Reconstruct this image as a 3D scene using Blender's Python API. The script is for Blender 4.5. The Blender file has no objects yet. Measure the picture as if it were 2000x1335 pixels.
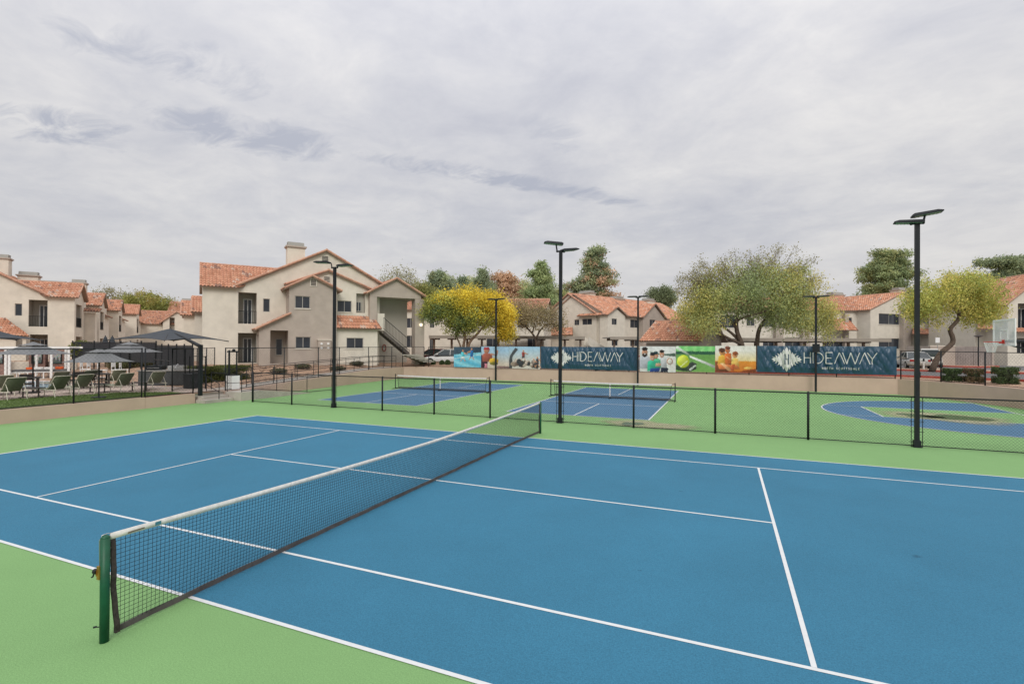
import bpy, math, random
import numpy as np
from mathutils import Vector, Matrix
random.seed(7)
RNG = np.random.default_rng(11)
SC = bpy.context.scene
COL = SC.collection
R = math.radians

# ------------------------------------------------------------------ camera
CAM = np.array([5.629, -9.450, 2.950]); YAW = -0.39798; PIT = 0.005031; ROL = 0.005394; FPX = 985.45
FW = np.array([math.sin(YAW)*math.cos(PIT), math.cos(YAW)*math.cos(PIT), math.sin(PIT)])
_R = np.array([math.cos(YAW), -math.sin(YAW), 0.0]); _U = np.cross(_R, FW)
RT = _R*math.cos(ROL)+_U*math.sin(ROL); UP = _U*math.cos(ROL)-_R*math.sin(ROL)
cd = bpy.data.cameras.new("camera"); cam = bpy.data.objects.new("camera", cd); COL.objects.link(cam)
cd.sensor_width = 36.0; cd.lens = FPX/2000*36; cd.clip_start = 0.05; cd.clip_end = 5000
m = Matrix.Identity(4)
for i in range(3):
    m[i][0] = RT[i]; m[i][1] = UP[i]; m[i][2] = -FW[i]; m[i][3] = CAM[i]
cam.matrix_world = m
SC.camera = cam

def ray(u, v): return FW + (u-1000)/FPX*RT - (v-667.5)/FPX*UP
def gz(u, v, z):
    d = ray(u, v); return CAM + (z-CAM[2])/d[2]*d
def gd(u, v, dep): return CAM + ray(u, v)*dep          # point at a depth along the view axis

# ------------------------------------------------------------------ light
SUN_EL, SUN_AZ = 38.0, 152.0     # high hazy sun behind the camera, through cloud
W = bpy.data.worlds.new("World"); SC.world = W; W.use_nodes = True
nt = W.node_tree; N = nt.nodes; L = nt.links; N.clear()
def nn(t, **k):
    n = N.new(t)
    for a, b in k.items(): setattr(n, a, b)
    return n
def math_(op, a, b=None, c=None, clamp=False):
    n = nn('ShaderNodeMath', operation=op, use_clamp=clamp)
    for i, x in enumerate((a, b, c)):
        if x is None: continue
        if isinstance(x, (int, float)): n.inputs[i].default_value = x
        else: L.new(x, n.inputs[i])
    return n.outputs[0]
tc = nn('ShaderNodeTexCoord'); sep = nn('ShaderNodeSeparateXYZ'); L.new(tc.outputs['Generated'], sep.inputs[0])
zc = math_('MAXIMUM', sep.outputs[2], 0.0)
den = math_('ADD', zc, 0.17)
pxx = math_('DIVIDE', sep.outputs[0], den); pyy = math_('DIVIDE', sep.outputs[1], den)
comb = nn('ShaderNodeCombineXYZ'); L.new(pxx, comb.inputs[0]); L.new(pyy, comb.inputs[1])
def noise(scale, detail, rough, dist=0.0, vec=None, mapping=None):
    n = nn('ShaderNodeTexNoise'); n.inputs['Scale'].default_value = scale; n.inputs['Detail'].default_value = detail
    n.inputs['Roughness'].default_value = rough; n.inputs['Distortion'].default_value = dist
    v = vec or comb.outputs[0]
    if mapping:
        mp = nn('ShaderNodeMapping'); mp.inputs['Location'].default_value = mapping[0]; mp.inputs['Rotation'].default_value = mapping[1]; mp.inputs['Scale'].default_value = mapping[2]
        L.new(v, mp.inputs[0]); v = mp.outputs[0]
    L.new(v, n.inputs['Vector']); return n.outputs[0]
def ramp(x, pts):
    r = nn('ShaderNodeValToRGB'); cr = r.color_ramp
    while len(cr.elements) < len(pts): cr.elements.new(0.5)
    for e, (p, c) in zip(cr.elements, pts): e.position = p; e.color = (*c, 1)
    L.new(x, r.inputs[0]); return r.outputs[0]
n1 = noise(0.55, 8, 0.55, 0.5, mapping=((3.1, 1.7, 0), (0, 0, R(25)), (1.25, 1.35, 1)))
n2 = noise(2.0, 7, 0.62, 0.4, mapping=((0, 0, 0), (0, 0, R(-15)), (1.35, 1.45, 1)))
n3 = noise(7.0, 6, 0.65, 0.8, mapping=((0, 0, 0), (0, 0, R(-30)), (1.3, 1.5, 1)))
mixn = math_('ADD', math_('ADD', math_('MULTIPLY', n1, 0.55), math_('MULTIPLY', n3, 0.07)), math_('MULTIPLY', n2, 0.33))
cloud = ramp(mixn, [(0.35, (4.75, 4.8, 5.25)), (0.43, (5.45, 5.45, 5.75)), (0.50, (6.2, 6.12, 6.22)), (0.60, (7.3, 7.12, 6.95))])
# dark ragged streaks lower in the cloud deck, along a line across the sky
def pl(u, v):
    d = ray(u, v); d = d/np.linalg.norm(d); return d[:2]/(max(d[2], 0)+0.17)
def streak(A, B, width, thr0, thr1, scale, seed, inner):
    A = np.array(A); B = np.array(B); ang = math.atan2(B[1]-A[1], B[0]-A[0]); ln = np.linalg.norm(B-A); c = (A+B)/2
    sx = nn('ShaderNodeVectorMath', operation='SUBTRACT'); L.new(comb.outputs[0], sx.inputs[0]); sx.inputs[1].default_value = (c[0], c[1], 0)
    ro = nn('ShaderNodeVectorRotate', rotation_type='Z_AXIS'); L.new(sx.outputs[0], ro.inputs[0]); ro.inputs['Angle'].default_value = -ang
    s2 = nn('ShaderNodeSeparateXYZ'); L.new(ro.outputs[0], s2.inputs[0])
    gx = math_('SUBTRACT', 1.0, math_('POWER', math_('DIVIDE', math_('ABSOLUTE', s2.outputs[0]), ln*0.62), 3.0), clamp=True)
    gy = math_('SUBTRACT', 1.0, math_('POWER', math_('DIVIDE', math_('ABSOLUTE', s2.outputs[1]), width), 2.0), clamp=True)
    nz = noise(scale, 7, 0.62, 0.8, mapping=((seed, seed*.7, 0), (0, 0, -ang), (0.7, 1.2, 1)))
    f = math_('MULTIPLY', math_('MULTIPLY', gx, gy), nz)
    return math_('MULTIPLY', math_('SMOOTHSTEP' if False else 'MULTIPLY', math_('SUBTRACT', f, thr0, clamp=True), 1.0/(thr1-thr0), clamp=True), inner)
st = [streak(pl(-80, 235), pl(300, 270), 0.22, 0.36, 0.56, 7.5, 4.2, 0.95),
      streak(pl(230, 225), pl(690, 300), 0.22, 0.34, 0.54, 8.0, 2.7, 0.95),
      streak(pl(680, 305), pl(1270, 405), 0.11, 0.30, 0.52, 10.0, 9.3, 1.0),
      streak(pl(40, 40), pl(560, 180), 0.20, 0.36, 0.56, 7.0, 1.9, 0.8),
      streak(pl(1000, 230), pl(1150, 290), 0.14, 0.36, 0.55, 8.0, 6.1, 0.5)]
acc = st[0]
for s in st[1:]: acc = math_('MAXIMUM', acc, s)
mixd = nn('ShaderNodeMix', data_type='RGBA'); L.new(acc, mixd.inputs[0]); L.new(cloud, mixd.inputs[6]); mixd.inputs[7].default_value = (4.1, 4.25, 4.85, 1)
# warm pale band near the horizon
hz = math_('SUBTRACT', 1.0, math_('DIVIDE', zc, 0.22), clamp=True)
mixh = nn('ShaderNodeMix', data_type='RGBA'); L.new(math_('MULTIPLY', hz, 0.75), mixh.inputs[0]); L.new(mixd.outputs[2], mixh.inputs[6]); mixh.inputs[7].default_value = (6.75, 6.4, 6.2, 1)
# overcast skies are brighter towards the zenith
zen = math_('ADD', 1.0, math_('MULTIPLY', math_('POWER', zc, 2.2), 1.5))
vm = nn('ShaderNodeVectorMath', operation='SCALE'); L.new(mixh.outputs[2], vm.inputs[0]); L.new(zen, vm.inputs['Scale'])
sky = nn('ShaderNodeTexSky', sky_type='NISHITA'); sky.sun_disc = False; sky.sun_elevation = R(SUN_EL); sky.sun_rotation = R(SUN_AZ)
mixs = nn('ShaderNodeMix', data_type='RGBA'); mixs.inputs[0].default_value = 0.93; L.new(sky.outputs[0], mixs.inputs[6]); L.new(vm.outputs[0], mixs.inputs[7])
bg = nn('ShaderNodeBackground'); bg.inputs[1].default_value = 0.10; L.new(mixs.outputs[2], bg.inputs[0])
wo = nn('ShaderNodeOutputWorld'); L.new(bg.outputs[0], wo.inputs[0])

sl = bpy.data.lights.new("sun", 'SUN'); sl.energy = 1.5; sl.angle = R(30); sl.color = (1.0, 0.96, 0.90)
so = bpy.data.objects.new("sun", sl); COL.objects.link(so)
az = R(SUN_AZ); el = R(SUN_EL)
sd = Vector((math.sin(az)*math.cos(el), math.cos(az)*math.cos(el), math.sin(el)))
so.rotation_euler = sd.to_track_quat('Z', 'Y').to_euler()
SC.view_settings.view_transform = 'Standard'; SC.view_settings.look = 'None'; SC.view_settings.gamma = 1; SC.view_settings.exposure = 0.07
SC.cycles.max_bounces = 6; SC.cycles.transparent_max_bounces = 12

# ------------------------------------------------------------------ materials
MATS = {}
def mat(name, col, rough=0.8, var=0.12, scale=3.0, bump=0.0, bscale=60.0, metal=0.0, col2=None, attr=False, spec=0.4, detail=5, trans=0.0, emit=None, big=0.0):
    if name in MATS: return MATS[name]
    m = bpy.data.materials.new(name); m.use_nodes = True; t = m.node_tree; n = t.nodes; l = t.links
    b = n['Principled BSDF']; b.inputs['Roughness'].default_value = rough; b.inputs['Metallic'].default_value = metal
    b.inputs['Specular IOR Level'].default_value = spec
    tcn = n.new('ShaderNodeTexCoord')
    if attr:
        a = n.new('ShaderNodeAttribute'); a.attribute_name = 'col'; src = a.outputs['Color']
    else:
        nz = n.new('ShaderNodeTexNoise'); nz.inputs['Scale'].default_value = scale; nz.inputs['Detail'].default_value = detail; nz.inputs['Roughness'].default_value = 0.6
        l.new(tcn.outputs['Object'], nz.inputs['Vector'])
        r = n.new('ShaderNodeValToRGB'); cr = r.color_ramp
        c2 = col2 or tuple(c*(1-var) for c in col)
        cr.elements[0].position = 0.32; cr.elements[0].color = (*c2, 1); cr.elements[1].position = 0.68; cr.elements[1].color = (*(c*(1+(0 if col2 else var*0.6)) for c in col), 1)
        l.new(nz.outputs[0], r.inputs[0]); src = r.outputs[0]
        if big:
            nb = n.new('ShaderNodeTexNoise'); nb.inputs['Scale'].default_value = 0.28; nb.inputs['Detail'].default_value = 9; nb.inputs['Roughness'].default_value = .68
            l.new(tcn.outputs['Object'], nb.inputs['Vector'])
            mr = n.new('ShaderNodeMapRange'); mr.inputs['From Min'].default_value = 0.3; mr.inputs['From Max'].default_value = 0.7
            mr.inputs['To Min'].default_value = 1-big; mr.inputs['To Max'].default_value = 1+big
            l.new(nb.outputs[0], mr.inputs[0])
            vs = n.new('ShaderNodeVectorMath'); vs.operation = 'SCALE'; l.new(src, vs.inputs[0]); l.new(mr.outputs[0], vs.inputs['Scale']); src = vs.outputs[0]
    l.new(src, b.inputs['Base Color'])
    if bump:
        bn = n.new('ShaderNodeTexNoise'); bn.inputs['Scale'].default_value = bscale; bn.inputs['Detail'].default_value = 3
        l.new(tcn.outputs['Object'], bn.inputs['Vector'])
        bp = n.new('ShaderNodeBump'); bp.inputs['Strength'].default_value = bump; bp.inputs['Distance'].default_value = 0.02
        l.new(bn.outputs[0], bp.inputs['Height']); l.new(bp.outputs[0], b.inputs['Normal'])
    if trans:
        tr = n.new('ShaderNodeBsdfTranslucent'); l.new(src, tr.inputs[0])
        mx = n.new('ShaderNodeMixShader'); mx.inputs[0].default_value = trans
        l.new(b.outputs[0], mx.inputs[1]); l.new(tr.outputs[0], mx.inputs[2]); l.new(mx.outputs[0], n['Material Output'].inputs[0])
    if emit:
        b.inputs['Emission Color'].default_value = (*emit[0], 1); b.inputs['Emission Strength'].default_value = emit[1]
    MATS[name] = m; return m
STUC = mat('stucco_cream', (.68, .63, .535), .92, .09, 1.4, .35, 55, big=.05)
TAUP = mat('stucco_taupe', (.43, .37, .315), .92, .09, 1.4, .35, 55, big=.05)
SHADE = mat('stucco_shaded', (.42, .39, .335), .92, .06, .7, .2, 55)  # cream stucco darkened: shade inside balconies and porch put into the colour
TILE = mat('clay_tile', (.5, .2, .12), .8, attr=True, bump=.15, bscale=30)
FASC = mat('fascia', (.30, .22, .17), .8, .1, 2)
GLASS = mat('window_glass', (.030, .038, .050), .10, .3, .9, spec=.45)
SCREEN = mat('window_screen', (.040, .045, .055), .5, .2, 2)
WFR = mat('window_frame', (.42, .40, .36), .6, .05, 3)
SILL = mat('window_sill', (.62, .58, .50), .8, .05, 3)
BLK = mat('black_metal', (.010, .013, .016), .5, .25, 4, spec=.3)
BLKM = mat('black_wire', (.012, .013, .014), .6, .1, 4)
DOOR = mat('door_dark', (.07, .065, .06), .6, .2, 2)
CONC = mat('concrete', (.46, .42, .37), .9, .14, 2.5, .3, 40, big=.06)
COPE = mat('retaining_wall', (.53, .385, .312), .9, .07, .9, .3, 40, big=.06)
BARK = mat('bark', (.12, .088, .066), .95, .4, 7, .8, 25)
BARK2 = mat('bark_pale', (.23, .15, .10), .9, .35, 7, .6, 25)
LEAF = mat('leaf', (.1, .1, .05), .65, attr=True, trans=.38, spec=.15)
WHT = mat('white_paint', (.78, .78, .76), .5, .05, 3)
NAVY = mat('banner_navy', (.020, .064, .112), .36, .12, 3, .1, 40, spec=.5)
PRINT = mat('banner_print', (.5, .5, .5), .5, attr=True)
CHROME = mat('bright_metal', (.5, .5, .5), .3, .1, 3, metal=.8)
POSTG = mat('net_post_green', (.006, .085, .040), .45, .2, 9, spec=.4)

# ------------------------------------------------------------------ mesh helpers
class MB:
    def __init__(s): s.v = []; s.f = []; s.c = []
    def add(s, vs, fs, col=None):
        o = len(s.v); s.v += [tuple(float(q) for q in p) for p in vs]
        for f in fs:
            s.f.append([i+o for i in f]); s.c.append(col)
    def box(s, a, b, M=None, col=None):
        x0, y0, z0 = a; x1, y1, z1 = b
        vs = [(x0,y0,z0),(x1,y0,z0),(x1,y1,z0),(x0,y1,z0),(x0,y0,z1),(x1,y0,z1),(x1,y1,z1),(x0,y1,z1)]
        if M: vs = [M(*p) for p in vs]
        s.add(vs, [(0,3,2,1),(4,5,6,7),(0,1,5,4),(1,2,6,5),(2,3,7,6),(3,0,4,7)], col)
    def tube(s, pts, r, n=6, cap=True, col=None):
        pts = [np.array(p, float) for p in pts]; rs = r if isinstance(r, (list, tuple, np.ndarray)) else [r]*len(pts)
        k = len(s.v); prev = None; vs = []
        for i, p in enumerate(pts):
            d = pts[min(i+1, len(pts)-1)]-pts[max(i-1, 0)]; d = d/(np.linalg.norm(d)+1e-9)
            if prev is None:
                h = np.array([0, 0, 1.0]) if abs(d[2]) < .9 else np.array([1.0, 0, 0])
            else: h = prev
            a = np.cross(d, h); a /= np.linalg.norm(a)+1e-9; b = np.cross(a, d); prev = b
            for j in range(n):
                t = 2*math.pi*(j+.5)/n; vs.append(p+rs[i]*(math.cos(t)*a+math.sin(t)*b))
        fs = []
        for i in range(len(pts)-1):
            for j in range(n):
                fs.append((i*n+j, i*n+(j+1) % n, (i+1)*n+(j+1) % n, (i+1)*n+j))
        if cap: fs += [tuple(range(n))[::-1], tuple((len(pts)-1)*n+j for j in range(n))]
        s.add(vs, fs, col)
    def poly(s, pts, col=None): s.add(pts, [tuple(range(len(pts)))], col)
    def prism(s, pts, vec, col=None):
        n = len(pts); vec = np.array(vec, float); a = [np.array(p, float) for p in pts]; b = [p+vec for p in a]
        s.add(a+b, [tuple(range(n))[::-1], tuple(range(n, 2*n))]+[(i, (i+1) % n, n+(i+1) % n, n+i) for i in range(n)], col)
    def sphere(s, c, r, nu=10, nv=6, col=None, M=None):
        r = r if isinstance(r, (tuple, list)) else (r, r, r); vs = []
        for i in range(nv+1):
            ph = math.pi*i/nv
            for j in range(nu):
                th = 2*math.pi*j/nu; p = (c[0]+r[0]*math.sin(ph)*math.cos(th), c[1]+r[1]*math.sin(ph)*math.sin(th), c[2]+r[2]*math.cos(ph))
                vs.append(M(*p) if M else p)
        s.add(vs, [(i*nu+j, (i+1)*nu+j, (i+1)*nu+(j+1) % nu, i*nu+(j+1) % nu) for i in range(nv) for j in range(nu)], col)
    def build(s, name, mt, parent=None, smooth=False):
        me = bpy.data.meshes.new(name); me.from_pydata(s.v, [], s.f); me.materials.append(mt)
        if any(c is not None for c in s.c):
            at = me.attributes.new('col', 'FLOAT_COLOR', 'FACE')
            at.data.foreach_set('color', np.array([(*(c or (.5, .5, .5)), 1) for c in s.c], dtype=np.float32).ravel())
        if smooth: me.polygons.foreach_set('use_smooth', [True]*len(me.polygons))
        me.update(); o = bpy.data.objects.new(name, me); COL.objects.link(o)
        if parent is not None: o.parent = parent; o.matrix_parent_inverse = Matrix.Translation(-Vector(parent.location)) if parent.rotation_euler.z == 0 and parent.parent is None and parent.type == 'EMPTY' and not parent.get('local') else Matrix.Identity(4)
        return o
def tag(o, label=None, cat=None, group=None, kind=None):
    if label: o['label'] = label
    if cat: o['category'] = cat
    if group: o['group'] = group
    if kind: o['kind'] = kind
    return o
def empty(name, loc, label, cat, group=None, rz=0.0, local=False):
    """local=True: children are modelled round the origin and move with the empty; otherwise children hold world coordinates"""
    o = bpy.data.objects.new(name, None); COL.objects.link(o); o.location = tuple(float(q) for q in loc); o.rotation_euler = (0, 0, rz); o.empty_display_size = .2
    if local: o['local'] = 1
    return tag(o, label, cat, group)
def struct(name, mb, mt, smooth=False): return tag(mb.build(name, mt, None, smooth), kind='structure')
def copy_tree(o, parent=None):
    c = o.copy(); COL.objects.link(c)
    if parent is not None: c.parent = parent
    for ch in [x for x in bpy.data.objects if x.parent == o]: copy_tree(ch, c)
    return c
def dup(root, loc, rz, label, group=None, scale=None):
    c = copy_tree(root); c.location = tuple(float(q) for q in loc); c.rotation_euler = (0, 0, rz); c['label'] = label
    if group: c['group'] = group
    if scale: c.scale = scale
    return c
def sstep(a, b, x):
    t = min(max((x-a)/(b-a), 0), 1); return t*t*(3-2*t)

# ------------------------------------------------------------------ court ground, terrain
BACK = 28.5
WALL = [(-18.2, -16), (-18.2, 7.35), (-18.25, 8.9), (-20.0, 27.3), (-19.4, 28.3), (-18.2, 28.6), (-11, BACK), (12.2, BACK), (15.5, BACK-.04), (16.6, 27.1), (17.7, 25.1), (18.6, 23.0), (19.2, 20.5), (19.6, 15), (19.6, -16)]
def resample(P, step):
    out = []
    for a, b in zip(P[:-1], P[1:]):
        a = np.array(a, float); b = np.array(b, float); n = max(1, int(np.linalg.norm(b-a)/step))
        for i in range(n): out.append(a+(b-a)*i/n)
    out.append(np.array(P[-1], float)); return out
def rampz(y):
    if y < 8.9: return .5
    return .46+.49*min(max((y-10)/12.5, 0), 1)
def topz(x, y):                      # top of the retaining wall
    if x < -17.5 and y < 28.0:
        if y < 5.0: return .50
        if y < 7.35: return .475
        return rampz(y)
    return .95
def H(x, y):
    a = sstep(-13, -20, x); base = 1.0+.35*a
    if x < -17.5:
        q = (x+30.1)*.815-(y-16.2)*.58; z = .5+(base-.5)*min(sstep(6.5, 1.0, q), sstep(9.5, 15, y))
        k = sstep(-24.5, -20.3, x)*sstep(31, 28, y)
        z = z*(1-k)+(rampz(y)-.01)*k
        return z
    d = min(max((y-BACK)/1.0, (x-18.5)/1.0), 1)
    return .94+(base-.94)*max(d, 0)
gb = resample(WALL+[WALL[0]], 1.6)[:-1]; cen = np.array([0, 6.0])
rings = [1.0, 1.02, 1.05, 1.09, 1.13, 1.18, 1.24, 1.3, 1.38, 1.47, 1.6, 1.8, 2.1, 2.6, 3.4, 5, 9, 20, 60]
mb = MB(); vs = []; n = len(gb)
for s in rings:
    for p in gb:
        q = cen+(p-cen)*s; vs.append((q[0], q[1], H(q[0], q[1])-(0.02 if s == 1.0 else 0)))
mb.add(vs, [(i*n+j, i*n+(j+1) % n, (i+1)*n+(j+1) % n, (i+1)*n+j) for i in range(len(rings)-1) for j in range(n)])
GRAV = mat('gravel', (.46, .295, .195), .95, .3, 5, .7, 30, col2=(.30, .20, .14), detail=10, big=.12)
struct('terrain', mb, GRAV, True)

CGREEN = mat('court_green', (.212, .390, .152), .80, .20, 70, .35, 120, spec=.25, big=.07)
CBLUE = mat('court_blue', (.040, .182, .292), .78, .24, 70, .35, 120, spec=.25, big=.10)
CBLUE2 = mat('court_blue_deep', (.080, .180, .290), .8, .10, 60, .2, 160, spec=.25, big=.05)
LINE = mat('court_line', (.66, .68, .68), .75, .06, 12)
mb = MB(); mb.poly([(x, y, 0) for x, y in WALL]); struct('court_surface', mb, CGREEN)
mb = MB(); mb.poly([(-11.885, -5.485, .004), (11.885, -5.485, .004), (11.885, 5.485, .004), (-11.885, 5.485, .004)]); struct('tennis_court', mb, CBLUE)
def line(mb, x0, y0, x1, y1, w, z):
    a = np.array([x0, y0]); b = np.array([x1, y1]); d = (b-a)/np.linalg.norm(b-a); nrm = np.array([-d[1], d[0]])*w/2
    P = [a-nrm, b-nrm, b+nrm, a+nrm]; mb.poly([(p[0], p[1], z) for p in P])
mb = MB(); w = .05; z = .008; X = 11.885
for y in (-5.485, 5.485): line(mb, -X, y, X, y, w, z)
for y in (-4.115, 4.115): line(mb, -X+.06, y, X-.06, y, w, z)
for s in (-1, 1):
    line(mb, s*X, -5.485-w/2, s*X, 5.485+w/2, .08, z+.001)
    line(mb, s*6.40, -4.09, s*6.40, 4.09, w, z+.001)
line(mb, -6.375, 0, 6.375, 0, w, z)
struct('tennis_court_lines', mb, LINE)
for cx in (-10.92, -.15):
    x0, x1 = cx-3.05, cx+3.05; y0, y1 = 10.98, 24.85; k0, k1 = 15.65, 20.6
    mb = MB(); mb.poly([(x0, y0, .004), (x1, y0, .004), (x1, y1, .004), (x0, y1, .004)]); struct('pickleball_court', mb, CBLUE2)
    mb = MB()
    for y in (y0, y1): line(mb, x0-.03, y, x1+.03, y, .06, .009)
    for x in (x0, x1): line(mb, x, y0, x, y1, .06, .008)
    for y in (k0, k1): line(mb, x0+.03, y, x1-.03, y, .06, .008)
    line(mb, cx, y0+.03, cx, k0-.03, .06, .008); line(mb, cx, k1+.03, cx, y1-.03, .06, .008)
    struct('pickleball_lines', mb, LINE)
# basketball half court
HX, HY, BX = 15.95, 18.05, 17.6; rr = 6.02
arc = [(HX+rr*math.cos(t), HY+rr*math.sin(t)) for t in np.linspace(math.pi/2, 1.5*math.pi, 49)]
pts = [(BX, HY+rr)]+arc+[(BX, HY-rr)]
mb = MB(); mb.poly([(x, y, .004) for x, y in pts]); struct('basketball_court', mb, CBLUE2)
ly0, ly1 = HY-1.95, HY+1.85
mb = MB(); mb.poly([(11.8, ly0, .008), (BX, ly0, .008), (BX, ly1, .008), (11.8, ly1, .008)]); struct('basketball_key', mb, CGREEN)
mb = MB()
for a, b in zip(pts[:-1], pts[1:]): line(mb, *a, *b, .06, .012)
line(mb, BX, HY-7.6, BX, HY+7.0, .06, .0125)
line(mb, 11.8, ly0-.03, 11.8, ly1+.03, .06, .0125)
for y in (ly0, ly1):
    line(mb, 11.83, y, BX-.03, y, .06, .012)
    xe = HX-math.sqrt(rr*rr-(y-HY)**2); line(mb, xe+.04, y, 11.77, y, .035, .0122)
struct('basketball_lines', mb, LINE)
# puddles and the dried silt round them
def blob(cx, cy, rx, ry, z, seed, n=40, amp=.18):
    r = random.Random(seed); ph = [r.random()*6.28 for _ in range(5)]
    out = []
    for i in range(n):
        t = 2*math.pi*i/n; k = 1+amp*sum(math.sin((j+2)*t+ph[j])/(j+1.3) for j in range(5))
        out.append((cx+rx*k*math.cos(t), cy+ry*k*math.sin(t), z))
    return out
SILT = mat('dried_silt', (.50, .44, .31), .9, .25, 3, col2=(.34, .37, .20), detail=8)
WET = mat('puddle_water', (.06, .135, .045), .30, .3, 3, spec=.6)
for mm in (SILT, WET):      # both fray out at their rims: an attribute falls to zero at the edge and noise breaks it up
    t = mm.node_tree; n_ = t.nodes; at_ = n_.new('ShaderNodeAttribute'); at_.attribute_name = 'fade'; tx = n_.new('ShaderNodeTexCoord'); nz_ = n_.new('ShaderNodeTexNoise'); nz_.inputs['Scale'].default_value = 5; nz_.inputs['Detail'].default_value = 8; nz_.inputs['Roughness'].default_value = .7
    t.links.new(tx.outputs['Object'], nz_.inputs['Vector']); ad = n_.new('ShaderNodeMath'); ad.operation = 'ADD'; t.links.new(at_.outputs['Fac'], ad.inputs[0]); t.links.new(nz_.outputs[0], ad.inputs[1])
    mr = n_.new('ShaderNodeMapRange'); mr.inputs['From Min'].default_value = .58 if mm is SILT else .66; mr.inputs['From Max'].default_value = 1.15 if mm is SILT else .85; mr.inputs['To Max'].default_value = .75 if mm is SILT else .92; t.links.new(ad.outputs[0], mr.inputs[0]); t.links.new(mr.outputs[0], n_['Principled BSDF'].inputs['Alpha'])
def stain(name, cx, cy, rx, ry, z, seed, mt, amp):
    rim = blob(0, 0, rx, ry, z, seed, amp=amp); mb = MB(); n = len(rim); vs = [(cx, cy, z)]; fd = [1.0]
    for k in range(1, 6):
        for p in rim: vs.append((cx+p[0]*k/5, cy+p[1]*k/5, z)); fd.append(1-(k/5)**2)
    mb.add(vs, [(0, 1+j, 1+(j+1) % n) for j in range(n)]+[(1+k*n+j, 1+(k+1)*n+j, 1+(k+1)*n+(j+1) % n, 1+k*n+(j+1) % n) for k in range(4) for j in range(n)])
    o = mb.build(name, mt); at = o.data.attributes.new('fade', 'FLOAT', 'POINT'); at.data.foreach_set('value', np.array(fd, dtype=np.float32)); tag(o, kind='structure')
for i, (u, v, rx, ry) in enumerate([(1845, 815, 2.4, 2.0), (1262, 829, 1.8, 1.1)]):
    p = gz(u, v, 0); stain('silt_stain', p[0], p[1], rx, ry, .016, 40+i, SILT, .16)
for i, (u, v, rx, ry) in enumerate([(1797, 812.5, .80, .80), (1870, 816, 1.1, 1.15), (1234, 828, .45, .45)]):
    p = gz(u, v, 0); stain('puddle', p[0], p[1], rx, ry, .020, 50+i, WET, .22)

SCUF = bpy.data.materials.new('ball_scuff'); SCUF.use_nodes = True; _b = SCUF.node_tree.nodes['Principled BSDF']; _b.inputs['Base Color'].default_value = (.020, .075, .135, 1); _b.inputs['Roughness'].default_value = .9
_a2 = SCUF.node_tree.nodes.new('ShaderNodeAttribute'); _a2.attribute_name = 'fade'; _m2 = SCUF.node_tree.nodes.new('ShaderNodeMath'); _m2.operation = 'MULTIPLY'; _m2.inputs[1].default_value = .30; SCUF.node_tree.links.new(_a2.outputs['Fac'], _m2.inputs[0]); SCUF.node_tree.links.new(_m2.outputs[0], _b.inputs['Alpha'])
for i, (u, v, r_) in enumerate([(1791, 1087, .075), (1330, 960, .05), (1250, 1115, .03)]):
    p = gz(u, v, 0); stain('scuff_mark', p[0], p[1], r_, r_*.8, .0125, 70+i, SCUF, .2)
# retaining walls
def sweep_wall(P, thick, mtl, name, label, z0=-.3, side=1, zt=topz, step=1.0):
    mb = MB(); Q = resample(P, step); n = len(Q); vs = []
    for i, q in enumerate(Q):
        d = Q[min(i+1, n-1)]-Q[max(i-1, 0)]; d /= np.linalg.norm(d); nr = np.array([-d[1], d[0]])*side*thick
        t = zt(*q); o = q+nr
        vs += [(q[0], q[1], z0), (q[0], q[1], t), (o[0], o[1], t), (o[0], o[1], z0)]
    fs = [(i*4+k, i*4+(k+1) % 4, (i+1)*4+(k+1) % 4, (i+1)*4+k) for i in range(n-1) for k in range(4)]
    fs += [(0, 1, 2, 3), tuple((n-1)*4+k for k in (3, 2, 1, 0))]
    mb.add(vs, fs); o = mb.build(name, mtl); tag(o, label, 'wall'); return o
sweep_wall([(-18.2, -16), (-18.2, 4.99)], .22, COPE, 'retaining_wall', 'low tan retaining wall below the sun loungers and pool fence')
sweep_wall([(-18.2, 5.0), (-18.2, 7.3)], .22, COPE, 'retaining_wall', 'lower stretch of tan wall between the pool fence step and the entrance steps')
sweep_wall([(-18.25, 8.9), (-20.0, 27.3)], .22, COPE, 'retaining_wall', 'tan retaining wall rising beside the access ramp railings', step=.6)
sweep_wall(WALL[3:14], .22, COPE, 'retaining_wall', 'long tan retaining wall under the hanging banners at the back of the courts')

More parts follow.
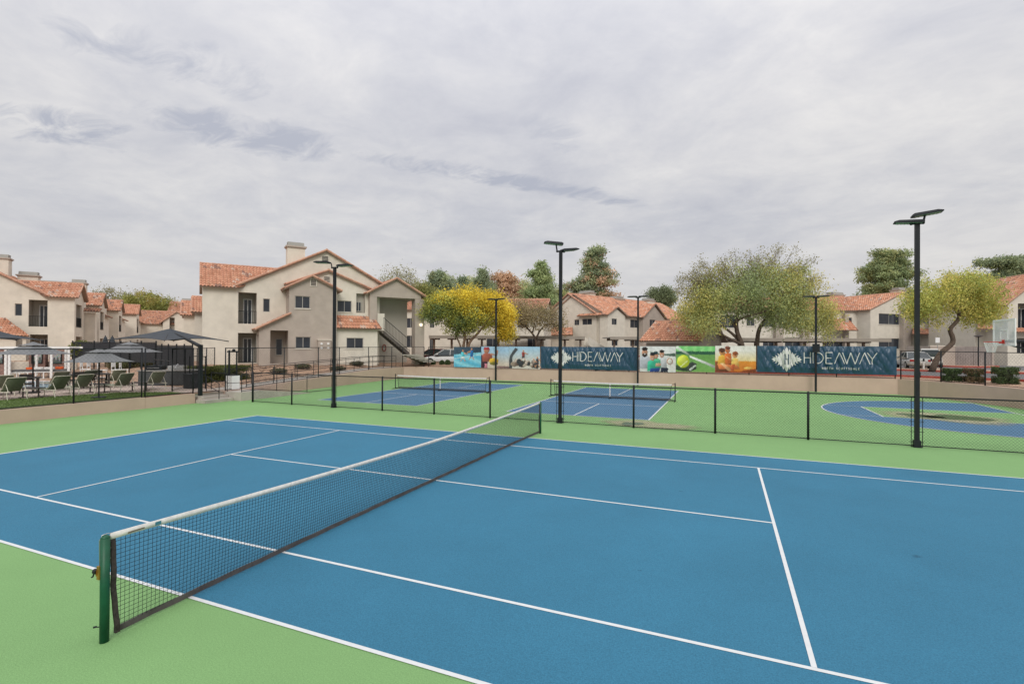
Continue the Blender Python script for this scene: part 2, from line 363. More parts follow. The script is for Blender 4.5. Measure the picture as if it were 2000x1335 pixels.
# ------------------------------------------------------------------ tennis net
def net_mesh(name, parent, P0, P1, top, bot, cell, r, mt):
    """square string netting hung between two points; top(s), bot(s) give the heights"""
    P0 = np.array(P0); P1 = np.array(P1); Ln = np.linalg.norm(P1-P0); d = (P1-P0)/Ln; nr = np.array([-d[1], d[0], 0.])
    vs = []; fs = []
    def strand(A, B):
        k = len(vs); ax = (B-A)/np.linalg.norm(B-A); s1 = nr; s2 = np.cross(ax, s1)
        for Q in (A, B):
            for t in (0, 2.094, 4.189): vs.append(Q+r*(math.cos(t)*s1+math.sin(t)*s2))
        for j in range(3): fs.append((k+j, k+(j+1) % 3, k+3+(j+1) % 3, k+3+j))
    n = int(Ln/cell)
    def pt(s, h): 
        q = P0+d*s; return np.array([q[0]+(bil(s/Ln, h) if name == 'netting' and Ln > 10 else 0), q[1], h])
    for i in range(1, n):
        s = i*cell; a, b = bot(s/Ln)+.02, top(s/Ln); w = .004*math.sin(i*1.7)
        hm = (a+b)/2; strand(pt(s, a), pt(s+w, hm)); strand(pt(s+w, hm), pt(s, b))
    rows = int(1.0/cell)
    seg = 60
    for k in range(1, rows+1):
        for i in range(seg):
            s0, s1 = i/seg, (i+1)/seg
            h0 = top(s0)-k*cell; h1 = top(s1)-k*cell
            if h0 < bot(s0)+.03 or h1 < bot(s1)+.03: continue
            strand(pt(s0*Ln, h0), pt(s1*Ln, h1))
    mb = MB(); mb.v = [tuple(v) for v in vs]; mb.f = [list(f) for f in fs]; mb.c = [None]*len(fs)
    return mb.build(name, mt, parent)
NY = 6.40
net = empty('tennis_net', (0, 0, 0), 'full width tennis net with white headband across the blue court', 'tennis net')
def ntop(s): return 1.045-.125*(1-abs(2*s-1)**1.6)
def nbot(s): return .050+.018*abs(2*s-1)**6
def bil(s, z): return -.10*(1-abs(2*s-1)**5)*max(0, 1-z/.95)   # the loose bottom of the net drifts sideways
NETC = mat('net_cord', (.010, .014, .018), .7, .1, 5)
TAPE = mat('net_tape', (.70, .675, .64), .75, .16, 14)
BTAPE = mat('net_bottom_tape', (.085, .075, .072), .8, .3, 9)
net_mesh('netting', net, (0, -NY+.095, 0), (0, NY-.08, 0), ntop, nbot, .0445, .0027, NETC)
def band(fa, fb, th, y0, y1, n=48, wob=0.0):
    mb = MB(); ys = np.linspace(y0, y1, n+1); vs = []
    for i, y in enumerate(ys):
        s = (y+NY)/(2*NY); a, b = fa(s), fb(s); q = wob*math.sin(i*2.3)+wob*.6*math.sin(i*5.1)+bil(s, a)
        vs += [(-th+q, y, a), (th+q, y, a), (th*.8+q, y, b), (-th*.8+q, y, b)]
    fs = [(i*4+k, i*4+(k+1) % 4, (i+1)*4+(k+1) % 4, (i+1)*4+k) for i in range(n) for k in range(4)]+[(3, 2, 1, 0), (n*4, n*4+1, n*4+2, n*4+3)]
    mb.add(vs, fs); return mb
band(lambda s: ntop(s)-.052, lambda s: ntop(s)+.008, .010, -NY+.045, NY-.05, 64).build('headband', TAPE, net, True)
band(lambda s: nbot(s)-.03, lambda s: nbot(s)+.028, .009, -NY+.09, NY-.07, 64, wob=.005).build('bottom_tape', BTAPE, net)
for y, nm in ((-NY+.068, 1), (NY-.075, -1)):
    mb = MB(); vs = []
    for i in range(13):
        z = .035+i*(.99/12); q = .005*math.sin(i*1.9)+.008*math.sin(i*.9); bow = .045*(1-i/12)**2*nm
        vs += [(-.012+q, y-.021+bow, z), (.012+q, y-.021+bow, z), (.014+q, y+.021+bow, z), (-.010+q, y+.021+bow, z)]
    mb.add(vs, [(i*4+k, i*4+(k+1) % 4, (i+1)*4+(k+1) % 4, (i+1)*4+k) for i in range(12) for k in range(4)]+[(3, 2, 1, 0), (48, 49, 50, 51)])
    mb.build('side_sleeve', mat('net_sleeve', (.045, .035, .032), .8, .5, 25), net)
for s in (-1, 1):
    mb = MB(); y = s*(NY+.0); r_ = .040
    mb.tube([(0, y, 0), (0, y, 1.02)], r_, 20); mb.sphere((0, y, 1.02), (r_*.98, r_*.98, .03), 20, 8)
    po = mb.build('net_post', POSTG, net, True)
    mb = MB(); mb.tube([(-.03, y+s*.030, .74), (-.03, y+s*.034, 1.0), (-.01, y+s*.02, 1.052), (0, y-s*.02, 1.058), (0, y-s*.08, 1.045)], .004, 6); mb.build('cable', CHROME, po, True)
    if s == -1:
        BR = mat('brass', (.42, .24, .05), .35, .3, 8, metal=.7)
        mb = MB(); mb.box((-.040, y-.052, .625), (-.002, y-.030, .755)); mb.box((-.045, y-.058, .66), (-.03, y-.052, .72)); mb.build('winch', BR, po)
        mb = MB(); mb.tube([(-.038, y-.045, .70), (-.075, y-.050, .70)], .026, 12); mb.tube([(-.07, y-.05, .70), (-.085, y-.06, .645), (-.10, y-.062, .640)], .007, 6); mb.build('winch_gear', BLK, po)
        mb = MB(); mb.tube([(-.02, y-.03, .155), (-.07, y-.045, .150)], .006, 6); mb.tube([(-.06, y-.035, .152), (-.078, y-.055, .150)], .010, 6); mb.build('cleat', BLK, po)
        mb = MB()
        for i in range(9): mb.tube([(.0, y+.040, .10+i*.1), (.008, y+.046, .11+i*.1), (0, y+.052, .105+i*.1)], .0022, 4)
        mb.tube([(0, y+.044, .06), (0, y+.044, .98)], .002, 4); mb.build('lacing', WHT, net)
        mb = MB(); mb.box((.0102, y+.47, ntop(.035)-.043), (.0125, y+.53, ntop(.035)-.006)); mb.build('maker_label', mat('label_teal', (.05, .20, .26), .6), net)
        mb = MB(); mb.box((.0102, y+.20, ntop(.02)-.040), (.0125, y+.36, ntop(.02)-.026)); mb.build('maker_label', mat('label_dark', (.15, .12, .08), .6), net)

# ------------------------------------------------------------------ pickleball nets
def pickle_net(cx, y, label):
    t = empty('pickleball_net', (cx, y, 0), label, 'pickleball net', 'portable nets on the pickleball courts')
    hw = 3.42
    net_mesh('netting', t, (cx-3.22, y, 0), (cx+3.22, y, 0), lambda s: .88-.045*(1-abs(2*s-1)), lambda s: .13, .055, .0022, NETC)
    P = lambda s: .90-.045*(1-abs(2*s-1))
    mb = MB(); N_ = 24
    for i in range(N_):
        a, b = i/N_, (i+1)/N_; x0, x1 = cx-3.25+6.5*a, cx-3.25+6.5*b
        mb.add([(x0, y-.02, P(a)-.06), (x1, y-.02, P(b)-.06), (x1, y-.02, P(b)+.01), (x0, y-.02, P(a)+.01), (x0, y+.02, P(a)-.06), (x1, y+.02, P(b)-.06), (x1, y+.02, P(b)+.01), (x0, y+.02, P(a)+.01)], [(0, 1, 2, 3), (7, 6, 5, 4), (3, 2, 6, 7), (4, 5, 1, 0)])
    mb.build('headband', TAPE, t)
    mb = MB(); mb.box((cx-.03, y-.024, .13), (cx+.03, y-.021, .83)); mb.build('centre_strap', TAPE, t)
    mb = MB(); mb.box((cx-3.2, y-.012, .10), (cx+3.2, y+.012, .15)); mb.build('bottom_tape', BTAPE, t)
    mb = MB(); mb.tube([(cx-hw, y, .06), (cx+hw, y, .06)], .028, 8); mb.tube([(cx-hw, y-.35, .03), (cx-hw, y+.35, .03)], .02, 6); mb.tube([(cx+hw, y-.35, .03), (cx+hw, y+.35, .03)], .02, 6)
    mb.tube([(cx, y-.3, .03), (cx, y+.3, .03)], .02, 6); mb.build('base_frame', BLK, t)
    for s in (-1, 1):
        mb = MB(); mb.tube([(cx+s*hw, y, .03), (cx+s*hw, y, .98)], .027, 8); mb.build('post', BLK, t)
        mb = MB(); mb.tube([(cx+s*3.24, y, .90), (cx+s*3.16, y, .12)], .014, 6); mb.tube([(cx+s*3.24, y, .90), (cx+s*hw, y, .94)], .010, 6); mb.build('side_pole', BLK, t)
pickle_net(-10.92, 18.25, 'black framed portable net on the left pickleball court')
pickle_net(-.15, 18.25, 'black framed portable net on the pickleball court nearer the basketball key')

# ------------------------------------------------------------------ chain-link fences
def chainlink(mb, A, B, z0a, z1a, z0b, z1b, cell=.06, r=.0026, barbs=False):
    """diagonal wires, both ways, between two posts; bottom/top heights at A and B"""
    A = np.array(A, float); B = np.array(B, float); Ln = np.linalg.norm(B-A); d = (B-A)/Ln; nr = np.array([-d[1], d[0]])
    step = cell*1.414; Hh = max(z1a-z0a, z1b-z0b)
    for sgn in (1, -1):
        k = 0
        s = -Hh if sgn == 1 else 0.0
        end = Ln if sgn == 1 else Ln+Hh
        while s < end:
            # strand from (s, 0) to (s+sgn*H, H)
            s0, h0, s1, h1 = s, 0.0, s+sgn*Hh, Hh
            # clip to 0..Ln
            def cl(sa, ha, sb, hb):
                if sa > sb: sa, ha, sb, hb = sb, hb, sa, ha
                if sb <= 0 or sa >= Ln: return None
                if sa < 0: ha += (hb-ha)*(0-sa)/(sb-sa); sa = 0
                if sb > Ln: hb = ha+(hb-ha)*(Ln-sa)/(sb-sa); sb = Ln
                return sa, ha, sb, hb
            c = cl(s0, h0, s1, h1)
            s += step
            if c is None: continue
            sa, ha, sb, hb = c
            def P(ss, hh):
                f = ss/Ln; z0 = z0a+(z0b-z0a)*f; z1 = z1a+(z1b-z1a)*f; q = A+d*ss
                return np.array([q[0], q[1], z0+hh/Hh*(z1-z0)])
            a, b = P(sa, ha), P(sb, hb); off = sgn*.0012; a[:2] += nr*off; b[:2] += nr*off
            ax = (b-a)/(np.linalg.norm(b-a)+1e-9); n3 = np.array([nr[0], nr[1], 0]); s2 = np.cross(ax, n3); vs = []
            for Q in (a, b):
                for t in (0.5, 2.594, 4.689): vs.append(Q+r*(math.cos(t)*n3+math.sin(t)*s2))
            mb.add(vs, [(0, 1, 4, 3), (1, 2, 5, 4), (2, 0, 3, 5)])
    if barbs:
        s = 0
        while s < Ln:
            q = A+d*s; z = z1a+(z1b-z1a)*s/Ln
            mb.box((-.0016, -.0016, z), (.0016, .0016, z+.035), lambda x, y, zz: (q[0]+d[0]*x-d[1]*y, q[1]+d[1]*x+d[0]*y, zz)); s += step
FY = 8.85
fx = [-16.15, -13.55, -8.25, -5.6, -3.0, 2.66, 5.36, 8.08, 13.5, 16.2]
lampx = [-10.97, -.08, 10.86]
fe = empty('chain_link_fence', (0, FY, 0), 'waist high black chain link fence between the tennis court and the pickleball courts', 'fence')
for x in fx:
    mb = MB(); mb.tube([(x, FY, 0), (x, FY, 1.50)], .036 if x > -16 else .05, 10); mb.sphere((x, FY, 1.50), (.036, .036, .025), 10, 4); mb.build('post', BLK, fe, True)
for x in lampx:
    for s in (-1, 1):
        mb = MB(); xx = x+s*.135; mb.tube([(xx, FY, 0), (xx, FY, 1.45)], .010, 6)
        for k in range(5): mb.tube([(xx-s*.0, FY, .15+k*.3), (x+s*.06, FY, .15+k*.3)], .009, 4); mb.tube([(xx, FY, .15+k*.3), (xx+s*.04, FY, .15+k*.3)], .009, 4)
        mb.build('tension_bar', BLK, fe)
mb = MB(); xs = sorted(fx+lampx)
mb.tube([(xs[0], FY, 1.47), (xs[-1], FY, 1.47)], .022, 8); mb.build('top_rail', BLK, fe, True)
mb = MB(); mb.tube([(xs[0], FY, .045), (xs[-1], FY, .045)], .014, 6); mb.build('bottom_rail', BLK, fe, True)
mb = MB()
for a, b in zip(xs[:-1], xs[1:]): chainlink(mb, (a, FY), (b, FY), .03, 1.46, .03, 1.46, barbs=b > -3)
mb.build('wire_mesh', BLKM, fe)

FT = 2.68
def fence_run(P, label, posts, mesh=True, zt=topz, top=FT, group=None, cell=.09, name='chain_link_fence', pr=.03, mr=.0014, off=0.1, bot=.06):
    """posts: list of path distances; rails follow the wall"""
    Q = resample(P, .3); Q = [np.array(q) for q in Q]; s = [0]
    for a, b in zip(Q[:-1], Q[1:]): s.append(s[-1]+np.linalg.norm(b-a))
    def at(d):
        d = min(max(d, 0), s[-1]-1e-6); i = int(np.searchsorted(s, d, side='right')-1); i = min(i, len(Q)-2)
        f = (d-s[i])/(s[i+1]-s[i]); t = (Q[i+1]-Q[i])/np.linalg.norm(Q[i+1]-Q[i]); nr = np.array([-t[1], t[0]])
        return Q[i]+(Q[i+1]-Q[i])*f+nr*off
    e = empty(name, (*at(0), 0), label, 'fence', group)
    if posts is None: posts = list(np.linspace(0, s[-1], int(s[-1]/2.6)+1))
    zz = lambda p: zt(*(p))
    for d in posts:
        p = at(d); mb = MB(); mb.tube([(*p, zz(p)-.02), (*p, top+.03)], pr, 8); mb.build('post', BLK, e, True)
    ds = sorted(set(list(np.arange(posts[0], posts[-1], 1.0))+list(posts))); ps = [at(d) for d in ds]
    mb = MB(); mb.tube([(*p, top) for p in ps], .021, 8); mb.build('top_rail', BLK, e, True)
    mb = MB(); mb.tube([(*p, zz(p)+bot) for p in ps], .014, 6); mb.build('bottom_rail', BLK, e, True)
    if mesh:
        mb = MB()
        for d0, d1 in zip(posts[:-1], posts[1:]):
            a, b = at(d0), at(d1); chainlink(mb, a, b, zz(a)+bot, top, zz(b)+bot, top, cell, mr)
        mb.build('wire_mesh', BLKM, e)
    return e
fence_run([(-18.2, -14), (-18.2, 4.95)], 'tall black fence on the low wall in front of the sun loungers', [0, 2.6, 5.2, 7.8, 11.0, 13.9, 16.35, 18.9], cell=.11, mr=.0019)
fence_run([(-18.2, 5.02), (-18.2, 7.28)], 'short black fence panel beside the entrance steps and gate', [0.02, 2.24], cell=.11, mr=.0019)
fence_run([(-18.25, 8.95), (-19.9, 26.3), (-20.0, 27.3), (-19.4, 28.3), (-18.3, 28.5)], 'tall thin black fence climbing beside the access ramp', [.1, 1.9, 4.3, 7.4, 9.6, 13.2, 16.6, 18.4, 20.3], mesh=True, cell=.12, mr=.0019)
fence_run([(-18.3, BACK), (-11, BACK), (12.2, BACK), (15.5, BACK-.04)], 'long black chain link fence carrying the banners on the back wall', [0, 3.4, 6.9, 9.4, 12.2, 14.9, 17.4, 20.2, 22.8, 25.5, 27.9, 30.6, 33.7], cell=.13, mr=.0022)
fence_run([(15.55, BACK-.06), (16.6, 27.1), (17.7, 25.1), (18.6, 23.0), (19.2, 20.5), (19.6, 15), (19.6, -8)], 'black chain link fence following the curved corner behind the basketball hoop', [.05, 2.4, 4.9, 7.6, 10.4, 13.2, 16, 19, 22, 25, 28], cell=.13, mr=.0022, pr=.036)

# ------------------------------------------------------------------ light poles
LENS = mat('lamp_lens', (.13, .26, .17), .25, .4, 14, spec=.7)
def head(mb, mb2, c, dirv, L_=.72, W_=.33, tilt=.12):
    """flat floodlight head; c = inner end centre, dirv = unit direction outwards"""
    d = np.array([dirv[0], dirv[1], 0.]); d /= np.linalg.norm(d); s = np.array([-d[1], d[0], 0]); u = np.array([0, 0, 1.])
    d2 = d*math.cos(tilt)+u*math.sin(tilt); u2 = u*math.cos(tilt)-d*math.sin(tilt)
    M = lambda x, y, z: tuple(c+d2*x+s*y+u2*z)
    prof = [(0, .0), (.0, .05), (.06, .085), (L_-.12, .075), (L_, .03), (L_, .0)]
    vs = [];
    for y in (-W_/2, W_/2):
        for x, z in prof: vs.append(M(x, y*(1 if z < .06 else .86), z))
    k = len(prof); mb.add(vs, [tuple(range(k))[::-1], tuple(range(k, 2*k))]+[(i, (i+1) % k, k+(i+1) % k, k+i) for i in range(k)])
    mb2.box((.05, -W_/2+.03, -.012), (L_-.05, W_/2-.03, .002), M)
    for i in range(7): mb2.box((.08+i*.085, -W_/2+.035, -.017), (.12+i*.085, W_/2-.035, -.012), M)
def light_pole(x, y, z0, h, label, heads, base=True, thick=.055, group='floodlight poles round the courts'):
    t = empty('light_pole', (x, y, z0), label, 'light pole', group)
    mb = MB(); mb.box((x-thick, y-thick, z0), (x+thick, y+thick, z0+h)); mb.build('pole', BLK, t)
    if base:
        mb = MB(); mb.box((x-.10, y-.10, z0), (x+.10, y+.10, z0+.035)); mb.box((x-.085, y-.085, z0+.035), (x+.085, y+.085, z0+.20)); mb.build('base_cover', BLK, t)
        mb = MB(); mb.box((x-thick-.015, y-thick-.012, z0+2.05), (x+thick+.015, y-thick, z0+2.20)); mb.box((x-thick-.003, y-thick-.003, z0+2.2), (x+thick+.003, y+thick+.003, z0+2.23)); mb.build('access_cover', BLK, t)
    for (dx, dy, off, tilt, hz) in heads:
        a = np.array([x, y, z0+h-.02]); d = np.array([dx, dy, 0.]); d /= np.linalg.norm(d)
        ar = MB(); p1 = a+d*.14+np.array([0, 0, .0]); p2 = p1+np.array([0, 0, hz]); ar.tube([a, p1], .035, 8); ar.tube([p1, p2+d*.04], .028, 8); ar.sphere(p1, .045, 8, 6); arm = ar.build('arm', BLK, t)
        h1 = MB(); h2 = MB(); head(h1, h2, p2+(d*math.cos(tilt)+np.array([0, 0, math.sin(tilt)]))*off, (dx, dy), tilt=tilt); hd = h1.build('lamp_head', BLK, t); h2.build('lens', LENS, hd)
    return t
light_pole(lampx[0], FY, 0, 6.48, 'black twin headed floodlight pole in front of the beige house with the stair wing', [(-1, -.25, .12, .04, .20), (1, .10, .05, .04, .03)])
light_pole(lampx[1], FY, 0, 6.50, 'black twin headed floodlight pole in front of the first navy banner', [(-1, -.45, -.22, .10, .26), (.8, .9, -.12, .16, .02)])
light_pole(lampx[2], FY, 0, 6.60, 'black twin headed floodlight pole beside the basketball key, tallest in the picture', [(1, -.1, -.27, .12, .22), (-1, .15, -.30, .10, .02)])
light_pole(-11.56, BACK-.45, 0, 6.6, 'far black floodlight pole rising in front of the yellow flowering tree', [(-1, 0, -.1, .02, .03), (1, 0, -.1, .02, .03)], False, .06)
light_pole(-.17, BACK-.45, 0, 6.45, 'far black floodlight pole between the first navy banner and the group portrait banner', [(-1, 0, -.1, .02, .03), (1, 0, -.1, .02, .03)], False, .06)
p6 = light_pole(11.07, BACK-.45, 0, 6.1, 'far black floodlight pole standing across the second navy banner', [(-1, 0, -.1, .03, .03), (1, 0, -.1, .03, .03)], False, .06)
mb = MB(); mb.box((11.07-.2, BACK-.45-.16, 2.55), (11.07+.2, BACK-.45-.062, 3.1)); mb.build('switch_box', BLK, p6)

# ------------------------------------------------------------------ banners
BZ0, BZ1 = .0, 0.0
def wr(s, h, seed, amp):
    """wrinkle depth of hung cloth"""
    r = 0
    for i, (a, b, c) in enumerate(((3.1, 2.0, 1.0), (5.3, -3.4, .7), (8.9, 5.0, .45), (13.7, -7.5, .28), (21., 11, .16))):
        ph = seed*(i+1.7); x = a*s+b*h+ph+1.3*math.sin(1.9*s+ph)+.8*math.sin(3*h+ph*2)
        r += c*(abs(math.sin(x))**.7)
    return amp*(r-1.0)
def banner_frame(u0, u1, v0, v1):
    """left and right along the fence plane y=const, top and bottom heights from the photograph"""
    y = BACK-.035
    def at(u, v):
        d = ray(u, v); k = (y-CAM[1])/d[1]; return CAM+d*k
    a = at(u0, v0); b = at(u1, v0); c = at(u0, v1); return a[0], b[0], c[2], a[2], y
def inside(poly, x, y):
    c = False; j = len(poly)-1
    for i in range(len(poly)):
        xi, yi = poly[i]; xj, yj = poly[j]
        if (yi > y) != (yj > y) and x < (xj-xi)*(y-yi)/(yj-yi+1e-12)+xi: c = not c
        j = i
    return c
class Cloth:
    def __init__(s, x0, x1, z0, z1, y, seed, amp): s.x0, s.x1, s.z0, s.z1, s.y, s.seed, s.amp = x0, x1, z0, z1, y, seed, amp
    def P(s, x, h, off=0.0):       # x metres from left, h 0..1
        W_ = s.x1-s.x0; e = min(h*5, 1)*min((1-h)*5, 1)*min(x*2, 1)*min((W_-x)*2, 1); e = max(e, 0)*.8+.2
        return (s.x0+x, s.y-.03-wr(x, h, s.seed, s.amp)*e-off, s.z0+(s.z1-s.z0)*h)
    def sheet(s, mb, nx, nh, col=None):
        W_ = s.x1-s.x0; vs = []
        for j in range(nh+1):
            for i in range(nx+1): vs.append(s.P(W_*i/nx, j/nh))
        for p in list(vs): vs.append((p[0], p[1]+.004, p[2]))
        k = (nx+1)*(nh+1); fs = []
        for j in range(nh):
            for i in range(nx):
                a = j*(nx+1)+i; fs.append((a, a+1, a+nx+2, a+nx+1)); fs.append((k+a, k+a+nx+1, k+a+nx+2, k+a+1))
        o = len(mb.v); mb.v += [tuple(v) for v in vs]
        for q, f in enumerate(fs):
            mb.f.append([i+o for i in f]); mb.c.append(col(f, vs) if col else None)
    def ribbon(s, mb, pts, w, off=.006, step=.05):
        """a stroke of width w through pts given in (x metres, h metres from the bottom)"""
        Hh = s.z1-s.z0
        for (a, b) in zip(pts[:-1], pts[1:]):
            a = np.array(a, float); b = np.array(b, float); L_ = np.linalg.norm(b-a); n = max(1, int(L_/step)); d = (b-a)/L_; nr = np.array([-d[1], d[0]])*w/2
            e = d*w*.12
            for i in range(n):
                p = a-e+(b-a+2*e)*i/n; q = a-e+(b-a+2*e)*(i+1)/n
                mb.poly([s.P(c[0], c[1]/Hh, off) for c in (p-nr, q-nr, q+nr, p+nr)])
LET = mat('banner_lettering', (.62, .62, .60), .6, .05, 4)
def arcp(cx, cy, rx, ry, a0, a1, n=14): return [(cx+rx*math.cos(R(a0+(a1-a0)*i/n)), cy+ry*math.sin(R(a0+(a1-a0)*i/n))) for i in range(n+1)]
def letters(h):
    """the thin deco capitals as strokes in a box of height h; returns list of (strokes, advance)"""
    k = h
    H_ = ([[(0, 0), (0, k)], [(.52*k, 0), (.52*k, k)], [(0, .50*k), (.52*k, .50*k)]], .74*k)
    I_ = ([[(0, 0), (0, k)]], .20*k)
    D_ = ([[(0, 0), (0, k)], [(0, 0)]+arcp(.12*k, .5*k, .52*k, .5*k, -90, 90)+[(0, k)]], .86*k)
    E_ = ([[(0, 0), (0, k)], [(0, 0), (.5*k, 0)], [(0, k), (.5*k, k)], [(0, .5*k), (.4*k, .5*k)]], .68*k)
    A_ = ([[(0, 0), (.40*k, k), (.80*k, 0)], [(.16*k, .30*k), (.40*k, .30*k)]], .92*k)
    A2 = ([[(0, 0), (.40*k, k), (.80*k, 0)]], .62*k)
    W_ = ([[(0, k), (.36*k, 0), (.66*k, k), (1.0*k, 0), (1.34*k, k)]], 1.36*k)
    Y_ = ([[(0, k), (.36*k, .45*k), (.72*k, k)], [(.36*k, .45*k), (.36*k, 0)]], .7*k)
    return {'H': H_, 'I': I_, 'D': D_, 'E': E_, 'A': A2, 'W': W_, 'Y': Y_}
SM = {'N': [[(0, 0), (0, 1), (.7, 0), (.7, 1)]], 'O': [arcp(.38, .5, .38, .5, 0, 360, 10)], 'R': [[(0, 0), (0, 1), (.5, 1), (.62, .78), (.5, .52), (0, .52)], [(.35, .5), (.65, 0)]], 'T': [[(0, 1), (.7, 1)], [(.35, 0), (.35, 1)]],
      'H': [[(0, 0), (0, 1)], [(.65, 0), (.65, 1)], [(0, .5), (.65, .5)]], 'S': [[(.62, .88), (.35, 1), (.05, .8), (.1, .58), (.55, .42), (.62, .2), (.3, 0), (0, .12)]], 'C': [arcp(.4, .5, .4, .5, 50, 310, 9)],
      'D': [[(0, 0), (0, 1), (.35, 1), (.68, .7), (.68, .3), (.35, 0), (0, 0)]], 'A': [[(0, 0), (.36, 1), (.72, 0)], [(.14, .35), (.58, .35)]], 'L': [[(0, 1), (0, 0), (.55, 0)]], 'E': [[(.6, 0), (0, 0), (0, 1), (.6, 1)], [(0, .5), (.5, .5)]]}
def navy_banner(u0, u1, v0, v1, seed, label, logo_u, txt_u0, txt_u1, sub_u0, sub_u1):
    x0, x1, z0, z1, y = banner_frame(u0, u1, v0, v1); c = Cloth(x0, x1, z0, z1, y, seed, .105); Hh = z1-z0
    def ux(u): d = ray(u, (v0+v1)/2); return (CAM+d*((y-CAM[1])/d[1]))[0]-x0
    mb = MB(); c.sheet(mb, 260, 46); o = mb.build('banner', NAVY, None, True); tag(o, label, 'banner', 'printed banners hung on the back fence')
    # lettering
    mb = MB(); X0, X1 = ux(txt_u0), ux(txt_u1); lh = Hh*.40; word = 'HIDEAWAY'; Lt = letters(lh)
    tot = sum(Lt[ch][1] for ch in word)-Lt['Y'][1]+.72*lh; kx = (X1-X0)/tot; x = X0; yb = Hh*.37
    for ch in word:
        for st in Lt[ch][0]: c.ribbon(mb, [(x+a*kx, yb+b) for a, b in st], .056 if ch not in 'AWY' else .050, .022, .025)
        x += Lt[ch][1]*kx
    mb.build('lettering', LET, o)
    mb = MB(); s0, s1 = ux(sub_u0), ux(sub_u1); word = 'NORTH SCOTTSDALE'; adv = (s1-s0)/len(word); sh = Hh*.072
    for i, ch in enumerate(word):
        if ch == ' ': continue
        for st in SM[ch]: c.ribbon(mb, [(s0+i*adv+a*adv*.75, Hh*.16+b*sh) for a, b in st], .024, .022, .05)
    mb.build('small_lettering', LET, o)
    # emblem: stepped star with an H cut through it, cut out of the same cloth in small cells so that it follows the folds
    cx, cy = ux(logo_u), Hh*.5; S = Hh*.47; wv = S*.20; SH = []; CUT = []
    for i, hgt in ((-2, .34), (-1, .56), (0, .76), (1, .56), (2, .34)):
        xa, xb = (i-.5)*wv, (i+.5)*wv; SH.append([(xa, -S*hgt), (xb, -S*hgt), (xb, S*hgt), (xa, S*hgt)])
        for sg in (1, -1): SH.append([(xa-.1*wv, sg*S*hgt), (xb+.1*wv, sg*S*hgt), ((xa+xb)/2, sg*S*(hgt+.25))])
    for sg in (-1, 1):
        for k, (xo, hh) in enumerate(((2.4, .40), (3.3, .28), (4.1, .17))):
            xa, xb = sg*xo*wv, sg*(xo+1.3)*wv; SH.append([(xa, -S*hh), (xb, 0), (xa, S*hh)])
            for s2 in (-1, 1): SH.append([(xa, s2*S*hh*.35), (xa+sg*wv*.95, s2*S*hh*1.2), (xa+sg*wv*.2, s2*S*hh*1.0)])
    for q in (-1, 1): CUT += [[(q*wv*.62-wv*.17, -S*.42), (q*wv*.62+wv*.17, -S*.42), (q*wv*.62+wv*.17, S*.42), (q*wv*.62-wv*.17, S*.42)], [(q*wv*1.25-wv*.09, -S*.36), (q*wv*1.25+wv*.09, -S*.36), (q*wv*1.25+wv*.09, S*.36), (q*wv*1.25-wv*.09, S*.36)]]
    CUT.append([(-wv*.6, -wv*.10), (wv*.6, -wv*.10), (wv*.6, wv*.10), (-wv*.6, wv*.10)])
    mb = MB(); cs = .022; nx_ = int(5.6*wv/cs); ny_ = int(S*1.05/cs)
    for i in range(-nx_, nx_):
        for j in range(-ny_, ny_):
            X_, Y_ = (i+.5)*cs, (j+.5)*cs
            if any(inside(p_, X_, Y_) for p_ in SH) and not any(inside(p_, X_, Y_) for p_ in CUT):
                mb.poly([c.P(cx+p, (cy+q)/Hh, .018) for p, q in ((i*cs, j*cs), ((i+1)*cs, j*cs), ((i+1)*cs, (j+1)*cs), (i*cs, (j+1)*cs))])
    mb.build('emblem', LET, o)
    mb = MB()
    for i in range(7):
        x = (x1-x0)*(i+.5)/7; p = c.P(x, .985, .002); mb.tube([p, (p[0], p[1]-.004, p[2])], .02, 8)
    mb.build('grommet', CHROME, o)
    return o
navy_banner(1057, 1245, 676.5, 719, 2.1, 'wrinkled navy banner with a white star emblem and HIDEAWAY, directly left of the group portrait', 1097, 1120, 1217, 1144, 1196)
navy_banner(1479, 1751, 675, 726, 5.7, 'wrinkled navy banner with a white star emblem and HIDEAWAY, nearest the basketball hoop', 1536, 1570, 1712, 1605, 1680)

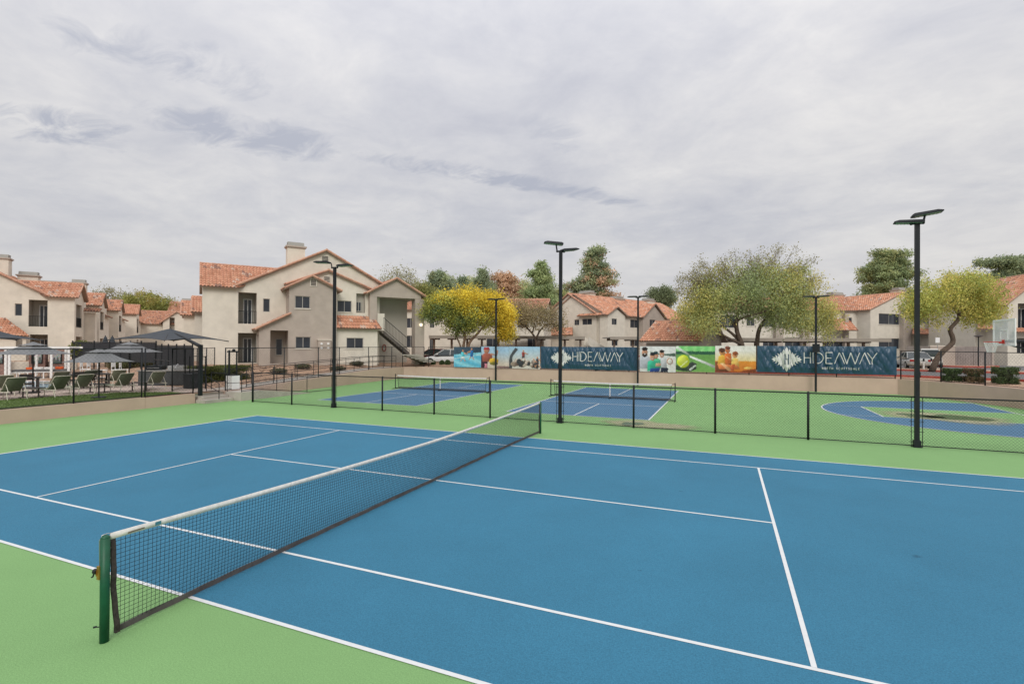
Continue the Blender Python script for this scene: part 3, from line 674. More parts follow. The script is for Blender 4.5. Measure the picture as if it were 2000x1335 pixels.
def srgb(r, g, b):
    f = lambda c: ((c/255+.055)/1.055)**2.4 if c > 10 else c/255/12.92
    return (f(r)*.82, f(g)*.82, f(b)*.82)
def ell(cx, cy, rx, ry, rot=0): 
    return [(cx+rx*math.cos(t)*math.cos(rot)-ry*math.sin(t)*math.sin(rot), cy+rx*math.cos(t)*math.sin(rot)+ry*math.sin(t)*math.cos(rot)) for t in np.linspace(0, 2*math.pi, 18)[:-1]]
def picture_banner(u0, u1, v0, v1, seed, label, bgf, shapes, nz=6):
    """a printed picture: every small cell of the cloth takes the ink of the last shape that covers it (x 0..1 right, y 0..1 up)"""
    x0, x1, z0, z1, y = banner_frame(u0, u1, v0, v1); c = Cloth(x0, x1, z0, z1, y, seed, .02)
    r = random.Random(seed); W_ = x1-x0; Hh = z1-z0
    nx = max(10, int(W_/.022)); nh = max(10, int(Hh/.022)); ph = [r.random()*6 for _ in range(6)]
    def col(f, vs):
        p = vs[f[0]]; q = vs[f[2]]; X_ = ((p[0]+q[0])/2-x0)/W_; Y_ = ((p[2]+q[2])/2-z0)/Hh
        X_ += r.gauss(0, .007); Y_ += r.gauss(0, .010); cc = bgf(X_, Y_)
        for pl_, k in shapes:
            if inside(pl_, X_, Y_):
                ys = [q_[1] for q_ in pl_]; xs = [q_[0] for q_ in pl_]; sh = 1+.28*((Y_-min(ys))/(max(ys)-min(ys)+1e-6)-.55)-.30*((X_-min(xs))/(max(xs)-min(xs)+1e-6)-.45)
                cc = k(X_, Y_) if callable(k) else tuple(min(q_*sh, 250) for q_ in k)
        j = 1+(r.random()-.5)*.14+.10*math.sin(X_*23+ph[0]+3*math.sin(Y_*9+ph[1]))*math.sin(Y_*17+ph[2]+2*math.sin(X_*13))
        return tuple(a*j for a in srgb(*cc))
    mb = MB(); c.sheet(mb, nx, nh, col); o = mb.build('picture_banner', PRINT, None, False)
    return tag(o, label, 'banner', 'printed banners hung on the back fence')
def mixc(a, b, t): t = min(max(t, 0), 1); return tuple(p+(q-p)*t for p, q in zip(a, b))
def player(x, y, s, top, legs, skin=(205, 150, 120), arm=1):
    return [(ell(x, y+.78*s, .055*s, .10*s), skin), ([(x-.10*s, y+.68*s), (x+.10*s, y+.68*s), (x+.08*s, y+.30*s), (x-.08*s, y+.30*s)], top), ([(x+.08*s*arm, y+.66*s), (x+.30*s*arm, y+.52*s), (x+.28*s*arm, y+.46*s), (x+.06*s*arm, y+.54*s)], skin),
            ([(x-.09*s, y+.32*s), (x+.09*s, y+.32*s), (x+.07*s, y+.12*s), (x, y+.2*s), (x-.08*s, y+.12*s)], legs), ([(x-.08*s, y+.15*s), (x-.03*s, y+.15*s), (x-.12*s, y-.08*s), (x-.17*s, y-.06*s)], skin), ([(x+.03*s, y+.15*s), (x+.08*s, y+.15*s), (x+.17*s, y-.06*s), (x+.12*s, y-.09*s)], skin)]
def bg1(x, y):
    if y > .62+.12*x: return mixc((70, 92, 110), (48, 66, 84), x)
    k = .5+.5*math.sin(16*y+7*x); return mixc((150, 218, 238), (84, 178, 216), k*.8)
picture_banner(887, 940, 677, 716, 3, 'printed banner of two paddle players on a bright blue court, leftmost on the back fence', bg1,
    [([(0, .38), (1, .62), (1, .66), (0, .42)], (200, 232, 240))]+player(.34, .32, .62, (90, 200, 215), (235, 240, 240))+player(.66, .42, .60, (50, 120, 190), (30, 90, 160), arm=-1))
def bg2(x, y): return mixc((222, 205, 190), (170, 205, 232), (y-.2)*1.6) if x > .0 else (0, 0, 0)
picture_banner(940.3, 994.5, 676.5, 718, 4, 'printed banner of a woman in a red cap holding a drink against pale sky', bg2,
    [([(0, 0), (.22, 0), (.26, .5), (.1, .62), (0, .6)], (70, 45, 60)), ([(.05, .3), (.42, .3), (.40, .66), (.16, .72), (.04, .62)], (170, 95, 80)), (ell(.2, .80, .10, .12), (196, 132, 105)), ([(.08, .86), (.33, .84), (.28, .97), (.12, .97)], (178, 60, 66)),
     ([(.34, .62), (.58, .58), (.62, .82), (.57, .86), (.52, .64), (.36, .70)], (200, 140, 112)), (ell(.46, .33, .17, .14), (222, 178, 60)), (ell(.46, .22, .15, .08), (128, 120, 50)), ([(.12, 0), (.24, 0), (.22, .2), (.14, .2)], (226, 140, 160)), ([(.55, 0), (1, 0), (1, .1), (.6, .12)], (150, 120, 116))])
def bg3(x, y): return mixc((216, 208, 200), (168, 206, 232), (y-.3)*1.5)
_r = random.Random(5)
picture_banner(994.8, 1055, 676.5, 719, 5, 'printed banner of a lone hiker and crowd among rocks under a pale blue sky', bg3,
    [([(0, 0), (.10, 0), (.12, .55), (.3, .88), (.2, .95), (.03, .6), (0, .4)], (70, 74, 78))]+[(ell(.12+.8*_r.random(), .10+.22*_r.random(), .05+.05*_r.random(), .05+.08*_r.random()), _r.choice([(92, 88, 80), (150, 132, 118), (60, 62, 66), (196, 180, 168), (120, 100, 92)])) for _ in range(38)]
    +player(.47, .40, .52, (150, 62, 56), (70, 60, 62))+player(.92, .12, .5, (60, 64, 78), (50, 50, 60))+player(.80, .1, .42, (170, 150, 140), (80, 70, 70)))
def bg4(x, y): return (226, 224, 222) if y < .72-.12*x else (232, 232, 232)
def man(x, y, s, shirt, beard=False, hair=(40, 30, 28)):
    sh = [([(x-.16*s, y-.42*s), (x+.16*s, y-.42*s), (x+.14*s, y-.02*s), (x+.05*s, y+.04*s), (x-.05*s, y+.04*s), (x-.14*s, y-.02*s)], shirt), (ell(x, y+.17*s, .075*s, .16*s), (204, 150, 122)), (ell(x, y+.29*s, .078*s, .07*s), hair)]
    if beard: sh.append((ell(x, y+.07*s, .068*s, .07*s), (50, 34, 30)))
    sh.append(([(x-.03*s, y+.115*s), (x+.03*s, y+.115*s), (x+.02*s, y+.09*s), (x-.02*s, y+.09*s)], (240, 236, 232)))
    return sh
picture_banner(1250, 1320, 676, 725, 6, 'printed banner of four smiling friends in white and green shirts', bg4,
    [([(.3, .72), (1, .60), (1, .74), (.6, .70), (.3, .80)], (96, 118, 104))]+man(.62, .55, .9, (214, 214, 220))+man(.46, .50, .85, (90, 190, 150), hair=(30, 60, 66))+man(.14, .58, 1.1, (196, 198, 208), True)+man(.36, .42, .95, (60, 180, 146), hair=(38, 34, 40))
    +[([(.28, .0), (.56, .0), (.58, .16), (.30, .14)], (44, 74, 150)), ([(.58, .0), (.78, .0), (.80, .16), (.60, .18)], (34, 40, 62)), ([(.44, .22), (.58, .22), (.60, .34), (.46, .34)], (204, 160, 134)), (ell(.84, .42, .085, .13), (176, 120, 96)), (ell(.84, .42, .06, .10), (226, 222, 216))])
def bg5(x, y):
    if y > .80: return mixc((120, 205, 120), (150, 220, 140), math.sin(x*30)*.5+.5)
    if y > .68: return (44, 92, 70)
    return mixc((128, 176, 96), (104, 156, 82), y)
picture_banner(1320.4, 1396.5, 675.5, 725, 7, 'printed banner of a yellow tennis ball beside a racket on green court', bg5,
    [([(.05, 1), (.38, .66), (.30, .66), (0, .9), (0, 1)], (200, 216, 200)), ([(.36, .64), (1, .26), (1, .16), (.36, .56)], (222, 226, 222)), (ell(.24, .16, .30, .14), (52, 74, 52)), ([(.30, .30), (.42, .40), (.54, .32), (.5, .12), (.38, 0), (.28, .04)], (58, 66, 62)), ([(.34, .10), (.50, .28), (.53, .25), (.38, .04)], (206, 212, 206)),
     (ell(.19, .40, .165, .25), (206, 220, 52)), (ell(.16, .47, .11, .15), (228, 238, 96)), ([(.10, .2), (.3, .45), (.32, .42), (.13, .17)], (232, 238, 170))])
def bg6(x, y): return mixc((240, 214, 150), (236, 232, 226), (y-.35)*2.2) if y > .42-.12*x*0 else mixc((232, 150, 52), (190, 92, 40), (.42-y)*2.2*(1-x*.6))
picture_banner(1397, 1476.5, 675, 725, 8, 'printed banner of friends by a beach in orange sunset light', bg6,
    [([(0, .0), (.35, .0), (.42, .3), (.2, .42), (0, .38)], (122, 66, 42)), (ell(.18, .74, .075, .13), (206, 140, 84)), (ell(.17, .83, .085, .09), (92, 50, 30)), ([(.06, .30), (.30, .30), (.28, .62), (.18, .66), (.09, .60)], (238, 180, 70)),
     (ell(.31, .84, .06, .12), (196, 116, 70)), (ell(.31, .92, .07, .07), (120, 58, 34)), ([(.24, .30), (.42, .32), (.40, .70), (.30, .74), (.24, .68)], (214, 110, 48)), (ell(.49, .64, .062, .11), (226, 158, 104)), (ell(.50, .71, .072, .08), (150, 80, 40)), ([(.40, .16), (.60, .18), (.57, .50), (.48, .54), (.41, .48)], (244, 196, 104)),
     ([(.05, .30), (.55, .26), (.62, .12), (.1, .1)], (226, 130, 76)), ([(.12, .32), (.2, .34), (.42, .06), (.34, .02)], (240, 176, 130)), ([(.42, .3), (.5, .3), (.46, .02), (.38, .04)], (198, 96, 54)), ([(.26, .58), (.29, .60), (.44, .44), (.42, .41)], (220, 150, 100)), (ell(.82, .16, .10, .04), (250, 200, 110)), ([(.6, 0), (1, 0), (1, .14), (.7, .06)], (150, 70, 36))])

# ------------------------------------------------------------------ building kit
class Fr:
    """ground frame of a building: t runs right along the facade, w runs away from the viewer"""
    def __init__(s, u0, d0, rel):
        p = gd(u0, 672, d0); s.o = np.array([p[0], p[1]]); h = R(rel)+YAW
        s.A = np.array([math.sin(h), math.cos(h)]); s.B = np.array([-s.A[1], s.A[0]]); s.h = h
    def W(s, t, w, z): q = s.o+s.A*t+s.B*w; return (q[0], q[1], z)
    def tz(s, u, v, w=0.0):
        d = ray(u, v); k = (w+s.o@s.B-CAM[:2]@s.B)/(d[:2]@s.B); p = CAM+d*k; return float((p[:2]-s.o)@s.A), float(p[2])
    def wz(s, u, v, t):
        d = ray(u, v); k = (t+s.o@s.A-CAM[:2]@s.A)/(d[:2]@s.A); p = CAM+d*k; return float((p[:2]-s.o)@s.B), float(p[2])
    def T(s, u, w=0.0): return s.tz(u, 640, w)[0]
    def front(s, w): return lambda a, z, k: s.W(a, w+k, z)
    def right(s, t): return lambda a, z, k: s.W(t-k, a, z)
    def left(s, t): return lambda a, z, k: s.W(t+k, a, z)
    def back(s, w): return lambda a, z, k: s.W(a, w-k, z)
def wall(Pf, tops, z0, holes, mt, parent, reveal=.14, thick=.0):
    tops = sorted(tops); hs = [(max(a, tops[0][0]+.001), min(b, tops[-1][0]-.001), max(c, z0) if c > z0 else z0, d) for a, b, c, d in holes]
    def zt(t):
        for (a, za), (b, zb) in zip(tops[:-1], tops[1:]):
            if a-1e-6 <= t <= b+1e-6: return za+(zb-za)*(t-a)/(b-a+1e-9)
        return tops[-1][1]
    ts = sorted(set([t for t, _ in tops]+[q for h in hs for q in h[:2]])); mb = MB()
    for a, b in zip(ts[:-1], ts[1:]):
        if b-a < 1e-4: continue
        mid = (a+b)/2; cov = sorted([(h[2], h[3]) for h in hs if h[0] <= mid <= h[1]]); z = z0
        for c, d in cov:
            if c > z+1e-4: mb.poly([Pf(a, z, 0), Pf(b, z, 0), Pf(b, c, 0), Pf(a, c, 0)])
            z = max(z, d)
        mb.poly([Pf(a, z, 0), Pf(b, z, 0), Pf(b, zt(b), 0), Pf(a, zt(a), 0)])
    for a, b, c, d in hs:
        for q in ([(a, c), (b, c)], [(b, c), (b, d)], [(b, d), (a, d)], [(a, d), (a, c)]):
            mb.poly([Pf(*q[0], 0), Pf(*q[1], 0), Pf(*q[1], reveal), Pf(*q[0], reveal)])
    return mb.build('wall', mt, parent)
def window(Pf, a, b, c, d, parent, mull=True, sill=True, k0=.06, name='window', dark=None):
    mb = MB(); f = .045
    for q in ((a, b, c, c+f), (a, b, d-f, d), (a, a+f, c+f, d-f), (b-f, b, c+f, d-f)): mb.box((q[0], q[2], k0), (q[1], q[3], k0+.05), lambda x, y, z: Pf(x, y, z))
    if mull: mm = (a+b)/2; mb.box((mm-.02, c+f, k0), (mm+.02, d-f, k0+.05), lambda x, y, z: Pf(x, y, z))
    w_ = mb.build(name, WFR, parent)
    mb = MB(); e = (a+b)/2 if mull else b
    mb.poly([Pf(a+f, c+f, k0+.03), Pf(b-f, c+f, k0+.03), Pf(b-f, d-f, k0+.03), Pf(a+f, d-f, k0+.03)]); mb.build('pane', dark or GLASS, w_)
    if mull:
        mb = MB(); mb.poly([Pf(a+f, c+f, k0+.025), Pf(mm-.02, c+f, k0+.025), Pf(mm-.02, d-f, k0+.025), Pf(a+f, d-f, k0+.025)]); mb.build('screen', SCREEN, w_)
    if sill:
        mb = MB(); mb.box((a-.06, c-.07, -.05), (b+.06, c-.003, k0), lambda x, y, z: Pf(x, y, z)); mb.build('sill', SILL, w_)
    return w_
def recess(Pf, a, b, c, d, depth, parent, rail=True, door=True, mt=None, railh=1.0, name='balcony'):
    """a loggia: floor, ceiling, sides and back wall behind an opening, a sliding door and a barred railing"""
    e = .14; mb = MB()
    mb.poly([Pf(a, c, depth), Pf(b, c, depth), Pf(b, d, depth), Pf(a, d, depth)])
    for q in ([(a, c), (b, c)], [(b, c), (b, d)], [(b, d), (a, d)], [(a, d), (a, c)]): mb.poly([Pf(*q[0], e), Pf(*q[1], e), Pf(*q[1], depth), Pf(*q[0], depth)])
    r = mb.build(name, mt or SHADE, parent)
    if door:
        w_ = b-a; x0, x1 = a+w_*.34, b-w_*.16; zt_ = c+(d-c)*.84; mb = MB()
        mb.box((x0, c+.02, depth-.05), (x0+.07, zt_, depth-.01), lambda x, y, z: Pf(x, y, z)); mb.box((x1-.07, c+.02, depth-.05), (x1, zt_, depth-.01), lambda x, y, z: Pf(x, y, z)); mb.box((x0, zt_-.07, depth-.06), (x1, zt_, depth-.01), lambda x, y, z: Pf(x, y, z))
        mm = (x0+x1)/2; mb.box((mm-.03, c+.02, depth-.055), (mm+.03, zt_-.07, depth-.01), lambda x, y, z: Pf(x, y, z)); dd = mb.build('patio_door', WHT, r)
        mb = MB(); mb.poly([Pf(x0+.07, c+.02, depth-.02), Pf(x1-.07, c+.02, depth-.02), Pf(x1-.07, zt_-.07, depth-.02), Pf(x0+.07, zt_-.07, depth-.02)]); mb.build('pane', GLASS, dd)
    if rail:
        mb = MB(); k = .06
        mb.box((a, c+railh-.04, k), (b, c+railh, k+.05), lambda x, y, z: Pf(x, y, z)); mb.box((a, c+.08, k), (b, c+.12, k+.05), lambda x, y, z: Pf(x, y, z))
        n = max(4, int((b-a)/.12))
        for i in range(n+1):
            x = a+.012+(b-a-.024)*i/n; mb.box((x-.012, c+.12, k+.01), (x+.012, c+railh-.04, k+.035), lambda x_, y, z: Pf(x_, y, z))
        mb.build('railing', BLK, parent)
    return r
TR = random.Random(3)
def tile_roof(a, b, c, d, parent, pitch=.24, row=.36, name='roof', th=.10, tone=1.0, amp=.075):
    """barrel tiles on the slope a-b (eave, left to right) to d-c (ridge, left to right)"""
    a, b, c, d = [np.array(p, float) for p in (a, b, c, d)]
    ex = (b-a); Lx = np.linalg.norm(ex); ex /= Lx
    up_ = d-a; sl_ = up_-ex*(up_@ex); S = np.linalg.norm(sl_); sl_ /= S; nr = np.cross(ex, sl_)
    if nr[2] < 0: nr = -nr
    o = a; ra, rb = 0.0, Lx; rd = (d-a)@ex; rc = (c-a)@ex
    nrow = max(2, int(S/row)); mb = MB()
    x0 = min(ra, rd); x1 = max(rb, rc); nc = int((x1-x0)/pitch)+1
    prof = [(0, 0), (.18, .75), (.36, 1.0), (.54, .75), (.72, 0.0), (1, 0.0)]
    shades = {}
    for j in range(nrow):
        s0, s1 = j/nrow, (j+1)/nrow
        l0, r0 = ra+(rd-ra)*s0, rb+(rc-rb)*s0; l1, r1 = ra+(rd-ra)*s1, rb+(rc-rb)*s1
        for k in range(nc):
            xa = x0+k*pitch
            if xa+pitch < min(l0, l1) or xa > max(r0, r1): continue
            base = TR.random(); rr_ = TR.gauss(0, 1)
            colr = (.46+.13*base+.035*rr_, .228+.11*base*base+.02*rr_, .138+.08*base*base+.016*rr_)
            if base < .08: colr = (.30, .17, .125)
            if base > .95: colr = (.56, .40, .31)
            colr = tuple(max(x, .02)*tone for x in colr); pv = []
            for (fx_, fz) in prof:
                X_ = xa+fx_*pitch
                p0 = o+ex*min(max(X_, l0), r0)+sl_*(S*s0)+nr*(th+fz*amp+.035)
                p1 = o+ex*min(max(X_, l1), r1)+sl_*(S*s1)+nr*(th+fz*amp*.85+.004)
                pv += [p0, p1]
            mb.add(pv, [(2*i, 2*i+2, 2*i+3, 2*i+1) for i in range(len(prof)-1)], colr)
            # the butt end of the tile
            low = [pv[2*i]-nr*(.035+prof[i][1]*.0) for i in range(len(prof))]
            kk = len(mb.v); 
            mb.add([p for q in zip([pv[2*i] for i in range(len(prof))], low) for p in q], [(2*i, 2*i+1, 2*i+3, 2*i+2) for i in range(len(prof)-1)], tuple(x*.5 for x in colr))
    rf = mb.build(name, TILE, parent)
    mb = MB(); P = [o+ex*ra, o+ex*rb, o+ex*rc+sl_*S, o+ex*rd+sl_*S]
    mb.prism([p for p in P], nr*th); mb.build('roof_board', FASC, rf)
    return rf
def ridge_cap(p, q, parent, r=.10):
    p = np.array(p, float); q = np.array(q, float); n = max(1, int(np.linalg.norm(q-p)/.4)); mb = MB()
    for i in range(n):
        a = p+(q-p)*i/n; b = p+(q-p)*(i+1)/n; base = TR.random(); c = (.45+.12*base, .24+.10*base, .165+.07*base)
        mb.tube([a, b], [r*1.1, r*.9], 8, col=c)
    return mb.build('ridge_tiles', TILE, parent)
def slab(F, t0, t1, w0, w1, ze, zr, side, parent, tr=None, over=.4, tone=1.0):
    """one slope: side 'F' front eave, 'K' back, 'L' left, 'R' right; the rectangle runs eave to ridge"""
def gable_front(F, t0, t1, tr, w0, w1, z0, zeL, zr, zeR, mt, B, holes=(), over=.35, sides='LR', fover=.25, tone=1.0, back=True, cap=True, holesL=(), holesR=()):
    """block with its gable towards the viewer; ridge runs back"""
    wall(F.front(w0), [(t0, zeL), (tr, zr), (t1, zeR)], z0, holes, mt, B)
    if 'L' in sides: wall(F.left(t0), [(w0, zeL), (w1, zeL)], z0, holesL, mt, B)
    if 'R' in sides: wall(F.right(t1), [(w0, zeR), (w1, zeR)], z0, holesR, mt, B)
    if back: wall(F.back(w1), [(t0, zeL), (tr, zr), (t1, zeR)], z0, (), mt, B)
    wa, wb = w0-fover, w1+.2; pl_ = (zr-zeL)/(tr-t0); pr_ = (zr-zeR)/(t1-tr)
    tile_roof(F.W(t0-over, wb, zeL-over*pl_), F.W(t0-over, wa, zeL-over*pl_), F.W(tr, wa, zr), F.W(tr, wb, zr), B, tone=tone)
    tile_roof(F.W(t1+over, wa, zeR-over*pr_), F.W(t1+over, wb, zeR-over*pr_), F.W(tr, wb, zr), F.W(tr, wa, zr), B, tone=tone)
    if cap: ridge_cap(F.W(tr, wa, zr+.15), F.W(tr, wb, zr+.15), B)
    for (ta, za) in ((t0-over, zeL-over*pl_), (t1+over, zeR-over*pr_)): ridge_cap(F.W(ta, wa, za+.15), F.W(tr, wa, zr+.15), B, .08)
def gable_side(F, t0, t1, w0, w1, wr_, z0, zeF, zr, mt, B, holes=(), over=.35, sides='LR', tover=.25, tone=1.0, zeK=None, holesL=(), holesR=(), wallmt=None):
    """block whose ridge runs left-right; gables at its two ends"""
    zeK = zeK or zeF; wall(F.front(w0), [(t0, zeF), (t1, zeF)], z0, holes, mt, B); wall(F.back(w1), [(t0, zeK), (t1, zeK)], z0, (), mt, B)
    tp = [(w0, zeF), (wr_, zr), (w1, zeK)]
    if 'L' in sides: wall(F.left(t0), tp, z0, holesL, mt, B)
    if 'R' in sides: wall(F.right(t1), tp, z0, holesR, mt, B)
    ta, tb = t0-(tover if 'L' in sides else 0), t1+(tover if 'R' in sides else 0); pf = (zr-zeF)/(wr_-w0); pk = (zr-zeK)/(w1-wr_)
    tile_roof(F.W(ta, w0-over, zeF-over*pf), F.W(tb, w0-over, zeF-over*pf), F.W(tb, wr_, zr), F.W(ta, wr_, zr), B, tone=tone)
    tile_roof(F.W(tb, w1+over, zeK-over*pk), F.W(ta, w1+over, zeK-over*pk), F.W(ta, wr_, zr), F.W(tb, wr_, zr), B, tone=tone)
    ridge_cap(F.W(ta, wr_, zr+.15), F.W(tb, wr_, zr+.15), B)
    if 'R' in sides: ridge_cap(F.W(tb, w0-over, zeF-over*pf+.12), F.W(tb, wr_, zr+.12), B, .07)
    if 'L' in sides: ridge_cap(F.W(ta, w0-over, zeF-over*pf+.12), F.W(ta, wr_, zr+.12), B, .07)
def chimney(F, t, w, z0, z1, B, sx=1.2, sy=.7):
    mb = MB(); M = lambda x, y, z: F.W(t+x, w+y, z); mb.box((-sx/2, -sy/2, z0), (sx/2, sy/2, z1-.45), M); c = mb.build('chimney', STUC, B)
    mb = MB(); mb.box((-sx/2-.12, -sy/2-.12, z1-.45), (sx/2+.12, sy/2+.12, z1-.33), M); mb.box((-sx/2-.05, -sy/2-.05, z1-.52), (sx/2+.05, sy/2+.05, z1-.45), M); mb.build('cornice', TAUP, c)
    mb = MB(); k = sx/2-.05; mb.prism([M(-k, -sy/2+.05, z1-.33), M(k, -sy/2+.05, z1-.33), M(k, -sy/2+.18, z1), M(-k, -sy/2+.18, z1)], tuple(np.array(M(0, sy-.3, 0))-np.array(M(0, 0, 0)))); mb.build('chimney_cap', mat('cap_grey', (.30, .29, .26), .7, .1, 3), c)
def vent(Pf, s, z, B, w_=.5, h=.6):
    mb = MB(); M = lambda x, y, k: Pf(s+x, z+y, k)
    for q in ((-w_/2, -w_/2+.05, -h/2, h/2), (w_/2-.05, w_/2, -h/2, h/2), (-w_/2+.05, w_/2-.05, -h/2, -h/2+.05), (-w_/2+.05, w_/2-.05, h/2-.05, h/2)): mb.box((q[0], q[2], -.05), (q[1], q[3], -.003), M)
    v_ = mb.build('vent', STUC, B)
    mb = MB()
    for i in range(4): mb.box((-w_/2+.05, -h/2+.08+i*h*.21, -.035), (w_/2-.05, -h/2+.13+i*h*.21, -.004), M)
    mb.build('louvre', DOOR, v_)

# ------------------------------------------------------------------ the large beige house in the middle left
M_ = Fr(395, 37.5, 58.2); zg = 1.0; F = M_
B = empty('apartment_house', F.W(6, 4, 1.3), 'large beige house with taupe bay, chimney and outside stair beside the access ramp', 'house', 'apartment houses of the complex')
T = F.T; Z = lambda u, v, w=0.0: F.tz(u, v, w)[1]
t_l, t_k, t_p, t_r = T(395), T(461), T(636), T(741)
ze = Z(430, 559.5); zp = Z(636, 492); zer = Z(741, 555)
def hole(F, w, u0, u1, v0, v1):
    um = (u0+u1)/2; return (F.T(u0, w), F.T(u1, w), F.tz(um, v1, w)[1], F.tz(um, v0, w)[1])
hb1 = hole(F, 0, 465, 501, 571, 632); hb2 = hole(F, 0, 465, 501.5, 650, 711); hw1 = hole(F, 0, 513.5, 527, 583, 609)
hb2 = (hb2[0], hb2[1], 1.40, hb2[3])
wall(F.front(0), [(t_l, ze), (t_k, ze), (t_p, zp), (t_r, zer)], zg, [hb1, hb2, hw1], STUC, B)
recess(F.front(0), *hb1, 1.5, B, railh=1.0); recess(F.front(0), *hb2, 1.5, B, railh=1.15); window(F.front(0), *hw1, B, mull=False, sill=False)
# roofs of the main body
pl_ = (zp-ze)/(t_p-t_k); pr_ = (zp-zer)/(t_r-t_p); W1 = 9.5
tile_roof(F.W(t_k-.05, W1, ze), F.W(t_k-.05, -.25, ze), F.W(t_p, -.25, zp), F.W(t_p, W1, zp), B)
tile_roof(F.W(t_r+.3, -.25, zer-.3*pr_), F.W(t_r+.3, W1, zer-.3*pr_), F.W(t_p, W1, zp), F.W(t_p, -.25, zp), B)
ridge_cap(F.W(t_k-.1, -.25, ze+.13), F.W(t_p, -.25, zp+.15), B, .09); ridge_cap(F.W(t_r+.3, -.25, zer-.3*pr_+.15), F.W(t_p, -.25, zp+.15), B, .09); ridge_cap(F.W(t_p, -.25, zp+.15), F.W(t_p, W1, zp+.15), B)
zr2 = Z(413, 519, 2.9); tE = (zr2-ze)/pl_+t_k
tile_roof(F.W(t_l-.2, -.35, ze-.15), F.W(t_k+.1, -.35, ze-.15), F.W(tE+.6, 2.9, zr2), F.W(t_l-.2, 2.9, zr2), B)
tile_roof(F.W(tE+.6, 6.1, ze-.15), F.W(t_l-.2, 6.1, ze-.15), F.W(t_l-.2, 2.9, zr2), F.W(tE+.6, 2.9, zr2), B)
ridge_cap(F.W(t_l-.2, 2.9, zr2+.15), F.W(tE+.6, 2.9, zr2+.15), B)
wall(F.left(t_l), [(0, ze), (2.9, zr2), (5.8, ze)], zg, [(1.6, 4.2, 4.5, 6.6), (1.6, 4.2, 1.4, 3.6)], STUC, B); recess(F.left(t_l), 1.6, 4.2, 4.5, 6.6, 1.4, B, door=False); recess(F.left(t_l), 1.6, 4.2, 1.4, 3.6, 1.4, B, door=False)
wall(F.right(t_r), [(0, zer), (W1, zer)], zg, [], STUC, B); wall(F.back(W1), [(t_l, ze), (t_k, ze), (t_p, zp), (t_r, zer)], zg, [], STUC, B)
chimney(F, T(576, 1.2), 1.2, 6, Z(576, 474, 1.2), B, 1.35, .9)
# middle gable
w2 = -.45; tm0, tmp, tm1 = T(566, w2), T(640, w2), T(714, w2); zm = Z(640, 531, w2); zme = Z(714, 564, w2)
hw = hole(F, w2, 658.5, 686.5, 587, 609); hr = hole(F, w2, 695.5, 713, 573, 611)
gable_front(F, tm0, tm1+.35, tmp, w2, 3, zg, zme, zm, zme-.1, STUC, B, [hw, hr], sides='R', back=False)
window(F.front(w2), *hw, B); recess(F.front(w2), *hr, .42, B, rail=False, door=False)
Pq = F.front(w2+.34); window(Pq, hr[0]+.05, hr[1]-.25, hr[2]+.15, hr[3]-.7, B, sill=False, k0=.0)
vent(F.front(w2), T(634, w2)+.15, Z(640, 541, w2)-.2, B, .55, .55)
vent(F.front(0), T(634), Z(634, 504)-.05, B, .6, .5)
# taupe bay
lo, hi = .2, 3.5
for _ in range(30):
    k = (lo+hi)/2
    if F.T(564.5, -k) > F.T(549, w2): lo = k
    else: hi = k
kb = -k if .8 < k < 3 else -1.7
print('bay depth', kb)
tb0, tb1 = T(564.5, kb), T(657.5, kb); tbp = T(609, kb); zb_ = Z(609, 542, kb); zbe = Z(609, 564, kb)
h1 = hole(F, kb, 576, 605.5, 578, 602); h2 = hole(F, kb, 577.5, 607, 657.5, 680)
hs = (kb+.25, kb+.7, h1[2], h1[3])
gable_front(F, tb0, tb1, tbp, kb, 2, zg, zbe, zb_, zbe, TAUP, B, [h1, h2], back=False, holesL=[hs])
window(F.front(kb), *h1, B); window(F.front(kb), *h2, B); window(F.left(tb0), *hs, B, mull=False, sill=False)
vent(F.front(kb), T(611.5, kb), Z(611, 552, kb), B, .5, .6)
# entrance porch with half gable
te0 = T(506, kb); ho = hole(F, kb, 528, 563, 645, 708); ho = (ho[0], ho[1]-.0, zg+.4, ho[3])
zq0 = Z(506, 642, kb); zq1 = Z(565, 615, kb)
wall(F.front(kb), [(te0, zq0), (tb0-.004, zq1)], zg, [ho], TAUP, B, .2)
wall(F.left(te0), [(kb, zq0), (0, zq0)], zg, [(kb+.4, -.2, 1.4, 3.6)], TAUP, B)
pq = (zq1-zq0)/(tb0-te0)
tile_roof(F.W(te0-.3, .0, zq0-.3*pq), F.W(te0-.3, kb-.25, zq0-.3*pq), F.W(tb0+.12, kb-.25, zq1+.05), F.W(tb0+.12, .0, zq1+.05), B)
ridge_cap(F.W(te0-.3, kb-.25, zq0-.3*pq+.14), F.W(tb0+.12, kb-.25, zq1+.17), B, .08)
mb = MB(); mb.poly([F.W(te0, -.02, zg), F.W(tb0, -.02, zg), F.W(tb0, -.02, zq0), F.W(te0, -.02, zq0)]); mb.build('porch_back', TAUP, B)
window(F.front(-.12), tb0-.75, tb0-.25, 2.0, 3.3, B, False, False, k0=.0)
# meter cabinet
kc = kb-.35; ta, tb_ = T(622, kc), T(646, kc); mb = MB(); mb.box((ta, kc, zg), (tb_, kb-.003, Z(633, 664, kc)), F.W); c_ = mb.build('meter_cabinet', TAUP, B)
mb = MB(); mb.box((ta-.06, kc-.05, Z(633, 664, kc)), (tb_+.06, kb-.003, Z(633, 664, kc)+.07), F.W); mb.build('cabinet_cap', STUC, c_)
for u in (628, 641):
    for v in (671, 679): mb = MB(); t_, z_ = F.tz(u, v, kc-.03); mb.tube([F.W(t_, kc-.08, z_), F.W(t_, kc-.003, z_)], .09, 12); mb.build('meter', WHT, c_)
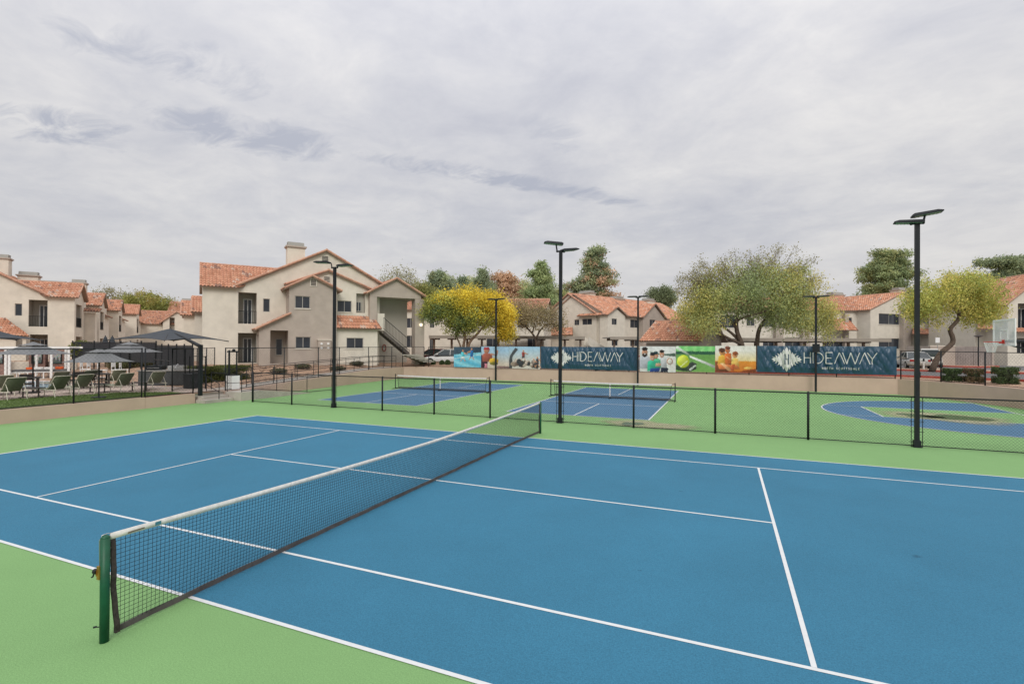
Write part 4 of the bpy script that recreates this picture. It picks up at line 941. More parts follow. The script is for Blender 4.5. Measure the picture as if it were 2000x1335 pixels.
# lean-to with tiled roof
kl = -1.35; tl0, tl1 = tb1+.01, T(737.5, kl); hl = hole(F, kl, 677, 710, 659.5, 680)
zl0 = Z(700, 642, kl); zl1 = Z(700, 619, w2)
wall(F.front(kl), [(tl0, zl0), (tl1, zl0)], zg, [hl], STUC, B); window(F.front(kl), *hl, B); wall(F.right(tl1), [(kl, zl0), (0, zl0+.9)], zg, [], STUC, B)
tile_roof(F.W(tl0, kl-.3, zl0-.05), F.W(tl1+.25, kl-.3, zl0-.05), F.W(tl1-.15, w2, zl1), F.W(tl0, w2, zl1), B)
# stair wing
ks = -.9; ts0, tsp, ts1 = T(722, ks), T(773, ks), T(822, ks)
zs0, zsp = Z(722, 571, ks), Z(773, 546, ks); zs1 = Z(822, 577, ks); zbd = Z(770, 581, ks)
def band_poly(w): 
    mb = MB(); mb.prism([F.W(ts0, w, zbd), F.W(ts1, w, zbd), F.W(ts1, w, zs1), F.W(tsp, w, zsp), F.W(ts0, w, zs0)], np.array(F.W(0, .25, 0))-np.array(F.W(0, 0, 0))); return mb
band_poly(ks).build('gable_front', TAUP, B)
psl, psr = (zsp-zs0)/(tsp-ts0), (zsp-zs1)/(ts1-tsp)
tile_roof(F.W(ts0-.35, 4, zs0-.35*psl), F.W(ts0-.35, ks-.25, zs0-.35*psl), F.W(tsp, ks-.25, zsp), F.W(tsp, 4, zsp), B)
tile_roof(F.W(ts1+.35, ks-.25, zs1-.35*psr), F.W(ts1+.35, 4, zs1-.35*psr), F.W(tsp, 4, zsp), F.W(tsp, ks-.25, zsp), B)
ridge_cap(F.W(ts0-.35, ks-.25, zs0-.35*psl+.14), F.W(tsp, ks-.25, zsp+.14), B, .08); ridge_cap(F.W(ts1+.35, ks-.25, zs1-.35*psr+.14), F.W(tsp, ks-.25, zsp+.14), B, .08)
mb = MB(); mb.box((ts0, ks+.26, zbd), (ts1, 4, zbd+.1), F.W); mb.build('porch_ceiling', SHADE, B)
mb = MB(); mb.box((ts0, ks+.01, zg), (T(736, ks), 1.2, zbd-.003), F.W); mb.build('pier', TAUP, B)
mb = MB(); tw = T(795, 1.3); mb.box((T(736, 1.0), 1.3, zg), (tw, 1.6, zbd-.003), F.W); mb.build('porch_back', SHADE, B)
mb = MB(); tpa, tpb = T(811, ks), T(829, ks); mb.box((tpa, ks+.02, zg), (tpb, ks+.9, zbd-.003), F.W); pr = mb.build('pillar', TAUP, B)
mb = MB(); t_, z_ = F.tz(822, 634, ks); mb.box((t_-.08, ks-.10, z_-.1), (t_+.08, ks+.018, z_+.1), F.W); mb.build('wall_lamp', mat('lamp_glow', (.9, .85, .7), .5, 0, 1, emit=((1, .86, .6), 3.0)), pr)
mb = MB(); zpt = Z(742, 612, ks); zpb = Z(742, 645, ks); tc0, tc1 = T(736.5, ks), T(750, ks); mb.box((tc0, ks-.12, zpb), (tc1, ks-.02, zpt), F.W); mb.box((tc0, ks-.02, zpb), (tc1, ks+2.0, zpb+.15), F.W); mb.build('landing_parapet', STUC, B)
# flights
sx0, sz0 = F.tz(749, 645, ks-.6); sx1, sz1 = F.tz(800, 688, ks-.6)
STP = mat('step_dark', (.10, .085, .075), .8, .3, 4); STE = mat('step_edge', (.42, .38, .33), .8, .1, 4)
st_ = MB(); 
for w_ in (ks-.62, ks+.5): st_.prism([F.W(sx0, w_, sz0), F.W(sx0, w_, sz0-.32), F.W(sx1, w_, sz1-.32), F.W(sx1, w_, sz1)], np.array(F.W(0, .06, 0))-np.array(F.W(0, 0, 0)))
stair = st_.build('stair', STP, B); n = 11
for i in range(n):
    mb = MB(); a = sx0+(sx1-sx0)*i/n; z = sz0+(sz1-sz0)*(i+.3)/n; mb.box((a, ks-.56, z-.06), (a+(sx1-sx0)/n+.05, ks+.5, z), F.W); mb.build('tread', STE, stair)
rl = MB(); hz_ = 1.0
rl.tube([F.W(sx0, ks-.6, sz0+hz_+.1), F.W(sx1, ks-.6, sz1+hz_+.1)], .025, 6); rl.tube([F.W(sx0, ks-.6, sz0+.15), F.W(sx1, ks-.6, sz1+.15)], .018, 6)
for i in range(19): a = sx0+(sx1-sx0)*i/18; z = sz0+(sz1-sz0)*i/18; rl.tube([F.W(a, ks-.6, z+.1), F.W(a, ks-.6, z+hz_+.1)], .010, 4)
rl.build('stair_railing', BLK, stair)
xb, zb2 = F.tz(838, 704, ks-.9); 
for i in range(6):
    mb = MB(); f0 = i/6; a = sx1+(xb-sx1)*f0*.9; z = sz1-.05-(sz1-.05-zg-.35)*(i+1)/6.6; mb.box((a-.9+i*.12, ks-1.35, z-.06), (a+.75, ks-.3, z), F.W); mb.build('tread', STE, stair)
mb = MB()
for w_ in (ks-.24,): mb.prism([F.W(sx1-.3, w_, sz1), F.W(sx1-.3, w_, sz1-.35), F.W(xb, w_, zg), F.W(xb+.1, w_, zg+.3)], np.array(F.W(0, .05, 0))-np.array(F.W(0, 0, 0)))
mb.build('stringer', STP, stair)
tt, zz = F.tz(750, 679, 1.28); mb = MB(); mb.tube([F.W(tt+.16*math.cos(a), 1.22, zz+.30*math.sin(a)) for a in np.linspace(0, 6.28, 17)], .035, 6, False); mb.build('hose', mat('hose_red', (.28, .03, .02), .6), B)

# ------------------------------------------------------------------ generic apartment range
def ranged(F, B, spec):
    """spec: list of dict blocks in metres"""
    for s in spec:
        kind = s.pop('k'); wins = s.pop('wins', []); recs = s.pop('recs', []); chim = s.pop('chim', None)
        holes = [w_[:4] for w_ in wins]+[r_[:4] for r_ in recs]
        w0 = s['w0']
        (gable_front if kind == 'front' else gable_side)(F, B=B, holes=holes, **s)
        for w_ in wins: window(F.front(w0), *w_[:4], B, sill=len(w_) < 5)
        for r_ in recs: recess(F.front(w0), *r_[:4], 1.3, B, rail=(len(r_) < 5))
        if chim: chimney(F, *chim, B)

# left house: front toward the pool, balcony wings stepping away to the right
F = Fr(145, 49.0, 58.2); B = empty('apartment_house', F.W(-6, 4, 1.3), 'two storey beige house at the left edge behind the pool pergola with barred balconies', 'house', 'apartment houses of the complex')
T = F.T; Z = lambda u, v, w=0.0: F.tz(u, v, w)[1]
ze = Z(120, 580); tk = T(93); zpk = Z(0, 537); tpk = T(0)
hb = hole(F, 0, 55.5, 92.5, 585.5, 637.5); hb2 = hole(F, 0, 58.5, 93.5, 653, 705); hw = hole(F, 0, 28.5, 43, 592.5, 616.5)
slope = (zpk-ze)/(tk-tpk); tfar = T(-75); zfar = ze+slope*(tk-tfar)
wall(F.front(0), [(tfar-8, zfar-slope*8), (tfar, zfar), (tk, ze), (0, ze)], 0.2, [hb, hb2, hw], STUC, B)
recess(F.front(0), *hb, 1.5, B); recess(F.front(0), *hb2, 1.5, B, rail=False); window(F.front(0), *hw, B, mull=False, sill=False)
tile_roof(F.W(tk+.1, 8, ze-.05), F.W(tk+.1, -.25, ze-.05), F.W(tfar, -.25, zfar), F.W(tfar, 8, zfar), B)
tile_roof(F.W(tfar-8, -.25, zfar-slope*8), F.W(tfar-8, 8, zfar-slope*8), F.W(tfar, 8, zfar), F.W(tfar, -.25, zfar), B)
ridge_cap(F.W(tk+.1, -.25, ze+.1), F.W(tfar, -.25, zfar+.15), B, .09)
zr2 = Z(155, 557.5, 2.6); tE = tk-(zr2-ze)/slope; WW = 4.6
tile_roof(F.W(tk-.1, -.35, ze-.12), F.W(.3, -.35, ze-.12), F.W(.3, 2.3, zr2), F.W(tE-.6, 2.3, zr2), B)
tile_roof(F.W(.3, 4.95, ze-.12), F.W(tk-3, 4.95, ze-.12), F.W(tk-3, 2.3, zr2), F.W(.3, 2.3, zr2), B)
ridge_cap(F.W(tE-.6, 2.3, zr2+.15), F.W(.3, 2.3, zr2+.15), B); ridge_cap(F.W(.3, -.35, ze), F.W(.3, 2.3, zr2+.12), B, .07); ridge_cap(F.W(.3, 4.95, ze), F.W(.3, 2.3, zr2+.12), B, .07)
hR = [(.75, 3.7, 4.4, 6.7), (.75, 3.7, 1.2, 3.5)]
wall(F.right(0), [(0, ze), (2.3, zr2), (4.6, ze)], .8, hR, STUC, B)
recess(F.right(0), *hR[0], 1.6, B, door=False); recess(F.right(0), *hR[1], 1.6, B, door=False, rail=False)
mb = MB(); v_ = F.right(0); mb.box((2.2, zr2-1.15, -.03), (2.4, zr2-.6, -.003), lambda a, z, k: v_(a, z, k)); mb.build('vent', DOOR, B)
chimney(F, T(2, 3), 3, ze+1, Z(2, 497, 3), B, 1.2, 1.1); chimney(F, T(56, 4), 4, ze+1.2, Z(55, 531, 4), B, 1.5, 1.0); chimney(F, T(154, 5.6), 5.6, ze, Z(152, 546, 5.6), B, 1.2, 1.0); chimney(F, T(104, 7), 7, ze+1.2, Z(104, 549, 7), B, 2.2, 1.2)
# pier and set-back wings on the right side, each with its own gabled balcony
wall(F.right(.9), [(4.75, ze-1.0), (6.1, ze-1.6)], .8, [], STUC, B); wall(F.front(4.75), [(0, ze-1.2), (.9, ze-1.2)], .8, [], STUC, B)
tile_roof(F.W(-.4, 4.4, ze-1.15), F.W(1.3, 4.4, ze-1.15), F.W(1.3, 6.3, ze-.75), F.W(-.4, 6.3, ze-.75), B)
def wing(w0, t1, zoff, chim=None):
    z_e = ze+zoff; zr_ = z_e+1.35
    wall(F.front(w0), [(-9, z_e), (t1, z_e)], .8, [], STUC, B)
    hR = [(w0+.7, w0+3.3, 4.4+zoff, 6.6+zoff), (w0+.7, w0+3.3, 1.2, 3.4)]
    wall(F.right(t1), [(w0, z_e), (w0+2, zr_), (w0+4, z_e)], .8, hR, STUC, B)
    recess(F.right(t1), *hR[0], 1.6, B, door=False); recess(F.right(t1), *hR[1], 1.6, B, door=False, rail=False)
    tile_roof(F.W(-9, w0-.35, z_e-.15), F.W(t1+.3, w0-.35, z_e-.15), F.W(t1+.3, w0+2, zr_), F.W(-9, w0+2, zr_), B)
    tile_roof(F.W(t1+.3, w0+4.35, z_e-.15), F.W(-9, w0+4.35, z_e-.15), F.W(-9, w0+2, zr_), F.W(t1+.3, w0+2, zr_), B)
    ridge_cap(F.W(-9, w0+2, zr_+.15), F.W(t1+.3, w0+2, zr_+.15), B)
    wall(F.right(t1-.02), [(w0+4.0, z_e-1), (w0+7.6, z_e-1.3)], .8, [], STUC, B)
    tile_roof(F.W(t1+.3, w0+4.1, z_e-1.25), F.W(t1+.3, w0+7.7, z_e-1.25), F.W(t1-1.6, w0+7.7, z_e-.35), F.W(t1-1.6, w0+4.1, z_e-.35), B)
    wall(F.front(w0-.02), [(t1-.0, z_e-1.2), (t1+.001, z_e-1.2)], .8, [], STUC, B)
def longroof(w0, w1, t1, zr_, z_e):
    wall(F.right(t1), [(w0, z_e), ((w0+w1)/2, zr_), (w1, z_e)], .8, [], STUC, B); wall(F.front(w0), [(-9, z_e), (t1, z_e)], .8, [], STUC, B)
    tile_roof(F.W(-9, w0-.3, z_e-.1), F.W(t1+.3, w0-.3, z_e-.1), F.W(t1+.3, (w0+w1)/2, zr_), F.W(-9, (w0+w1)/2, zr_), B)
longroof(6.8, 9.8, -.6, ze+1.3, ze+.15)
wing(11.2, .4, 0); longroof(15.8, 22, -.2, ze+1.9, ze+.4); wing(22.0, 1.0, 0.); wing(31.0, 2.2, 0.)
# lower tiled porch at far left
tq = T(60, -2.2); hp = [hole(F, -2.2, 31, 44, 661, 690)]
tile_roof(F.W(tq-7, -2.5, Z(30, 657, -2.2)), F.W(tq, -2.5, Z(55, 658, -2.2)), F.W(T(10, -.1), -.0, Z(10, 622, -.1)), F.W(tq-9, -.0, Z(10, 622, -.1)), B)
wall(F.front(-2.2), [(tq-12, 3.4), (tq-.3, 3.4)], .2, hp, STUC, B)

# small distant house between the two large ones
F = Fr(296, 84.0, 62); B = empty('apartment_house', F.W(4, 4, 1.3), 'distant beige house with stepped orange roofs glimpsed above the dark square shade', 'house', 'apartment houses of the complex')
T = F.T; Z = lambda u, v, w=0.0: F.tz(u, v, w)[1]
z0_ = .8
h_ = hole(F, -1, 331, 341, 620, 652)
gable_side(F, T(262), T(345), 0, 9, 4.5, z0_, Z(310, 632), Z(310, 609, 4.5), STUC, B, [], tone=.9)
gable_front(F, T(318, -1), T(364, -1), T(345, -1), -1, 8, z0_, Z(318, 628, -1), Z(345, 610, -1), Z(364, 618, -1), STUC, B, [h_], tone=.9); recess(F.front(-1), *h_, 1.2, B)
gable_side(F, T(330, 5), T(398, 5), 5, 14, 9, z0_, Z(360, 612, 5), Z(372, 592, 9), STUC, B, [], tone=.9)
chimney(F, T(366, 7), 7, 6, Z(366, 583, 7), B, 1.8, 1.2)
window(F.front(4.93), T(360, 5), T(372, 5), Z(366, 646, 5), Z(366, 636, 5), B)
# back range of the main house, seen as a strip at its left
F = M_; B = empty('apartment_house', F.W(-2, 14, 1.3), 'narrow strip of a beige house with tiled eaves directly behind the large beige house', 'house', 'apartment houses of the complex')
Z = lambda u, v, w=0.0: F.tz(u, v, w)[1]
t1 = .2
for (w0, tt0) in ((8.5, -.55), (15, -1.5)):
    zz_ = 5.75; hL = [(w0+1.0, w0+3, 3.4, 5.3)]
    gable_side(F, tt0, 7, w0, w0+4.4, w0+2.2, .8, zz_, zz_+1.3, STUC, B, sides='L', holesL=hL); recess(F.left(tt0), *hL[0], 1.2, B, door=False)

# ------------------------------------------------------------------ house behind the yellow tree (only parts of it show)
F = Fr(800, 62.0, 100); B = empty('apartment_house', F.W(9, 4, 1.3), 'pale house behind the yellow flowering tree, its windows showing left of the trunk', 'house', 'apartment houses of the complex')
T = F.T; Z = lambda u, v, w=0.0: F.tz(u, v, w)[1]
wl = [hole(F, 0, 794, 809, 621, 640), hole(F, 0, 839, 848, 621, 640), hole(F, 0, 794, 809, 655, 678), hole(F, 0, 839, 848, 656, 690), hole(F, 0, 880, 905, 621, 640), hole(F, 0, 950, 975, 656, 680), hole(F, 0, 1010, 1030, 621, 640), hole(F, 0, 1030, 1050, 656, 680)]
ranged(F, B, [dict(k='side', t0=T(780), t1=T(1062), w0=0, w1=9, wr_=4.5, z0=.6, zeF=Z(900, 604), zr=Z(900, 588, 4.5), mt=STUC, wins=[w_+(1,) for w_ in wl])])

# ------------------------------------------------------------------ middle distance house with long orange roof
F = Fr(1078, 74.0, 137); B = empty('apartment_house', F.W(6, 6, 1.0), 'cream house with long pale orange roof, left of the small tiled outbuilding', 'house', 'apartment houses of the complex')
T = F.T; Z = lambda u, v, w=0.0: F.tz(u, v, w)[1]
tA, tP, tC = T(1078), T(1111), T(1165); hA = [hole(F, 0, 1121.5, 1131, 624, 635), hole(F, 0, 1137, 1156, 622, 634), hole(F, 0, 1068+0, 1077, 663, 673), hole(F, 0, 1112, 1122, 663, 675)]
hA = [h for h in hA if h[0] > tA]
gable_front(F, tA, tC, tP, 0, 12, .6, Z(1078, 606), Z(1111, 575), Z(1165, 613), STUC, B, hA, tone=1.08)
for h in hA: window(F.front(0), *h, B, sill=False)
chimney(F, T(1138, 7), 8, 8, Z(1138, 567, 7), B, 2.4, 1.3)
# long side range: its right hand side faces the court
wz_ = lambda u, v: F.wz(u, v, tC+1.2)
tS = tC+1.2
def sh(u0, u1, v0, v1): a = F.wz(u0, (v0+v1)/2, tS); b = F.wz(u1, (v0+v1)/2, tS); m_ = F.wz((u0+u1)/2, v1, tS)[1]; n_ = F.wz((u0+u1)/2, v0, tS)[1]; return (a[0], b[0], m_, n_)
S0 = .2; S1 = F.wz(1345, 640, tS)[0]; zE = F.wz(1235, 617, tS)[1]; zR = zE+2.9
hS = [sh(1231, 1248, 624, 640), sh(1231, 1249, 662, 676), sh(1306, 1318, 626, 638)]
wall(F.right(tS), [(S0, zE), (S1, zE)], .6, hS, STUC, B)
for h in hS: window(F.right(tS), *h, B, sill=False)
tR = tS-5.2
tile_roof(F.W(tS+.4, S0-.3, zE-.2), F.W(tS+.4, S1+.3, zE-.2), F.W(tR, S1+.3, zR), F.W(tR, S0-.3, zR), B, tone=1.08)
tile_roof(F.W(tR-5, S1+.3, zE-.2), F.W(tR-5, S0-.3, zE-.2), F.W(tR, S0-.3, zR), F.W(tR, S1+.3, zR), B, tone=1.08); ridge_cap(F.W(tR, S0, zR+.15), F.W(tR, S1, zR+.15), B)
wall(F.front(S0), [(tR-4.6, zE), (tR, zR-.1), (tS, zE)], .6, [], STUC, B); wall(F.back(S1), [(tR-4.6, zE), (tR, zR-.1), (tS, zE)], .6, [], STUC, B)
def dormer(ua, up_, ub, vp, mtl=STUC, win=()):
    a = F.wz(ua, 640, tS+.8)[0]; b = F.wz(ub, 640, tS+.8)[0]; p_, zp_ = F.wz(up_, vp, tS+.8); ze_ = zE-.15; tt = tS+.8; p_ = (a+b)/2
    hd = [(F.wz(q[0], 640, tt)[0], F.wz(q[1], 640, tt)[0], F.wz((q[0]+q[1])/2, q[3], tt)[1], F.wz((q[0]+q[1])/2, q[2], tt)[1]) for q in win]
    wall(F.right(tt), [(a, ze_), (p_, zp_-.2), (b, ze_)], .6, hd, mtl, B)
    for h in hd: window(F.right(tt), *h, B, sill=False)
    wall(F.front(a), [(tS-.5, ze_), (tt, ze_)], .6, [], mtl, B)
    tile_roof(F.W(tR+1, a-.3, ze_-.1), F.W(tt+.3, a-.3, ze_-.1), F.W(tt+.3, p_, zp_), F.W(tR+1, p_, zp_), B, tone=1.08)
    tile_roof(F.W(tt+.3, b+.3, ze_-.1), F.W(tR+1, b+.3, ze_-.1), F.W(tR+1, p_, zp_), F.W(tt+.3, p_, zp_), B, tone=1.08)
dormer(1187, 1201, 1221, 600, STUC, [(1195, 1205, 622, 634), (1195, 1207, 662, 675)]); dormer(1256, 1276, 1298, 594, TAUP, [(1269, 1280, 624, 655)])
chimney(F, tR, F.wz(1205, 580, tR)[0], 8, F.wz(1205, 579, tR)[1], B, 1.3, 2.2); chimney(F, tR, F.wz(1266, 586, tR)[0], 8, F.wz(1266, 583, tR)[1], B, 1.3, 2.2)
# outside stair walls (sloping parapets)
for k_ in range(2):
    ww = F.wz(1140+k_*8, 680, tS+2.5+k_*.8)[0]; tt = tS+2.5+k_*.8; a0 = ww; mb = MB(); mb.prism([F.W(tt, a0, 3.9), F.W(tt, a0, 2.9), F.W(tt, a0+5.2, .9), F.W(tt, a0+5.2, 1.9)], np.array(F.W(.15, 0, 0))-np.array(F.W(0, 0, 0))); mb.build('stair_parapet', STUC, B)
# low porch roofs in front of the gable
tile_roof(F.W(T(1074, -2), -2.6, 4.2), F.W(T(1125, -2), -2.6, 4.2), F.W(T(1118, -.1), -.02, 5.3), F.W(T(1080, -.1), -.02, 5.3), B, tone=1.05)
wall(F.front(-2.2), [(T(1078, -2.2), 4.25), (T(1122, -2.2), 4.25)], .6, [], STUC, B)

# ------------------------------------------------------------------ right hand house
F = Fr(1700, 62.5, 68); B = empty('apartment_house', F.W(4, 6, 1.0), 'cream house with pale orange roof behind the parked silver car and curved tree', 'house', 'apartment houses of the complex')
T = F.T; Z = lambda u, v, w=0.0: F.tz(u, v, w)[1]
tA, tP = 0, T(1763); zA = Z(1702, 605); zP = Z(1763, 573); tB = T(1852); zB = zP-(zP-zA)*(tB-tP)/(tP-tA)
h_ = [hole(F, 0, 1716.5, 1757, 612.5, 633.5), hole(F, 0, 1716.5, 1757, 660.5, 681), hole(F, 0, 1786, 1817, 609, 631)]
gable_front(F, tA, tB, tP, 0, 11, .6, zA, zP, zB, STUC, B, h_, tone=1.05, fover=.1, cap=True)
for h in h_: window(F.front(0), *h, B)
# front set wings
def wing2(u0, u1, w0, vtop, holes, mt, low=.6, top=None):
    a, b = T(u0, w0), T(u1, w0); z_ = Z((u0+u1)/2, vtop, w0)
    mb_ = wall(F.front(w0), [(a, z_), (b, z_)], low, holes, mt, B); wall(F.left(a), [(w0, z_), (0, z_)], low, [], mt, B); wall(F.right(b), [(w0, z_), (0, z_)], low, [], mt, B)
    mb = MB(); mb.poly([F.W(a, w0, z_), F.W(b, w0, z_), F.W(b, 0, z_), F.W(a, 0, z_)]); mb.build('wall_top', mt, B)
    for h in holes: window(F.front(w0), *h, B)
wing2(1765, 1780, -.5, 600, [], TAUP); wing2(1838, 1848, -.6, 600, [], TAUP)
ta, tb_ = T(1780, -.1), T(1838, -1.6)
hq = [hole(F, -.55, 1785, 1830, 659, 684)]
wall(F.front(-.05), [(T(1781), 4.3), (T(1838), 4.3)], .6, [hole(F, -.05, 1785, 1830, 659, 684)], STUC, B); window(F.front(-.05), *hole(F, -.05, 1785, 1830, 659, 684), B)
tile_roof(F.W(T(1781, -1.4), -1.4, Z(1810, 654, -1.4)), F.W(T(1838, -1.4), -1.4, Z(1810, 654, -1.4)), F.W(T(1838, -.1), -.1, Z(1810, 643, -.1)), F.W(T(1781, -.1), -.1, Z(1810, 643, -.1)), B, tone=1.05)
# range to the right of the gable, window low behind the trunk
F0 = F; F = Fr(1850, 63.0, 100); hh = [hole(F, 0, 1862, 1900, 657, 674), hole(F, 0, 1866, 1896, 604, 622)]
gable_side(F, 0, F.T(1934), 0, 9, 4.5, .6, F.tz(1880, 600)[1], F.tz(1880, 578, 4.5)[1], STUC, B, hh, sides='', tone=1.05)
for h in hh: window(F.front(0), *h, B)
F = F0
# left range running back behind the big tree
hw_ = []; F0 = F; F = Fr(1694, 64.0, 93)
def hole2(u0, u1, v0, v1): return hole(F, 0, u0, u1, v0, v1)
for u0, u1, v0, v1 in ((1676, 1692, 614.5, 626.5), (1676, 1692, 661, 690), (1650, 1664, 620, 640), (1600, 1628, 612, 634), (1533, 1566, 610, 638), (1490, 1512, 612, 638), (1458, 1474, 620, 636), (1533, 1565, 659, 690), (1490, 1512, 664, 690), (1612, 1646, 664, 690), (1404, 1440, 615, 640)):
    hw_.append(hole2(u0, u1, v0, v1))
gable_side(F, F.T(1396), -.05, 0, 10, 5, .6, F.tz(1680, 606)[1], F.tz(1640, 581, 5)[1], STUC, B, hw_, sides='', tone=1.05)
for h in hw_: window(F.front(0), *h, B)
for u0, u1 in ((1515, 1529), (1567, 1582), (1650, 1657)):
    a_, b_ = F.T(u0, -.6), F.T(u1, -.6); mb = MB(); mb.box((a_, -.7, .6), (b_, -.003, F.tz(1550, 612)[1]), F.W); mb.build('pillar', TAUP, B)
tile_roof(F.W(F.T(1630, -1.8), -1.8, F.tz(1650, 646, -1.8)[1]), F.W(F.T(1676, -1.8), -1.8, F.tz(1650, 646, -1.8)[1]), F.W(F.T(1655), -.02, F.tz(1640, 624)[1]), F.W(F.T(1625), -.02, F.tz(1640, 624)[1]), B, tone=1.05)
F = F0
chimney(F, T(1630, 7), 7, 8, Z(1630, 571, 7), B, 2.2, 1.3); chimney(F, T(1755, 8), 8, 9, Z(1755, 562, 8), B, 1.8, 1.3)
# far right house, nearer
F = Fr(1992, 52.0, 100); B = empty('apartment_house', F.W(-2, 4, 1.0), 'taller looking beige house cut by the right edge behind the clear backboard', 'house', 'apartment houses of the complex')
T = F.T; Z = lambda u, v, w=0.0: F.tz(u, v, w)[1]
tl = T(1968); zE_ = Z(1975, 592); 
hh = [hole(F, 0, 1975, 1990, 604, 640), hole(F, 0, 1975, 1990, 655, 680)]
gable_front(F, tl, T(2110), T(2045), 0, 9, .6, zE_, zE_+3.1, zE_, STUC, B, [hole(F, 0, 1988, 2040, 592, 645), hole(F, 0, 1986, 2040, 660, 690)])
recess(F.front(0), *hole(F, 0, 1988, 2040, 592, 645), 1.6, B); recess(F.front(0), *hole(F, 0, 1986, 2040, 660, 690), 1.6, B, rail=False)
zq = Z(1950, 585, 3); h3 = [hole(F, 3, 1960, 1967, 604, 622)]
gable_side(F, T(1905, 3), tl, 3, 11, 7, .6, zq-.5, Z(1975, 540, 7), STUC, B, h3, sides='L')
window(F.front(3), *h3[0], B)
tile_roof(F.W(T(1908, 1), 1, Z(1930, 644, 1)), F.W(T(1944, 1), 1, Z(1930, 644, 1)), F.W(T(1938, 3), 2.98, Z(1930, 631, 3)), F.W(T(1910, 3), 2.98, Z(1930, 631, 3)), B)
tile_roof(F.W(T(1984, -.8), -.8, Z(1990, 650, -.8)), F.W(T(2030, -.8), -.8, Z(1990, 650, -.8)), F.W(T(2030), 0, Z(1990, 642)), F.W(T(1984), 0, Z(1990, 642)), B)

# ------------------------------------------------------------------ small tiled outbuilding behind the banners
F = Fr(1262, 45.0, 132); B = empty('outbuilding', F.W(2, 2, 1.0), 'small taupe outbuilding with bright orange tile roof behind the group portrait banner', 'outbuilding')
T = F.T; Z = lambda u, v, w=0.0: F.tz(u, v, w)[1]
tw = T(1365); ze_ = Z(1310, 662); 
# ridge 3 m behind the eave
wr_ = 2.6; zr_ = Z(1330, 629.5, wr_)
gable_side(F, 0, tw, 0, 5.2, wr_, .6, ze_, zr_, TAUP, B, over=.45, tover=.4)
mb = MB(); mb.box((0.0, -.42, ze_-.32), (tw, -.34, ze_-.12), F.W); mb.build('fascia', STUC, B)

# ------------------------------------------------------------------ carports
def carport(name_label, u0, u1, dep, vtop, posts, wdt=5.0, zc=None, mtl=None):
    a = gd(u0, 672, dep); b = gd(u1, 672, dep); z = zc; d = (b-a)[:2]; L_ = np.linalg.norm(d); d /= L_; nr = np.array([-d[1], d[0]])
    W_ = lambda x, y, zz: (a[0]+d[0]*x+nr[0]*y, a[1]+d[1]*x+nr[1]*y, zz)
    e = empty('carport', W_(0, 0, 1), name_label, 'carport')
    mb = MB(); mb.box((0, 0, z-.12), (L_, wdt, z), W_); mb.build('roof_deck', mat('carport_deck', (.36, .34, .30), .8, .15, 1), e)
    mb = MB(); mb.box((-.02, -.06, z-.30), (L_+.02, -.003, z+.03), W_); mb.build('fascia', mat('carport_fascia', (.33, .29, .24), .8, .1, 1), e)
    for u in posts:
        x = (u-u0)/(u1-u0)*L_; mb = MB(); mb.box((x-.11, .9, .9), (x+.11, 1.1, z-.12), W_); mb.box((x-.45, .85, z-.42), (x+.45, 1.15, z-.12), W_); mb.build('post', FASC, e)
        mb = MB(); mb.box((x-.08, 0.0, z-.40), (x+.08, wdt, z-.125), W_); mb.build('beam', BARK, e)
carport('long flat carport roof on brown posts running behind the yellow tree', 838, 1142, 54, 655, [845, 880, 911, 940, 973, 1008, 1058, 1105, 1136], zc=3.85)
carport('short flat carport roof right of the white sloping stair walls', 1192, 1262, 56, 655, [1203, 1240], zc=3.85)
carport('flat carport roof on brown posts behind the big spreading tree', 1448, 1740, 50, 656, [1452, 1485, 1526, 1583, 1622, 1670, 1700], zc=3.70)
# dark screens in the shade of the carports
# ------------------------------------------------------------------ dumpster enclosure
F = Fr(1817, 50.5, 95); B = empty('trash_enclosure', F.W(2, 1, 1.0), 'grey walled enclosure with ribbed metal gates beside the curved tree trunk', 'enclosure')
T = F.T; z1_ = F.tz(1860, 676)[1]; z0_ = .98
tg = T(1866); te = T(1942)
mb = MB(); mb.box((0, 0, z0_), (tg, .2, z1_), F.W); mb.box((0, .2, z0_), (.2, 3.5, z1_), F.W); mb.box((.2, 3.3, z0_), (te, 3.5, z1_), F.W); mb.box((te-.2, .0, z0_), (te, 3.3, z1_), F.W); mb.build('enclosure_wall', TAUP, B)
mb = MB(); mb.box((-.04, -.04, z1_), (tg, .24, z1_+.08), F.W); mb.build('coping', STUC, B)
GATE = mat('gate_metal', (.30, .265, .245), .6, .15, 2)
for i in range(2):
    a = tg+.02+(te-.2-tg)*i/2; b = tg-.02+(te-.2-tg)*(i+1)/2; mb = MB(); mb.box((a, .05, z0_+.12), (b, .09, z1_-.05), F.W)
    n = int((b-a)/.14)
    for j in range(n): x = a+(j+.5)*(b-a)/n; mb.box((x-.03, .02, z0_+.14), (x+.03, .048, z1_-.07), F.W)
    mb.build('gate', GATE, B)

